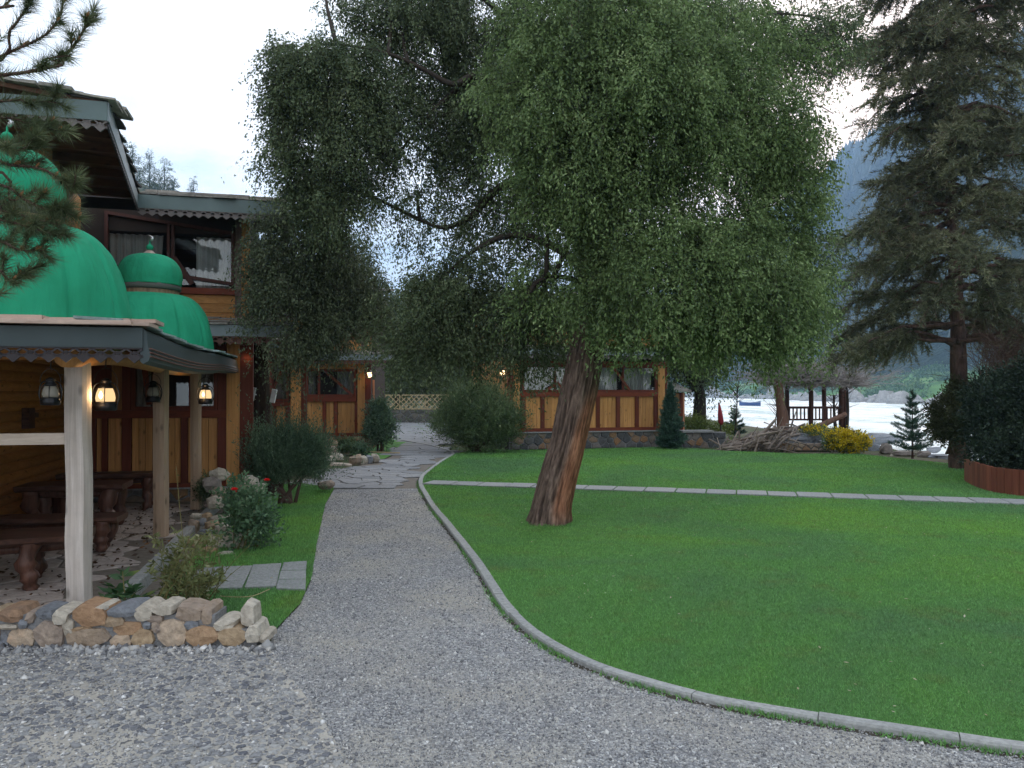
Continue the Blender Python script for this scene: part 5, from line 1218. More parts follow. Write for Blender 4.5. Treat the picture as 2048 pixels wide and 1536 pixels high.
# ================================================================== VEGETATION
def E(px, py, Y, rx, ry, rd, w=1.0):
    c = at(px, py, Y); return (c.x, c.y, c.z, rx*Y/FPX, rd, ry*Y/FPX, w)
def wob(P, s, seed=0):
    r = 0
    for k in range(4):
        a = RNG_W[(seed+k) % 32]; r = r+np.sin(P@(a[:3]*s*(1+k*.6))*6.28+a[3]*6.28+1.3*np.sin(P@(a[[1, 2, 0]]*s*1.7)*6.28))
    return r/4
_w = np.random.default_rng(3); RNG_W = np.column_stack([unit(_w.normal(size=(32, 3))), _w.random(32)])
def crown(name, ells, n, slen, per, leafL, leafW, mat, parent, droop=1.0, out=0.5, up=0.0, shell=0.45, thr=-0.35, ns=0.55, twig=None, spread=0.03, ldown=0.4, zmin=None, seed=0, clump=1, cs=.12):
    W = np.array([e[6]*(e[3]*e[4]*e[5])**0.75 for e in ells]); W /= W.sum()
    ix = RNG.choice(len(ells), n*2, p=W); Ea = np.array(ells)[ix]
    d = unit(RNG.normal(size=(n*2, 3))); r = RNG.random(n*2)**shell
    Pn = Ea[:, :3]+d*r[:, None]*Ea[:, 3:6]
    if clump > 1:
        q_ = np.arange(n*2)//clump*clump; Pn = Pn[q_]+RNG.normal(0, cs, (n*2, 3))*np.array([1, 1, 1.3]); d = unit(d[q_]+RNG.normal(0, .35, (n*2, 3)))
    keep = wob(Pn*np.array([1, 1, .45]), ns, seed) > thr; Pn, d = Pn[keep][:n], d[keep][:n]; k = len(Pn)
    D0 = unit(d*out+RNG.normal(0, .45, (k, 3))+np.array([0, 0, up])); Ls = slen*RNG.uniform(.5, 1.35, k)
    T = (np.arange(per)+RNG.random((k, per)))/per
    L_ = Ls[:, None, None]; t = T[:, :, None]
    Q = Pn[:, None, :]+D0[:, None, :]*L_*t+np.array([0, 0, -1.0])*droop*L_*t*t*.8
    tan = unit(D0[:, None, :]+np.array([0, 0, -1.0])*droop*1.6*t)
    LD = tan+RNG.normal(0, .65, Q.shape)+np.array([0, 0, -ldown])
    Q = Q+RNG.normal(0, spread, Q.shape)
    Qf, LDf = Q.reshape(-1, 3), LD.reshape(-1, 3)
    if zmin is not None: kk = Qf[:, 2] > zmin; Qf, LDf = Qf[kk], LDf[kk]
    leaf_quads(Qf, LDf, np.full(len(Qf), leafL), np.full(len(Qf), leafW), name, mat, parent)
    if twig:
        kk = RNG.random(k) < twig[1]; a = Pn[kk]; b0 = D0[kk]; l = Ls[kk][:, None]; m_ = len(a); side = unit(RNG.normal(size=(m_, 3)))*twig[0]
        pts = [a+b0*l*t_+np.array([0, 0, -1.0])*droop*l*t_*t_*.8 for t_ in (0, .35, .7, 1.0)]
        V = []
        for q in range(3): w0, w1 = 1-q*.3, 1-(q+1)*.3; V.append(np.stack([pts[q]-side*w0, pts[q]+side*w0, pts[q+1]+side*w1, pts[q+1]-side*w1], 1))
        np_mesh('twigs', np.concatenate(V), 4, M['twig_dark'] if len(twig) < 3 else twig[2], parent, 'stuff')
def limb(pts, r0, r1, parent, mat, name='branch', n=5, jit=.15, sides=8):
    P = smooth_line([Vector(p) for p in pts], n); k = len(P); m = MB()
    m.tube(P, [r0+(r1-r0)*(i/(k-1))**.8 for i in range(k)], sides, jit, seed=len(P)); return m.build(name, mat, parent, True)
def auto_limbs(skel, ells, parent, mat, r0=.032, r1=.008, sag=.0):
    for e in ells:
        c = Vector(e[:3]); s = min(skel, key=lambda q: (q-c).length+max(0, q.z-c.z)*.8); mid = s.lerp(c, .5)+Vector((random.uniform(-.2, .2), random.uniform(-.2, .2), .25+sag))
        limb([s, mid, c+Vector((0, 0, .1))], r0, r1, parent, mat)
        for k in range(3):
            q = mid.lerp(c, .3+.25*k); t = c+Vector((random.uniform(-1, 1)*e[3]*.8, random.uniform(-1, 1)*e[4]*.8, random.uniform(-.7, .6)*e[5])); limb([q, q.lerp(t, .5)+Vector((0, 0, .12)), t], r1*1.1, .005, parent, mat, 'branch', 3, .1, 5)

# ---- the big leaning tree --------------------------------------------------
TY = 9.66
base = gp(1100, 1046, .04)
T1 = thing('leaning_tree', 'big leaning tree with furrowed trunk, orange on its right side, standing on the lawn', 'tree', base)
tr = [(1099, 1050, 9.66, .272), (1101, 1035, 9.66, .250), (1106, 1005, 9.66, .235), (1119, 950, 9.66, .225), (1134, 895, 9.67, .212), (1146, 840, 9.7, .215), (1157, 784, 9.75, .218), (1168, 730, 9.8, .215), (1179, 660, 9.9, .195), (1186, 590, 10.0, .18), (1190, 520, 10.1, .165), (1188, 430, 10.2, .15), (1178, 320, 10.3, .125), (1165, 200, 10.4, .10), (1150, 60, 10.5, .085), (1135, -120, 10.5, .06), (1130, -300, 10.5, .03)]
cen = smooth_line([at(a, b, c) for a, b, c, d_ in tr], 14); rads = []
for i in range(len(cen)):
    f = i/14; j = min(int(f), len(tr)-2); rads.append(tr[j][3]*(1-(f-j))+tr[j+1][3]*(f-j))
me_v, me_f, strip, ridge = [], [], [], []
SD = 120
for i, p in enumerate(cen):
    d_ = (cen[min(i+1, len(cen)-1)]-cen[max(i-1, 0)]).normalized(); ax_ = Vector((1, 0, 0)); ax_ = (ax_-d_*ax_.dot(d_)).normalized(); ay_ = d_.cross(ax_)
    z = p.z
    for j in range(SD):
        t = 2*math.pi*j/SD; c, s = math.cos(t), math.sin(t)      # c=+1 right, s=+1 away
        tw = t+.05*z
        q = Vector((math.cos(tw)*7.5, math.sin(tw)*7.5, z*2.1)); q2 = Vector((math.cos(tw)*18, math.sin(tw)*18, z*9))
        rg = 1-abs(mnoise.noise(q))*2.6; rg2 = 1-abs(mnoise.noise(q2))*2.2; rg = max(0, .62*rg+.38*rg2)
        edge_ = .12+.25*mnoise.noise(Vector((z*1.3, 3, 1)))+max(0, (z-.55))*.42
        front = -s
        st = 1/(1+math.exp(-(c*1.0+.35*front-edge_-.25)*16)) if z < 1.75 else 0
        st *= min(1, max(0, (1.75-z)*3))
        if z < .25: st *= max(.25, z/.25)
        amp = .021*(1-st*.62)
        flare = max(0, .30-z)*.35*(.5+.5*math.sin(t*5+1)) if i < 30 else 0
        rr = rads[i]*(1+.05*mnoise.noise(Vector((c*1.2, s*1.2, z*.8))))+(rg-.45)*amp+flare*.3
        v = p+ax_*(c*rr)-ay_*(-s*rr) if False else p+ax_*(c*rr)+ay_*(s*rr)
        me_v.append(tuple(v)); strip.append(st); ridge.append(min(1, max(0, rg)))
for i in range(len(cen)-1):
    for j in range(SD): a = i*SD+j; b = i*SD+(j+1) % SD; me_f.append((a, b, b+SD, a+SD))
me = bpy.data.meshes.new('trunk'); me.from_pydata(me_v, [], me_f); me.update(); me.polygons.foreach_set('use_smooth', [True]*len(me_f))
for nm, dat in (('strip', strip), ('ridge', ridge)): me.attributes.new(nm, 'FLOAT', 'POINT').data.foreach_set('value', dat)
link('trunk', me, T1, M['bark'])
def L3(*q): return [at(a, b, c) for a, b, c in q]
skel = list(cen[110:])
LB = [(L3((1182, 520, 10.05), (1130, 440, 10.4), (1070, 360, 10.7), (1000, 375, 10.9), (945, 430, 10.9), (890, 455, 10.9), (840, 440, 10.9)), .11, .02),
      (L3((1186, 560, 10), (1120, 500, 10.2), (1030, 470, 10.4), (950, 500, 10.4), (880, 560, 10.4)), .075, .015),
      (L3((1180, 330, 10.3), (1090, 250, 10.5), (1010, 180, 10.6), (955, 150, 10.6), (905, 168, 10.5), (850, 140, 10.4), (790, 112, 10.3), (720, 95, 10.1), (640, 90, 10), (560, 130, 10)), .075, .006),
      (L3((955, 150, 10.6), (900, 190, 10.7), (850, 240, 10.6), (780, 330, 10.5)), .05, .012),
      (L3((1190, 480, 10.1), (1260, 400, 9.8), (1350, 330, 9.5), (1470, 280, 9.4), (1580, 250, 9.6)), .09, .015),
      (L3((1190, 540, 10.0), (1270, 500, 9.6), (1380, 480, 9.3), (1480, 520, 9.3), (1560, 600, 9.4)), .08, .012),
      (L3((1186, 400, 10.2), (1240, 280, 10.3), (1330, 140, 10.6), (1450, 40, 10.9), (1600, 30, 10.9), (1700, 60, 10.9)), .06, .006),
      (L3((1170, 250, 10.4), (1180, 140, 9.8), (1210, 60, 9.3), (1230, -60, 9)), .06, .015),
      (L3((1165, 200, 10.4), (1060, 80, 10.9), (940, -20, 11.2), (820, -60, 11.2)), .06, .015),
      (L3((1188, 600, 10), (1150, 560, 9.6), (1080, 560, 9.2), (1040, 620, 9.2)), .05, .01)]
for pts_, r0, r1 in LB: limb(pts_, r0, r1, T1, M['twig_dark'], n=6, jit=.2); skel += smooth_line(pts_, 5)
EN = [E(1440, 90, 9.8, 130, 80, .6, .6), E(1570, 110, 10.1, 90, 60, .5, .5), E(1330, 60, 9.6, 120, 90, .6, .6), E(1610, 330, 9.9, 45, 60, .4, .6), E(1010, 90, 9.3, 45, 45, .3, .5), E(1000, 230, 9.3, 40, 70, .3, .5), E(1040, 400, 9.2, 40, 60, .3, .45), E(1090, 540, 9.2, 50, 50, .3, .45), E(1080, 590, 9.2, 50, 40, .3, .5), E(1190, 60, 9.0, 190, 110, .8), E(1090, 200, 8.8, 110, 120, .6), E(1270, 210, 8.8, 170, 130, .8), E(1420, 190, 9.2, 130, 100, .7), E(1530, 270, 9.5, 110, 80, .6), E(1150, 330, 8.8, 110, 110, .5), E(1330, 310, 9, 150, 90, .6),
      E(1620, 250, 9.7, 45, 35, .35, .8), E(1560, 400, 9.6, 75, 75, .5), E(1240, 430, 8.8, 70, 110, .5, .8), E(1360, 560, 8.9, 190, 110, .8), E(1510, 560, 9.3, 120, 120, .7), E(1590, 560, 9.9, 55, 120, .5), E(1290, 605, 8.8, 110, 60, .6),
      E(1465, 645, 9.1, 125, 60, .6), E(1560, 660, 9.5, 55, 60, .4), E(1210, 560, 8.9, 50, 90, .4, .8), E(1180, 430, 8.9, 50, 60, .35, .7), E(1440, 450, 9.3, 110, 70, .6, .55)]
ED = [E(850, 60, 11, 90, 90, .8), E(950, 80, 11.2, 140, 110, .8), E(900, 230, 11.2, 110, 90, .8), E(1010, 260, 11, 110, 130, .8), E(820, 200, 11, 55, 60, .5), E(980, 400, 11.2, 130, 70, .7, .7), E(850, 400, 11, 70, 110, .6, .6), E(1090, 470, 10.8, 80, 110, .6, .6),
      E(940, 610, 10.6, 150, 90, .8), E(830, 640, 10.6, 80, 90, .6), E(1060, 640, 10.3, 110, 85, .6), E(900, 690, 10.4, 130, 40, .5), E(1080, 685, 10.2, 90, 28, .5), E(1400, 70, 11.2, 170, 80, .8), E(1540, 80, 11, 110, 45, .5), E(1650, 60, 10.9, 60, 55, .4), E(1690, 100, 10.9, 28, 38, .3, .7),
      E(930, 520, 10.8, 60, 50, .5, .45), E(1300, 20, 11, 200, 70, .8), E(1000, -40, 11, 200, 70, .8), E(1130, 560, 10.6, 60, 90, .4, .7), E(1640, 500, 10.5, 30, 60, .4, .6)]
EL_ = [E(640, 145, 10, 85, 50, .5), E(585, 150, 10, 45, 45, .4, .8), E(568, 230, 10, 40, 70, .4, .7), E(700, 160, 10.2, 75, 70, .5), E(640, 240, 10.1, 90, 70, .6, .8), E(615, 330, 10.1, 65, 65, .5, .8), E(700, 300, 10.3, 80, 80, .6, .75), E(780, 250, 10.5, 55, 90, .5, .7), E(548, 112, 10, 24, 16, .2, .6),
       E(550, 320, 10, 24, 25, .25, .5), E(640, 400, 10.2, 70, 50, .5, .7), E(700, 400, 10.4, 50, 70, .4, .6), E(680, 10, 10.8, 45, 14, .25, .6), E(740, 50, 10.8, 30, 50, .3, .5), E(770, 30, 10.9, 60, 40, .3, .7)]
auto_limbs(skel, EN[::2]+ED[::2]+EL_[::2], T1, M['twig_dark'])
tw = (.003, .45)
crown('foliage', EN, 21000, .27, 19, .042, .021, M['leaf_near'], T1, droop=1.0, out=.8, shell=.40, thr=-.16, ns=1.3, twig=tw, spread=.022, seed=1, clump=13, cs=.095)
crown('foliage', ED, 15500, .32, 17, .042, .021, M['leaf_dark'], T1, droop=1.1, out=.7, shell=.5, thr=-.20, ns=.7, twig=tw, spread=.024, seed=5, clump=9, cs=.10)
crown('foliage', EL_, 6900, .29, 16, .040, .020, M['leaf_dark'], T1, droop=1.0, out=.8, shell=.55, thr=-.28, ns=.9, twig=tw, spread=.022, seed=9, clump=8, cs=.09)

# ---- second tree close to the lodge -------------------------------------------
b = gp(532, 990); b.y = 12.35; b.x = at(532, 900, 12.35).x; b.z = 0
T2 = thing('garden_tree', 'dark slender tree hugging the corner of the nearest lodge above the blue juniper', 'tree', b)
tk = [at(532, 1000, 12.35), at(530, 900, 12.35), at(524, 800, 12.3), at(520, 700, 12.2), at(530, 600, 11.9), at(560, 500, 11.6), at(600, 430, 11.5), at(640, 380, 11.5)]
limb(tk, .19, .05, T2, M['bark'], 'trunk', 8, .25, 18)
sk2 = smooth_line(tk, 5)[18:]
E2 = [E(600, 460, 10.9, 80, 45, .5, .8), E(545, 500, 10.6, 45, 55, .35), E(540, 590, 10.5, 45, 60, .35), E(620, 540, 11, 90, 80, .6), E(600, 640, 10.9, 95, 60, .5), E(690, 600, 11.4, 70, 80, .5), E(640, 680, 11.2, 45, 32, .35), E(700, 520, 11.6, 50, 50, .4, .6), E(580, 690, 10.7, 40, 25, .3, .8), E(560, 440, 10.7, 40, 25, .3, .6), E(730, 600, 11.6, 32, 36, .4)]
auto_limbs(sk2, E2, T2, M['twig_dark'], .04, .01)
crown('foliage', E2, 4100, .28, 18, .040, .019, M['leaf_t2'], T2, droop=1.1, out=.7, shell=.5, thr=-.35, clump=8, cs=.09, twig=tw, seed=12)
for px_, py_, lab in ((505, 788, 'small blue and white plastic floodlight on the left of the dark trunk'), (547, 792, 'white plastic floodlight on the right of the dark trunk')):
    c = at(px_, py_, 12.1); m = MB(); m.bar(c+Vector((-.02, 0, -.1)), c+Vector((.02, 0, .1)), .07, .05, up=(0, 1, 0)); m.bar(c, c+Vector((.06 if px_ < 520 else -.06, .15, -.02)), .02); m.build_top('floodlight', M['white_plastic'], lab, 'floodlight', c)

# ---- tall conifer at the right ------------------------------------------------
pb = gp(1918, 936, .03); PT = thing('tall_conifer', 'tall drooping brown green conifer at the right edge above the dark hedge', 'tree', pb); PY = pb.y
tk = [at(1918, 940, PY), at(1918, 850, PY), at(1917, 740, PY), at(1913, 600, PY), at(1905, 450, PY), at(1898, 300, PY), at(1892, 100, PY), at(1888, -100, PY), at(1885, -330, PY)]
limb(tk, .21, .04, PT, M['pine_bark'], 'trunk', 8, .14, 24)
CT = smooth_line(tk, 8)
def trunk_at(z):
    for a, b in zip(CT, CT[1:]):
        if a.z <= z <= b.z: return a.lerp(b, (z-a.z)/(b.z-a.z))
    return CT[-1]
nP, nD = [], []; zz_list = np.linspace(2.6, 13.0, 165); bb = MB(); nbr = 0
for i, z in enumerate(zz_list):
    z += random.uniform(-.2, .2); t = trunk_at(z); az = random.uniform(0, 6.283); e_ = random.uniform(-.25, .25)
    hl = {2.5: 2.2, 3.5: 2.6, 5: 2.45, 6.3: 1.75, 7.5: 1.95, 8.5: 2.25, 10: 2.3, 13: 1.4}; ks = sorted(hl)
    R = np.interp(z, ks, [hl[k] for k in ks])*random.uniform(.55, 1.1)
    if z < 3.2 and math.cos(az) < .3 and math.sin(az) < 0: R *= .9
    d = Vector((math.cos(az), math.sin(az), 0)); k = 7; P = []
    for j in range(k+1):
        f = j/k; P.append(t+d*R*f+Vector((0, 0, (.25+e_)*R*f-.45*R*f*f+.05*math.sin(j*1.9+i)))+Vector((-d.y, d.x, 0))*.22*math.sin(f*4+i))
    limb(P, .035+.012*R, .008, PT, M['pine_bark'], 'branch', 2, .2, 5)
    for j in range(int(27*R+5)):      # hanging secondary sprays
        f = random.uniform(.04 if z > 5.6 else .3, 1.0)**.85; q0 = P[min(int(f*k), k-1)].lerp(P[min(int(f*k), k-1)+1], f*k-int(f*k) if f < 1 else 1)
        L = random.uniform(.2, .62); a2 = az+random.choice((-1, 1))*random.uniform(.1, 1.4); dd = Vector((math.cos(a2)*.8, math.sin(a2)*.8, random.uniform(-1.2, .45))).normalized()
        for s_ in range(9):
            u = (s_+.6)/9; q = q0+dd*L*u+Vector((0, 0, -.30*L*u*u))
            for w in range(5):
                nP.append((q.x, q.y, q.z)); nD.append((dd.x*.7+random.gauss(0, .55), dd.y*.7+random.gauss(0, .55), dd.z*.6+random.gauss(0, .5)))
        if random.random() < .35: bb.bar(q0, q0+dd*L+Vector((0, 0, -.2*L)), .007)
print('needles', len(nP))
needle_tris(np.array(nP), np.array(nD), np.full(len(nP), .115), np.full((len(nP), 1), .019), 'foliage', M['pine_needle'], PT)
bb.build('twigs', M['pine_bark'], PT, False, 'stuff')

# ---- foreground pine bough, upper left -----------------------------------------
FP = thing('pine_tree', 'near pine at the left edge reaching its needled boughs over the green dome', 'tree', (-4.3, 3.9, 0))
limb([(-4.3, 3.9, 0), (-4.25, 3.9, 2), (-4.2, 3.85, 4), (-4.15, 3.8, 6)], .2, .1, FP, M['pine_bark'], 'trunk', 5, .2, 14)
nP, nD = [], []
def side_twigs(P, dens, nl):
    SL = smooth_line(P, 6)
    for k in range(5):
        q = random.choice(SL[4:]); d = Vector((random.uniform(.1, 1), random.uniform(-.7, .7), random.uniform(-.5, .8))).normalized(); L = random.uniform(.04, .10); e = q+d*L
        limb([q, q.lerp(e, .5), e], .004, .002, FP, M['pine_bark'], 'branch', 2, 0, 4)
        for _ in range(int(190*dens*L/.1)):
            p = q.lerp(e, random.random()**.6); rr_ = Vector((random.gauss(0, 1), random.gauss(0, 1), random.gauss(0, 1))).normalized(); nP.append(tuple(p)); nD.append(tuple(d*random.uniform(.3, 1.3)+rr_))
def bough(pts_, dens=1.0, nl=.085):
    P = [at(*q) for q in pts_]; side_twigs(P, dens, nl) if len(pts_) > 3 else None; s0 = Vector((-4.25, 3.9, P[0].z-.15)); limb([s0]+P, .010, .0035, FP, M['pine_bark'], 'branch', 4, .15, 6)
    SL = smooth_line(P, 8)
    for i in range(len(SL)-1):
        a, b = SL[i], SL[i+1]; d = (b-a).normalized(); f = i/len(SL); n_ = int((b-a).length*1500*dens*(.25+.9*f))
        for _ in range(n_):
            q = a.lerp(b, random.random()); r = Vector((random.gauss(0, 1), random.gauss(0, 1), random.gauss(0, 1))); r = (r-d*r.dot(d)).normalized(); v = d*random.uniform(.3, 1.3)+r*random.uniform(.35, 1.1)
            nP.append(tuple(q)); nD.append(tuple(v))
for pts_, dn in (([(-160, 190, 3.9), (-60, 140, 3.8), (30, 100, 3.75), (90, 70, 3.7), (120, 30, 3.7), (130, -20, 3.7)], 1), ([(-60, 140, 3.8), (20, 60, 3.7), (50, 20, 3.7), (80, -30, 3.7)], .8), ([(-160, 160, 3.9), (0, 150, 3.6), (60, 143, 3.6), (110, 130, 3.6), (150, 88, 3.6), (178, 40, 3.6), (190, 15, 3.6)], 1.1),
                ([(60, 143, 3.6), (95, 118, 3.6), (140, 112, 3.55)], .8), ([(-40, 20, 3.8), (10, 10, 3.8), (30, -20, 3.8)], .8),
                ([(-160, 230, 3.7), (-20, 205, 3.5), (50, 200, 3.5), (110, 205, 3.5)], 1.1), ([(-160, 260, 3.7), (0, 235, 3.45), (60, 250, 3.45), (120, 262, 3.45)], 1.2), ([(-100, 320, 3.7), (20, 330, 3.5), (90, 340, 3.45), (140, 375, 3.45), (152, 350, 3.4)], 1.0),
                ([(-120, 380, 3.7), (0, 370, 3.5), (50, 400, 3.4), (100, 420, 3.4), (140, 408, 3.4)], 1.4), ([(-120, 430, 3.7), (0, 440, 3.5), (60, 455, 3.4), (110, 470, 3.4)], 1.4), ([(-120, 480, 3.7), (-10, 480, 3.5), (40, 500, 3.45), (90, 500, 3.45)], 1.3),
                ([(-120, 530, 3.7), (-20, 530, 3.5), (20, 560, 3.45), (40, 545, 3.45)], 1.2), ([(-80, 560, 3.7), (-30, 590, 3.5), (10, 585, 3.5)], 1.1), ([(-60, 300, 3.6), (0, 290, 3.4), (40, 300, 3.4), (70, 280, 3.4)], 1.2), ([(-60, 340, 3.6), (20, 400, 3.5), (70, 380, 3.45)], 1.2), ([(-60, 410, 3.6), (0, 420, 3.5), (80, 440, 3.45), (120, 450, 3.4)], 1.0)): bough(pts_, dn)
needle_tris(np.array(nP), np.array(nD), np.full(len(nP), .076), np.full((len(nP), 1), .0028), 'needles', M['pine_needle_near'], FP)
m = MB()
for i in range(60): q = nP[random.randrange(len(nP))]; m.tube([(q[0], q[1], q[2]), (q[0]+.008, q[1], q[2]+.012), (q[0]+.014, q[1], q[2]+.022)], [.005, .007, .002], 5)
m.build('buds', mat_plain('orange brown buds', (.28, .13, .05)), FP, False, 'stuff')

# ---- shrubs ---------------------------------------------------------------------
def shrub(name, label, cat, base, ells, n, slen, per, lL, lW, mat, droop=0, out=.6, up=.5, stems=6, thr=-.6, shell=.5, ns=1.2, spread=.02, smat='twig_brown', ldown=-.2, zmin=.01, sr=.02, group=None):
    t = thing(name, label, cat, base, group); b = Vector(base)
    for k in range(stems):
        e = random.choice(ells); c = Vector(e[:3])+Vector((random.uniform(-.7, .7)*e[3], random.uniform(-.7, .7)*e[4], random.uniform(-.3, .6)*e[5]))
        s = b+Vector((random.uniform(-.12, .12), random.uniform(-.08, .08), 0)); limb([s, s.lerp(c, .45)+Vector((0, 0, .05)), c], sr, sr*.3, t, M[smat], 'stem', 4, .2, 6)
    crown('foliage', ells, n, slen, per, lL, lW, mat, t, droop, out, up, shell, thr, ns, None, spread, ldown, zmin, random.randrange(30))
    if n > 2000 and up > .4: crown('shoots', ells, n//14, slen*1.9, per+8, lL, lW, mat, t, droop, 1.0, up, .12, -2, ns, None, spread*.8, ldown, zmin, 3)
    return t
yJ = 11.4
shrub('juniper_bush', 'blue green spiky juniper on several stems by the rocks left of the path', 'bush', gp(572, 1008, .012), [E(578, 925, yJ, 64, 42, .45), E(528, 905, yJ, 20, 32, .22, .7), E(622, 900, yJ, 26, 28, .25, .7), E(575, 885, yJ, 30, 24, .25, .5), E(540, 950, yJ, 36, 28, .3), E(620, 940, yJ, 36, 30, .3)], 2900, .30, 17, .036, .011, M['leaf_blue'], -.1, .55, 1.15, 9, -.45, ns=2.2, spread=.012, ldown=-.6, sr=.03)
shrub('round_bush', 'big round olive green bush beside the end of the kerb', 'bush', (at(955, 900, 21.2).x, 21.2, .04), [E(955, 838, 21.2, 72, 50, .95), E(910, 850, 21.1, 42, 32, .6), E(1005, 850, 21.2, 38, 36, .6), E(950, 800, 21.2, 46, 28, .5, .8), E(960, 880, 21.0, 52, 18, .5, .8)], 4000, .36, 15, .055, .02, M['leaf_olive'], 0, .7, .6, 10, -.5, ns=1.6, spread=.02, ldown=-.4, sr=.04)
shrub('narrow_bush', 'narrow dark green bush at the right corner of the middle lodge', 'bush', (at(760, 890, 21.6).x, 21.6, 0), [E(760, 858, 21.6, 26, 28, .35), E(757, 826, 21.6, 16, 22, .25, .8)], 1100, .26, 13, .06, .024, M['leaf_blue'], .1, .6, .5, 5, -.7, sr=.03)
# near rose bush
RB = shrub('rose_bush', 'leafy rose bush with red flowers beside the pile of pale rocks', 'bush', gp(492, 1098, .012), [E(492, 1010, 8.2, 38, 36, .2), E(500, 1060, 8.2, 40, 36, .2), E(470, 985, 8.3, 24, 20, .15, .8), E(520, 1035, 8.1, 22, 30, .15)], 400, .17, 8, .045, .028, M['rose_leaf'], .2, .6, .3, 12, -.9, .5, 2, .02, 'stem', sr=.008)
def rose(px, py, Y, r, parent):
    c = at(px, py, Y); m = MB()
    for k in range(16):
        a = k*2.4; rr = r*(.25+.75*k/16); d = Vector((math.cos(a)*rr, math.sin(a)*rr*.9, r*.45-rr*.5)); p = c+d*.55; q = c+d*1.25; s_ = Vector((-math.sin(a), math.cos(a), 0))*r*.55
        m.add([p-s_*.5, q-s_*.7+Vector((0, 0, r*.2)), q+s_*.7+Vector((0, 0, r*.2)), p+s_*.5+Vector((0, 0, -.003))], [(0, 1, 2, 3)])
    m.build('flower', M['petal'], parent)
rose(469, 980, 7.9, .042, RB); rose(534, 961, 7.9, .036, RB); rose(472, 984, 8.1, .022, RB); rose(461, 962, 8.3, .018, RB)
# weeds and the broad leaved plant behind the wall
WB = thing('weed_clump', 'tangled pale weeds with thin stems behind the low stone wall', 'plant', gp(365, 1216, .01))
def stemplant(parent, items, mat, lL, lW, per, smat='stem', r=.004):
    P, D = [], []
    for (x0, y0, Y0, x1, y1, Y1) in items:
        a, b = at(x0, y0, Y0), at(x1, y1, Y1); c = a.lerp(b, .5)+Vector((random.uniform(-.03, .03), 0, .04)); limb([a, c, b], r, r*.4, parent, M[smat], 'stem', 4, 0, 5); S_ = smooth_line([a, c, b], 10)
        for k in range(per):
            q = S_[random.randrange(4, len(S_))]; P.append(tuple(q+Vector((random.gauss(0, .012), random.gauss(0, .012), 0)))); D.append((random.gauss(0, 1), random.gauss(0, 1), random.gauss(.2, .6)))
    leaf_quads(np.array(P), np.array(D), np.full(len(P), lL), np.full(len(P), lW), 'leaves', mat, parent)
its = [(random.uniform(300, 425), 1216, random.uniform(5.4, 6.0), random.uniform(290, 450), random.uniform(1060, 1165), random.uniform(5.4, 6.2)) for _ in range(46)]
stemplant(WB, its, M['weed_leaf'], .046, .016, 44)
stemplant(WB, [(385, 1216, 5.7, 352, 932, 5.7), (402, 1214, 5.7, 488, 1128, 5.6), (410, 1213, 5.7, 500, 1090, 5.7)], M['weed_leaf'], .03, .01, 4, 'stem', .004)
BP = thing('broadleaf_plant', 'glossy broad-leaved young plant behind the stone wall right of the front post', 'plant', gp(245, 1216, .01))
P, D = [], []
for st in range(7):
    a = at(245+random.uniform(-8, 8), 1214, 5.65); b = at(245+(st-3)*14, 1165+abs(st-3)*9-(22 if st == 3 else 0), 5.65+random.uniform(-.15, .15)); limb([a, a.lerp(b, .5), b], .006, .003, BP, M['stem'], 'stem', 3, 0, 5)
    for k in range(16): q = a.lerp(b, random.uniform(.4, 1)); an = random.uniform(0, 6.28); P.append(tuple(q)); D.append((math.cos(an), math.sin(an), random.uniform(-.1, .7)))
leaf_quads(np.array(P), np.array(D), np.full(len(P), .085), np.full(len(P), .03), 'leaves', M['broad_leaf'], BP)
shrub('low_bush', 'small dark green bush behind the third pavilion post', 'bush', at(412, 1005, 10.3), [E(412, 980, 10.3, 12, 24, .15)], 220, .12, 9, .03, .012, M['leaf_dark'], 0, .5, .6, 3, -1, sr=.01)
shrub('bed_plant', 'small dark leafy plant in front of the middle lodge plinth', 'plant', at(690, 905, 20.6), [E(693, 893, 20.6, 16, 14, .25)], 200, .14, 9, .06, .028, M['leaf_olive'], 0, .5, .5, 3, -1, sr=.01)
shrub('bed_plant', 'small green plant behind the lying stones at the path edge', 'plant', at(722, 912, 19.6), [E(722, 902, 19.6, 13, 11, .2)], 160, .14, 9, .06, .024, M['leaf_blue'], 0, .5, .5, 3, -1, sr=.01)
rp_ = thing('red_flowers', 'red flowering plant against the stone plinth of the middle lodge', 'plant', at(690, 893, 21.4)); limb([at(690, 895, 21.4), at(690, 880, 21.4)], .01, .006, rp_, M['stem'], 'stem', 2, 0, 5)
rose(688, 879, 21.4, .09, rp_); rose(694, 883, 21.3, .06, rp_); rose(712, 881, 21.4, .05, rp_)
# yellow flowering bush
YB = shrub('flowering_bush', 'bright yellow flowering bush at the far edge of the lawn', 'bush', (at(1695, 905, 21.0).x, 21.0, .02), [E(1693, 886, 21.0, 38, 17, .5), E(1672, 884, 21.0, 20, 16, .3)], 520, .2, 10, .07, .025, M['leaf_olive'], .2, .6, .4, 5, -1, sr=.02)
crown('blossom', [E(1697, 885, 20.9, 38, 16, .5), E(1682, 874, 20.9, 24, 10, .35)], 560, .16, 10, .055, .04, M['yellow_flower'], YB, .1, .6, .4, .3, -.4, 2.0, None, .03, 0, .02, 4)
YB2 = shrub('flowering_bush', 'sparse low yellow flowering bush left of the bright one', 'bush', (at(1630, 885, 22.5).x, 22.5, .05), [E(1630, 868, 22.5, 26, 12, .4)], 240, .2, 9, .07, .025, M['leaf_olive'], .2, .6, .4, 3, -1, sr=.015)
crown('blossom', [E(1628, 862, 22.4, 20, 8, .35)], 60, .16, 8, .05, .035, M['yellow_flower'], YB2, .1, .6, .4, .3, -.4, 2.0, None, .03, 0, .02, 4)
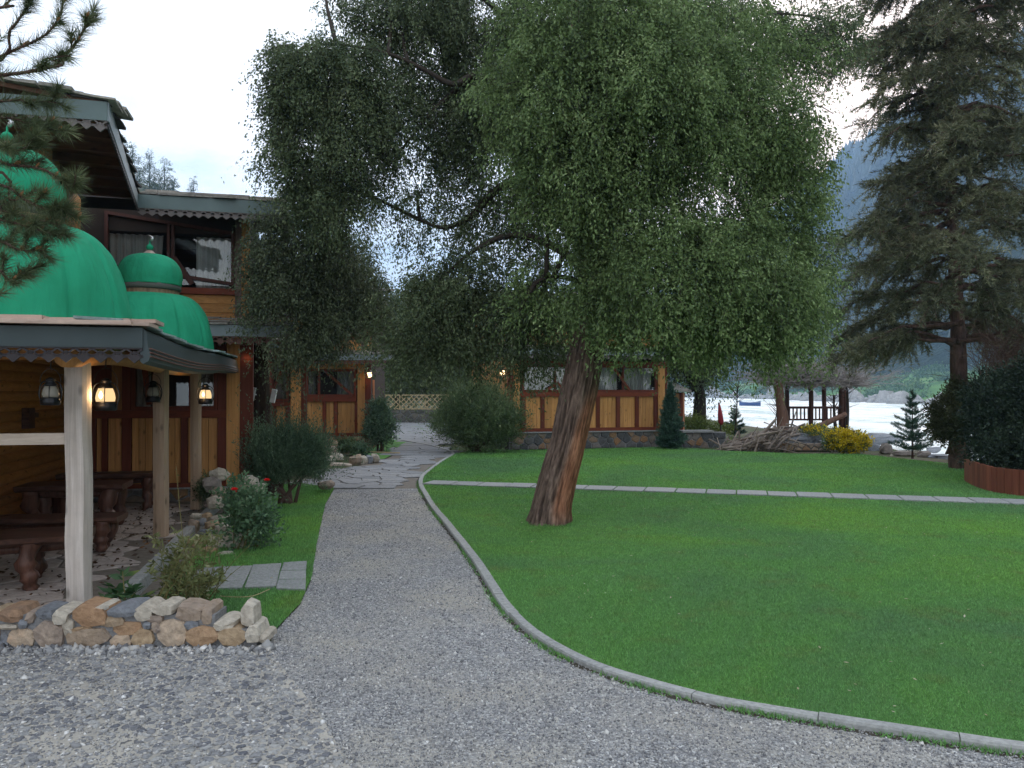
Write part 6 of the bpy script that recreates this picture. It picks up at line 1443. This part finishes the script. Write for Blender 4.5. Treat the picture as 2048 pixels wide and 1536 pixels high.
shrub('low_bush', 'yellow green low bushes right of the lean-to above the dark wall', 'bush', (at(1400, 880, 26).x, 26, .0), [E(1385, 852, 26, 30, 16, .6), E(1440, 860, 26, 28, 8, .5)], 500, .25, 10, .07, .025, mat_leaf('yellow green bush', (.05, .08, .02), (.16, .2, .05), (.25, .27, .08)), .1, .6, .4, 4, -1, sr=.015)

# hedge and planter ------------------------------------------------------------------
PL = [gp(x, y, 0.03) for x, y in ((1931, 961), (1950, 972), (1985, 983), (2030, 990), (2075, 996), (2130, 1000), (2200, 1004))]
pl = thing('planter_edging', 'curved red brown board edging round the dark hedge at the right edge', 'planter', PL[3])
SLn = smooth_line(PL, 12); acc = 0; last = SLn[0]
for p in SLn[1:]:
    if (p-last).length >= .115:
        d = (p-last).normalized(); m = MB(); h = .40+random.uniform(-.012, .012); t = Vector((-d.y, d.x, 0))*.02
        m.hexa([last+d*.004-t, p-d*.004-t, p-d*.004+t, last+d*.004+t]+[q+Vector((0, 0, h)) for q in (last+d*.004-t, p-d*.004-t, p-d*.004+t, last+d*.004+t)]); m.build('board', M['planter'], pl); last = p
m = MB(); back = [q+Vector((.6, 1.6, 0)) for q in SLn]; K = len(SLn)
for q in SLn+back[::-1]: m.v.append((q.x, q.y+.03, .33))
m.f.append(tuple(range(len(m.v)))); m.build('soil', M['dirt'], pl)
shrub('dark_hedge', 'large dark evergreen hedge growing inside the board edging', 'hedge', (at(2030, 930, 14.2).x, 14.2, .3), [E(2005, 850, 14.4, 55, 75, .8), E(2070, 825, 13.6, 95, 100, .9), E(2120, 810, 13.2, 80, 120, .8), E(1985, 800, 14.4, 42, 42, .6), E(1978, 900, 14.2, 32, 35, .5), E(2040, 900, 13.4, 80, 40, .6)], 7000, .26, 13, .055, .026, M['hedge_leaf'], .2, .5, .3, 10, -1.2, .38, zmin=.3, sr=.04)
shrub('trimmed_bush', 'dark rounded bush left of the hedge in front of the conifer trunk', 'bush', (at(1895, 890, 16.2).x, 16.2, .35), [E(1900, 835, 16.2, 32, 44, .5), E(1890, 860, 16.2, 20, 22, .4), E(1920, 790, 16.3, 18, 26, .3)], 1500, .2, 12, .055, .024, mat_leaf('brown green leaves', (.02, .022, .01), (.06, .065, .03), (.12, .12, .05)), .1, .5, .3, 5, -1.1, .4, sr=.02)
BT = thing('bare_bush', 'leafless brown twiggy bush rising behind the dark hedge', 'bush', (at(2020, 930, 15.5).x, 15.5, .3))
m = MB(); bs = Vector(BT.location)
for k in range(240):
    c = at(random.gauss(2020, 45), random.uniform(640, 800), 15.5+random.uniform(-.8, .8)); s = bs+Vector((random.uniform(-.6, .6), random.uniform(-.3, .3), .8)); q = s.lerp(c, .5)+Vector((random.uniform(-.3, .3), 0, .2))
    m.tube([s, q, c], [.012, .006, .003], 4, cap=False)
    for j in range(5): a = q.lerp(c, random.random()); m.tube([a, a+Vector((random.uniform(-.35, .35), random.uniform(-.2, .2), random.uniform(-.05, .35)))], [.004, .002], 3, cap=False)
m.build('twigs', M['twig_brown'], BT, False, 'stuff')

# small conifers ----------------------------------------------------------------------
def conifer(name, label, base, H, R, lay, nper, nL, nW, mat, drop=.15, z0=.12, rise=.25, tk=.03, sub=6):
    t = thing(name, label, 'tree', base); b = Vector(base); limb([b, b+Vector((0, 0, H*.5)), b+Vector((0, 0, H))], tk, tk*.15, t, M['pine_bark'], 'trunk', 5, .05, 8); P, D = [], []
    for i in range(lay):
        f = i/(lay-1); z = H*(z0+(0.97-z0)*f)+(random.uniform(-.25, .25)*H/lay if 0 < i < lay-1 else 0); r = R*(1-f)**.85*random.uniform(.8, 1.15)+.03
        for k in range(nper):
            az = random.uniform(0, .4)+k*2*math.pi/nper+i*1.1; rr = r*random.uniform(.6, 1.2); d = Vector((math.cos(az), math.sin(az), rise-.3*(1-f)+random.uniform(-.18, .18))); a = b+Vector((0, 0, z+random.uniform(-.3, .3)*H/lay*(i > 0)))  ; e = a+d*rr
            limb([a, a.lerp(e, .5)+Vector((0, 0, -.04*rr)), e+Vector((0, 0, .05*rr))], tk*.3, .002, t, M['pine_bark'], 'branch', 2, 0, 4)
            n_ = int(rr/nL*sub*4)
            for j in range(n_):
                u = random.uniform(.1, 1); q = a.lerp(e, u); s = Vector((-d.y, d.x, 0))*random.choice((-1, 1)); w_ = random.random()**1.5; off = (s+Vector((0, 0, -.25)))*w_*.30*rr*(1.1-u)+Vector((0, 0, random.gauss(0, .018))); P.append(tuple(q+off)); v = d*.8+s*random.uniform(.0, .8)+Vector((random.gauss(0, .4), random.gauss(0, .4), random.gauss(.1, .5))); D.append(tuple(v))
    needle_tris(np.array(P), np.array(D), np.full(len(P), nL), np.full((len(P), 1), nW), 'needles', mat, t); return t
conifer('fir_sapling', 'young open branched fir standing alone before the white river', (at(1825, 920, 18.9).x, 18.9, .04), 1.62, .58, 9, 7, .06, .013, M['fir_needle'], z0=.13, rise=.62, sub=9)
conifer('fir_sapling', 'tiny dark fir in front of the river left of the gazebo', (at(1470, 866, 29).x, 29, -.05), 1.15, .36, 8, 6, .09, .025, M['fir_needle'], z0=.12, rise=.6)
conifer('fir_tree', 'dense narrow blue green fir at the right corner of the far lodge', (at(1341, 893, 22.4).x, 22.4, .04), 1.85, .42, 26, 12, .07, .016, M['fir_needle'], z0=.03, rise=.45, sub=9)

# ---- background trees ---------------------------------------------------------------
def bgtree(label, px, py0, Y, ells, n, mat, lL=.16, lW=.08, r=.18, slen=.8, thr=-.4, cat='tree', trunk_top=None):
    c = at(px, 800, Y); base_ = (c.x, Y, float(near_h(np.array([c.x]), np.array([Y]))[0])); t = thing('background_tree', label, 'tree', base_)
    tp = Vector((ells[0][0], ells[0][1], ells[0][2])) if trunk_top is None else trunk_top; limb([base_, Vector(base_).lerp(tp, .5)+Vector((.2, 0, 0)), tp], r, r*.3, t, M['twig_dark'], 'trunk', 4, .15, 8)
    for e in ells[1:]: limb([Vector(base_).lerp(tp, .6), Vector(e[:3])], r*.4, r*.1, t, M['twig_dark'], 'branch', 3, .1, 5)
    crown('foliage', ells, n, slen, 9, lL, lW, mat, t, .6, .5, 0, .5, thr, .25, None, .12, .2, .3, random.randrange(30)); return t
bgtree('dark tree left of centre behind the lattice fence', 790, 0, 46, [E(790, 680, 46, 55, 90, 2), E(770, 620, 46, 40, 60, 1.6), E(815, 740, 45, 60, 50, 2)], 3000, M['leaf_dark'])
bgtree('broad dark tree in the middle behind the lattice fence', 880, 0, 48, [E(880, 660, 48, 70, 100, 2.4), E(900, 740, 46, 80, 50, 2), E(850, 600, 48, 40, 60, 1.6)], 3600, M['leaf_dark'])
bgtree('dark tree at the right end behind the lattice fence', 975, 0, 45, [E(975, 670, 45, 60, 95, 2.2), E(990, 740, 44, 55, 60, 2), E(940, 760, 44, 55, 35, 1.6)], 3200, M['leaf_dark'])
bgtree('paler distant tree showing between the crowns above the middle lodge', 690, 0, 34, [E(695, 510, 34, 42, 42, 1.4), E(670, 560, 34, 45, 50, 1.4), E(725, 560, 34, 35, 45, 1.2)], 1500, M['far_leaf'], .11, .05)
bgtree('dark multi-stemmed tree right of the far lodge', 1392, 0, 26.5, [E(1385, 715, 26.5, 60, 35, 1.2), E(1350, 690, 26.5, 50, 45, 1.2), E(1420, 740, 26.5, 30, 22, .8)], 2200, M['leaf_dark'], .09, .04, .32)
for i, (px_, y_) in enumerate(((1290, 640), (1180, 620))):
    pass

# conifers on the ridge at left
def ridge_pine(px, ytop, H, label):
    t_ = (px-1024)/FPX; Y = 150.0
    for Yc in np.linspace(110, 260, 60):
        x = t_*Yc; h = float(near_h(np.array([x]), np.array([Yc]))[0]); py = 785-(h-CAMH)/Yc*FPX
        if h > 44: Y = Yc; break
    x = t_*Y; top = CAMH+(785-ytop)/FPX*Y; H = top-float(near_h(np.array([x]), np.array([Y]))[0]); H = max(H, 5)
    b = Vector((x, Y, top-H)); t = thing('ridge_pine', label, 'tree', b, 'pines on the left ridge'); limb([b, b+Vector((.1, 0, H*.5)), b+Vector((0, 0, H))], .22, .04, t, M['twig_dark'], 'trunk', 3, .1, 6)
    e = []
    for k in range(9):
        f = .3+.7*k/8; r = H*.20*(1.1-f)+.35; a = random.uniform(0, 6.28); e.append((b.x+math.cos(a)*r*.8, b.y+math.sin(a)*r*.8, b.z+H*f, r, r, .5, 1))
    crown('foliage', e, 420, .7, 8, .32, .12, M['far_leaf'], t, .3, .6, 0, .5, -1, .2, None, .15, 0, None, 3)
for q in ((240, 270, 0, 'hazy pine on the ridge, half hidden by the dark roof edge'), (262, 288, 0, 'tall hazy pine on the ridge just right of the roof edge'), (296, 306, 0, 'slender hazy pine in the middle of the ridge group'), (326, 320, 0, 'widest hazy pine on the ridge right of the slender one'), (345, 362, 0, 'low hazy pine at the right foot of the ridge group'), (385, 357, 0, 'lone small hazy pine above the slate roof')): ridge_pine(*q)

# forest on the far slope, joined: nobody could count it
def cone_forest(name, X, Y, hf, H, mat, label):
    n = len(X); Z = hf(X, Y); a = np.arange(5)*2*math.pi/5
    BV = np.concatenate([np.column_stack([np.cos(a)*.24, np.sin(a)*.24, np.full(5, .12)]), [[0, 0, 1.0]], np.column_stack([np.cos(a+.6)*.3, np.sin(a+.6)*.3, np.full(5, .0)]), [[0, 0, .55]]])
    BF = np.array([(i, (i+1) % 5, 5) for i in range(5)]+[(6+i, 6+(i+1) % 5, 11) for i in range(5)])
    S = np.column_stack([H, H, H]); th = RNG.uniform(0, 6.28, n); R = np.zeros((n, 3, 3)); R[:, 0, 0] = np.cos(th); R[:, 0, 1] = -np.sin(th); R[:, 1, 0] = np.sin(th); R[:, 1, 1] = np.cos(th); R[:, 2, 2] = 1
    o = np_copies(name, BV, BF, np.column_stack([X, Y, Z-.5]), R, S, mat, None, 'stuff'); setp(o, label, 'forest')
n = 16000; X = RNG.uniform(190, 560, n); Y = RNG.uniform(150, 2400, n); k = fbm(X, Y, .004, 3, 8) > -.25; X, Y = X[k], Y[k]
X = np.concatenate([X, RNG.normal(498, 12, 900)]); Y = np.concatenate([Y, RNG.uniform(500, 1900, 900)])
mf = mat_leaf('far conifers', (.010, .018, .012), (.035, .05, .03), nscale=.01, trans=.05, gain=1.0)
cone_forest('mountain_forest', X, Y, far_h, RNG.uniform(9, 22, len(X)), mf, 'dark conifer forest covering the hazy blue mountain beyond the river')
n = 2500; X = RNG.uniform(-320, -48, n); Y = RNG.uniform(90, 900, n); k = (X > -200) | (Y > 300)
k &= ~((X/Y > -.52) & (X/Y < -.36) & (Y < 260)); X, Y = X[k], Y[k]
cone_forest('hill_forest', X, Y, near_h, RNG.uniform(3, 7, len(X)), mf, 'dark trees on the hillside behind the lodges')
# bushes and rocks of the far bank
n = 900; X = RNG.uniform(116, 178, n); Y = RNG.uniform(150, 900, n); k = fbm(X, Y, .012, 3, 3)+np.where(X < 130, .35, -.15) > .1; X, Y = X[k], Y[k]
EB = [(x, y, float(far_h(np.array([x]), np.array([y]))[0])+.8, RNG.uniform(1.5, 4), RNG.uniform(1.5, 5), RNG.uniform(.8, 2.6), 1) for x, y in zip(X, Y)]
br = thing('bank_bushes', 'blue green bushes along the far river bank', 'bushes', (130, 300, 0)); br['kind'] = 'stuff'
crown('foliage', EB, 9000, 1.0, 8, .75, .5, M['bank_leaf'], br, .2, .5, .3, .45, -1, .1, None, .5, 0, None, 7)
icov = np.array([(math.cos(a)*math.cos(b_), math.sin(a)*math.cos(b_), math.sin(b_)) for b_ in (-.9, 0, .9) for a in np.arange(5)*1.2566+b_]+[(0, 0, 1), (0, 0, -1)]); icof = []
for l in (0, 5):
    for i in range(5): j = (i+1) % 5; icof += [(l+i, l+j, l+5+i), (l+j, l+5+j, l+5+i)]
for i in range(5): j = (i+1) % 5; icof += [(10+i, 10+j, 15), (j, i, 16)]
icof = np.array(icof); icov *= (1+.25*np.sin(np.arange(17)*3.7))[:, None]
n = 3500; Y = RNG.uniform(120, 900, n); X = 113+6*np.sin(Y*.02)+RNG.normal(0, 3.0, n); sz = RNG.gamma(2, .26, n)+.15
o = np_copies('shore_rocks', icov, icof, np.column_stack([X, Y, np.full(n, -1.1)]), rand_rot(n), np.column_stack([sz*1.4, sz*1.8, sz*.8]), M['shore_rock'], None, 'stuff'); setp(o, 'pale boulders lining the far shore', 'rocks')
n = 260; Y = RNG.uniform(20, 90, n); X = bank_x(Y)+RNG.normal(.9, .8, n); sz = np.minimum(RNG.gamma(2, .10, n)+.1, .45)
o = np_copies('bank_rocks', icov, icof, np.column_stack([X, Y, np.full(n, -1.15)]), rand_rot(n), np.column_stack([sz*1.4, sz*1.3, sz*.9]), M['river_rock'], None, 'stuff'); setp(o, 'dark boulders along the near river bank', 'rocks')

# ---- single rocks -------------------------------------------------------------------
def rock(px, py, Y, wpx, hpx, mat, label, zb=None, group=None, cat='rock'):
    c = at(px, py, Y); w, h = wpx*Y/FPX, hpx*Y/FPX; rr = random.Random(px*7+py); bm_v = []; m = MB(); R_, S_ = 6, 9
    for i in range(R_+1):
        ph = -math.pi/2+math.pi*i/R_
        for j in range(S_):
            th = 2*math.pi*j/S_; v = Vector((math.cos(ph)*math.cos(th), math.cos(ph)*math.sin(th), math.sin(ph)))
            k = 1+.42*mnoise.noise(v*1.4+Vector((px, py, 0)))+.08*mnoise.noise(v*4+Vector((px, 0, py))); v = Vector((abs(v.x)**.8*math.copysign(1, v.x), abs(v.y)**.8*math.copysign(1, v.y), abs(v.z)**.8*math.copysign(1, v.z)))*k
            m.v.append((c.x+v.x*w/2, c.y+v.y*w*.42, c.z+v.z*h/2))
    for i in range(R_):
        for j in range(S_): a = i*S_+j; b = i*S_+(j+1) % S_; m.f.append((a, b, b+S_, a+S_))
    m.build_top('rock', mat, label, cat, (c.x, c.y, c.z-h/2), False, group)
g1 = 'rocks piled beside the pavilion edging'
W_, G_, P_ = M['warm_stone'], M['grey_stone'], M['pale_stone']
for q in ((437, 949, 10.3, 40, 26, P_, 'pointed pale cream rock at the top of the rock pile'), (424, 970, 10.2, 38, 30, M['river_rock'], 'grey brown rock under the pointed cream rock'), (440, 988, 9.9, 36, 28, W_, 'brown rock below the grey brown one near the third post'),
          (431, 1006, 9.6, 34, 28, P_, 'small pale rock at the foot of the third post'), (392, 1033, 9.2, 28, 13, P_, 'flat pale stone on top of the small stacked pile'), (414, 1033, 9.15, 20, 18, W_, 'upright tan stone on the small stacked pile'), (444, 1036, 9.1, 44, 12, P_, 'long flat stone capping the small stacked pile'),
          (388, 1052, 9.0, 26, 26, W_, 'orange brown stone at the left end of the stacked pile'), (405, 1044, 8.95, 14, 15, G_, 'small grey stone wedged in the stacked pile'), (425, 1050, 8.9, 30, 17, W_, 'tan stone in the middle of the stacked pile'), (412, 1066, 8.8, 26, 18, G_, 'low grey stone under the stacked pile'),
          (447, 1062, 8.7, 34, 34, P_, 'pale round rock right of the stacked pile'), (440, 1090, 8.3, 62, 36, P_, 'broad pale pink rock left of the rose bush'), (474, 1086, 8.2, 38, 42, P_, 'tall pale rock touching the rose bush'), (400, 1086, 8.4, 44, 26, W_, 'brown rock left of the broad pale one'), (418, 1104, 8.0, 34, 18, W_, 'small orange rock below the broad pale one'), (452, 1112, 7.9, 40, 16, P_, 'low pale rock under the rose bush'),
          (500, 963, 10.6, 34, 24, P_, 'pale rock behind the red roses'), (516, 976, 10.5, 30, 20, P_, 'small cream rock left of the juniper stems'), (486, 978, 10.2, 30, 22, W_, 'tan rock just behind the rose bush'), (505, 990, 10.0, 24, 16, G_, 'small grey rock behind the rose bush'), (652, 970, 12.8, 34, 18, W_, 'reddish rock at the front corner of the flagstones')): rock(*q, group=g1)
g2 = 'rocks in the bed before the middle lodge'
for q in ((712, 923, 18.0, 30, 26, W_, 'largest brown lying rock at the path edge'), (726, 922, 18.0, 18, 22, P_, 'pale rock second in the row at the path edge'), (738, 920, 18.1, 16, 20, G_, 'grey rock third in the row at the path edge'), (749, 918, 18.2, 20, 20, P_, 'last pale rock in the row at the path edge'),
          (662, 902, 19.3, 26, 20, W_, 'tan rock at the left of the bed before the middle lodge'), (672, 914, 18.8, 30, 18, P_, 'pale rock in front of the tan one in the bed'), (655, 920, 18.4, 30, 20, P_, 'cream rock behind the juniper at the bed corner'), (742, 886, 22.0, 16, 14, W_, 'small brown rock at the foot of the narrow bush'), (668, 888, 20.0, 16, 14, W_, 'small upright rock behind the others in the bed')): rock(*q, group=g2)
g3 = 'boulders at the river edge of the lawn'
for q in ((1772, 898, 21.2, 26, 24, M['river_rock'], 'squarish brown and cream boulder right of the yellow bush'), (1745, 896, 22.5, 34, 16, G_, 'low grey boulder just right of the yellow bush'), (1806, 908, 20.6, 44, 16, M['river_rock'], 'long brown boulder left of the fir sapling'), (1848, 910, 20.2, 26, 16, M['river_rock'], 'brown boulder right of the fir sapling stem'),
          (1880, 914, 20.0, 44, 12, G_, 'flat dark boulder between the fir sapling and the conifer'), (1790, 912, 20.6, 18, 10, P_, 'small pale stone beside the squarish boulder'), (1832, 903, 21.2, 14, 10, P_, 'white pebble stone behind the fir sapling'), (1766, 878, 42, 70, 22, G_, 'low grey boulder in the water behind the lawn edge'), (1868, 900, 36, 26, 12, G_, 'small dark boulder in the white water')): rock(*q, group=g3)
# sticks
m = MB(); m.tube(smooth_line([gp(540, 1178, .03), gp(505, 1192, .04), gp(470, 1194, .03), gp(440, 1192, .03)], 4), .003, 5); m.build_top('fallen_stick', M['lath'], 'thin pale stick lying on the side lawn below the pavers', 'stick', gp(500, 1190, .02))
m = MB(); m.tube([gp(733, 904, .03), gp(800, 906, .03)], .02, 6); m.build_top('garden_cane', M['lath'], 'long pale cane lying on the grass beside the paved path', 'cane', gp(765, 905, .03))
m = MB(); m.tube(smooth_line([gp(660, 929, .1), gp(685, 928, .1), gp(702, 931, .06)], 3), .035, 6, .2); m.build_top('edging_log', M['raw_rail'], 'short pale log edging the bed behind the juniper', 'log', gp(680, 929, .05))

# ---- lattice fence on its stone wall ---------------------------------------------------
FF = F((at(744, 800, 42).x, 42), (1, .03)); a1 = FF.a(905); zf0, zf1 = FF.z(820, 818), FF.z(820, 790)
sw = thing('stone_wall', 'rough dark stone wall under the lattice fence at the end of the path', 'wall', FF.pt(a1/2, 0, 0)); rubble(FF, 0, a1, -.1, zf0-.03, -.4, 0, sw, M['dark_stone'], .42, .2)
lf = thing('lattice_fence', 'pale diamond lattice fence on top of the rough stone wall', 'fence', FF.pt(a1/2, 0, zf0))
H_ = zf1-zf0; s = -H_; 
while s < a1:
    for sg in (1, -1):
        x0, x1 = (s, s+H_) if sg > 0 else (s+H_, s); 
        p0, z_0, p1, z_1 = x0, zf0, x1, zf1
        lo, hi = min(p0, p1), max(p0, p1)
        if lo < 0 or hi > a1: continue
        m = MB(); FF.bar(m, p0, z_0, p1, z_1, .02*sg, .045, .02); m.build('lath', M['lath'], lf)
    s += .27
for z in (zf0, zf1): m = MB(); FF.bar(m, 0, z, a1, z, .0, .05, .03); m.build('rail', M['lath'], lf)
for a in np.linspace(.1, a1-.1, 4): m = MB(); FF.box(m, a-.03, a+.03, zf0-.05, zf1+.03, -.09, -.03); m.build('post', M['lath'], lf)

# ---- gazebo, stump, drift wood, parasol, boat --------------------------------------------
GY = 27.0
gz = thing('gazebo', 'small dark timber gazebo with a dead twig roof by the river', 'gazebo', at(1620, 850, GY))
m = MB(); q = at(1622, 858, GY); m.box(q.x-1.3, q.x+1.1, GY-.9, GY+.9, q.z-.12, q.z); m.build('floor', M['dark_rail'], gz)
for px_, dy in ((1558, -.8), (1574, .8), (1622, -.85), (1648, .85), (1682, -.7), (1690, .75)):
    q = at(px_, 860, GY+dy); m = MB(); m.tube([(q.x, q.y, q.z), (q.x+.01, q.y, q.z+.9), (q.x, q.y, at(px_, 770, GY+dy).z)], .075, 8, .15); m.build('post', M['dark_rail'], gz, True)
qa, qb = at(1560, 815, GY+.8), at(1688, 815, GY+.8)
m = MB(); m.bar(qa, qb, .06, .08); m.build('hand_rail', M['dark_rail'], gz)
for k in range(17):
    p = qa.lerp(qb, (k+.5)/17); m = MB(); m.bar(p-Vector((0, 0, .03)), Vector((p.x, p.y, at(1620, 838, GY+.8).z)), .045, .03, up=(0, 1, 0)); m.build('baluster', M['dark_rail'], gz)
m = MB(); m.bar(qa-Vector((0, 0, .42)), qb-Vector((0, 0, .42)), .05, .06); m.build('bottom_rail', M['dark_rail'], gz)
m = MB(); cc = at(1622, 742, GY); ring = []
m.lathe([(1.05, at(1622, 772, GY).z), (1.0, at(1622, 768, GY).z), (.7, at(1622, 758, GY).z), (.1, at(1622, 742, GY).z)], (cc.x, cc.y, 0), 18, lambda t, f: 1+.06*math.sin(t*5)); m.build('roof', M['twig'], gz)
m = MB()
for k in range(1500):
    a = random.uniform(0, 6.28); r = random.uniform(.1, 1.7); z = at(1622, 742, GY).z-(r/1.6)*.40+random.gauss(0, .11); p = Vector((cc.x+r*math.cos(a), cc.y+r*math.sin(a), z)); d = Vector((random.gauss(0, 1), random.gauss(0, 1), random.gauss(0, .5)))*random.uniform(.1, .3); m.tube([p-d, p+d*.3+Vector((0, 0, .04)), p+d], [.012, .01, .004], 3, cap=False)
m.build('roof_twigs', M['twig'], gz, False, 'stuff')
# bare tree leaning over it
bt = thing('bare_tree', 'leafless grey tree with tangled twigs leaning over the gazebo', 'tree', at(1575, 892, 24.5)); b = Vector(bt.location)
limb([at(1572, 897, 24.2), at(1592, 868, 24.2), at(1640, 852, 24.2), at(1692, 828, 24.3)], .14, .07, bt, M['driftwood_red'], 'trunk', 6, .3, 12)
limb([at(1563, 897, 24.4), at(1566, 850, 24.5), at(1560, 800, 24.6), at(1552, 752, 24.7)], .20, .12, bt, M['driftwood_red'], 'trunk', 6, .25, 14)
m = MB()
for k in range(520):
    s = random.choice([at(1555, 765, 24.7), at(1600, 765, 25), at(1640, 770, 25.2), at(1700, 770, 25.5), at(1590, 750, 25)]); d = Vector((random.gauss(0, .9), random.gauss(0, .6), abs(random.gauss(.25, .35)))); e = s+d; q = s.lerp(e, .5)+Vector((random.uniform(-.2, .2), 0, random.uniform(-.15, .2)))
    m.tube([s, q, e], [.022, .012, .004], 4, cap=False)
    for j in range(2): m.tube([q.lerp(e, random.random()), e+Vector((random.uniform(-.4, .4), random.uniform(-.3, .3), random.uniform(-.35, .35)))], [.007, .003], 3, cap=False)
m.build('twigs', M['twig'], bt, False, 'stuff')
for x_, y0_, y1_ in ((1675, 880, 790), (1692, 872, 770), (1470, 862, 775), (1552, 880, 800)):
    p0, p1 = at(x_, y0_, 25.6), at(x_+random.uniform(-8, 8), y1_, 25.7)
    t = thing('thin_tree', {1675: 'crooked thin trunk at the right corner of the gazebo', 1692: 'dark slim young trunk rightmost beside the gazebo', 1470: 'thin bare sapling stem beside the tiny fir', 1552: 'short bare stem left of the gazebo stump'}[x_], 'tree', p0)
    limb([p0, p0.lerp(p1, .5)+Vector((random.uniform(-.08, .08), 0, 0)), p1], .075 if x_ > 1600 else .03, .03 if x_ > 1600 else .01, t, M['twig_dark'], 'trunk', 4, .2, 7)
    m = MB()
    for k in range(26): q = p0.lerp(p1, random.uniform(.55, 1)); m.tube([q, q+Vector((random.uniform(-.5, .5), random.uniform(-.3, .3), random.uniform(0, .5)))], [.012, .003], 3, cap=False)
    m.build('twigs', M['twig_dark'], t, False, 'stuff')
# drift wood heap, each stick its own piece
dw = thing('driftwood_heap', 'heap of grey driftwood sticks and roots at the edge of the lawn', 'wood pile', at(1520, 898, 22.6))
m = MB(); 
for (px_, py_, w, h) in ((1540, 905, 120, 34), (1612, 905, 110, 36), (1490, 903, 70, 16)):
    q = at(px_, py_, 23.3); W2, H2 = w*.5*23.3/FPX, h*23.3/FPX; m.lathe([(W2, -.1), (W2*.85, H2*.4), (W2*.5, H2*.85), (.05, H2)], (q.x, q.y+.3, 0), 16, lambda t, f: 1+.1*math.sin(t*3+px_))
m.build('earth_mound', M['dirt'], dw, False)
for k in range(110):
    px_ = random.uniform(1440, 1590); top = 895-max(0, (px_-1440))*.33; py_ = random.uniform(top, 902); Y_ = 22.0+random.uniform(-.5, .5)+(902-py_)*.012
    c = at(px_, py_, Y_); a = random.gauss(.55, .5); l = random.uniform(.15, .55); d = Vector((math.cos(a), random.uniform(-.5, .5), math.sin(a)*.8)); r = random.uniform(.012, .04)
    m = MB(); m.tube([c-d*l, c+Vector((0, 0, random.uniform(-.03, .05))), c+d*l], [r, r*1.1, r*.5], 6, .3, seed=k); m.build('stick', M['driftwood'], dw, True)
for (p, r0) in (([(1440, 893), (1480, 888), (1520, 890)], .045), ([(1530, 900), (1560, 880), (1600, 868)], .05), ([(1500, 885), (1530, 862), (1552, 838)], .06), ([(1450, 899), (1490, 897), (1535, 902)], .04)): 
    m = MB(); m.tube(smooth_line([at(x, y, 22.0) for x, y in p], 4), [r0*(1-.5*i/(4*(len(p)-1))) for i in range(4*(len(p)-1)+1)], 8, .3); m.build('stick', M['driftwood'], dw, True)
tw_ = thing('dry_stone_terrace', 'low curved terrace wall of small tan stones beside the yellow bush', 'wall', at(1620, 902, 21.6))
FT = F((at(1558, 800, 22.1).x, 22.1), (1, -.12)); rubble(FT, 0, FT.a(1668), .0, FT.z(1610, 886), -.4, 0, tw_, M['warm_stone'], .22, .11)
for q in ((1600, 878, 22.5, 60, 22), (1640, 878, 22.4, 40, 20), (1655, 886, 22.0, 30, 14), (1618, 872, 22.8, 30, 18), (1582, 884, 22.3, 26, 16)):
    rock(*q, G_, {1600: 'big grey boulder on the small stone terrace', 1640: 'grey blue boulder right on the small terrace', 1655: 'low grey stone beside the yellow bush on the terrace', 1618: 'grey stone at the top of the terrace', 1582: 'grey stone next to the reddish stump'}[q[0]])
ps = thing('folded_parasol', 'folded dark red parasol standing by the river left of the driftwood', 'parasol', at(1440, 872, 25)); 
m = MB(); m.tube([at(1443, 878, 25), at(1437, 805, 25)], .02, 6); m.build('pole', M['twig_dark'], ps)
q0, q1 = at(1443, 850, 25), at(1438, 806, 25); m = MB(); m.tube([q0, q0.lerp(q1, .15), q0.lerp(q1, .5), q0.lerp(q1, .85), q1], [.03, .085, .075, .04, .01], 10, .3); m.build('canopy', M['red_cloth'], ps, True)
by = 172.0; bc = at(1500, 812, by); bo = thing('boat', 'small blue boat on the white river', 'boat', bc); L2 = 2.3; m = MB(); prof_n = 12
for i in range(prof_n+1):
    f = i/prof_n*2-1; w = .75*(1-abs(f)**2.5)+.03; sh = .35*abs(f)**2
    for ww, zz in ((-w, .75+sh), (-w*.7, .1), (0, -.1), (w*.7, .1), (w, .75+sh)): m.v.append((bc.x+f*L2, bc.y+ww, bc.z+zz))
for i in range(prof_n):
    for j in range(4): a = i*5+j; m.f.append((a, a+1, a+6, a+5))
m.build('hull', M['boat_blue'], bo)
for f in (-.4, .3): m = MB(); m.box(bc.x+f*L2-.12, bc.x+f*L2+.12, bc.y-.6, bc.y+.6, bc.z+.55, bc.z+.6); m.build('seat', M['raw_rail'], bo)
m = MB(); m.bar((bc.x-L2*.9, bc.y-.72, bc.z+.86), (bc.x+L2*.9, bc.y-.72, bc.z+.86), .07); m.build('gunwale', M['white_plastic'], bo)

# ---- haze ------------------------------------------------------------------------------
hz = N('river valley haze')
v = hz.n('VolumePrincipled', {'Color': (0.46, 0.69, 1.0, 1), 'Density': 0.00048, 'Anisotropy': 0.3}); hz.t.links.new(v.outputs[0], hz.out.inputs['Volume'])
m = MB(); m.box(-950, 1350, -200, 2750, -8, 420); hb = m.build('haze', hz.m, None, False, 'stuff'); setp(hb, 'thin pale blue haze hanging in the whole valley', 'haze')
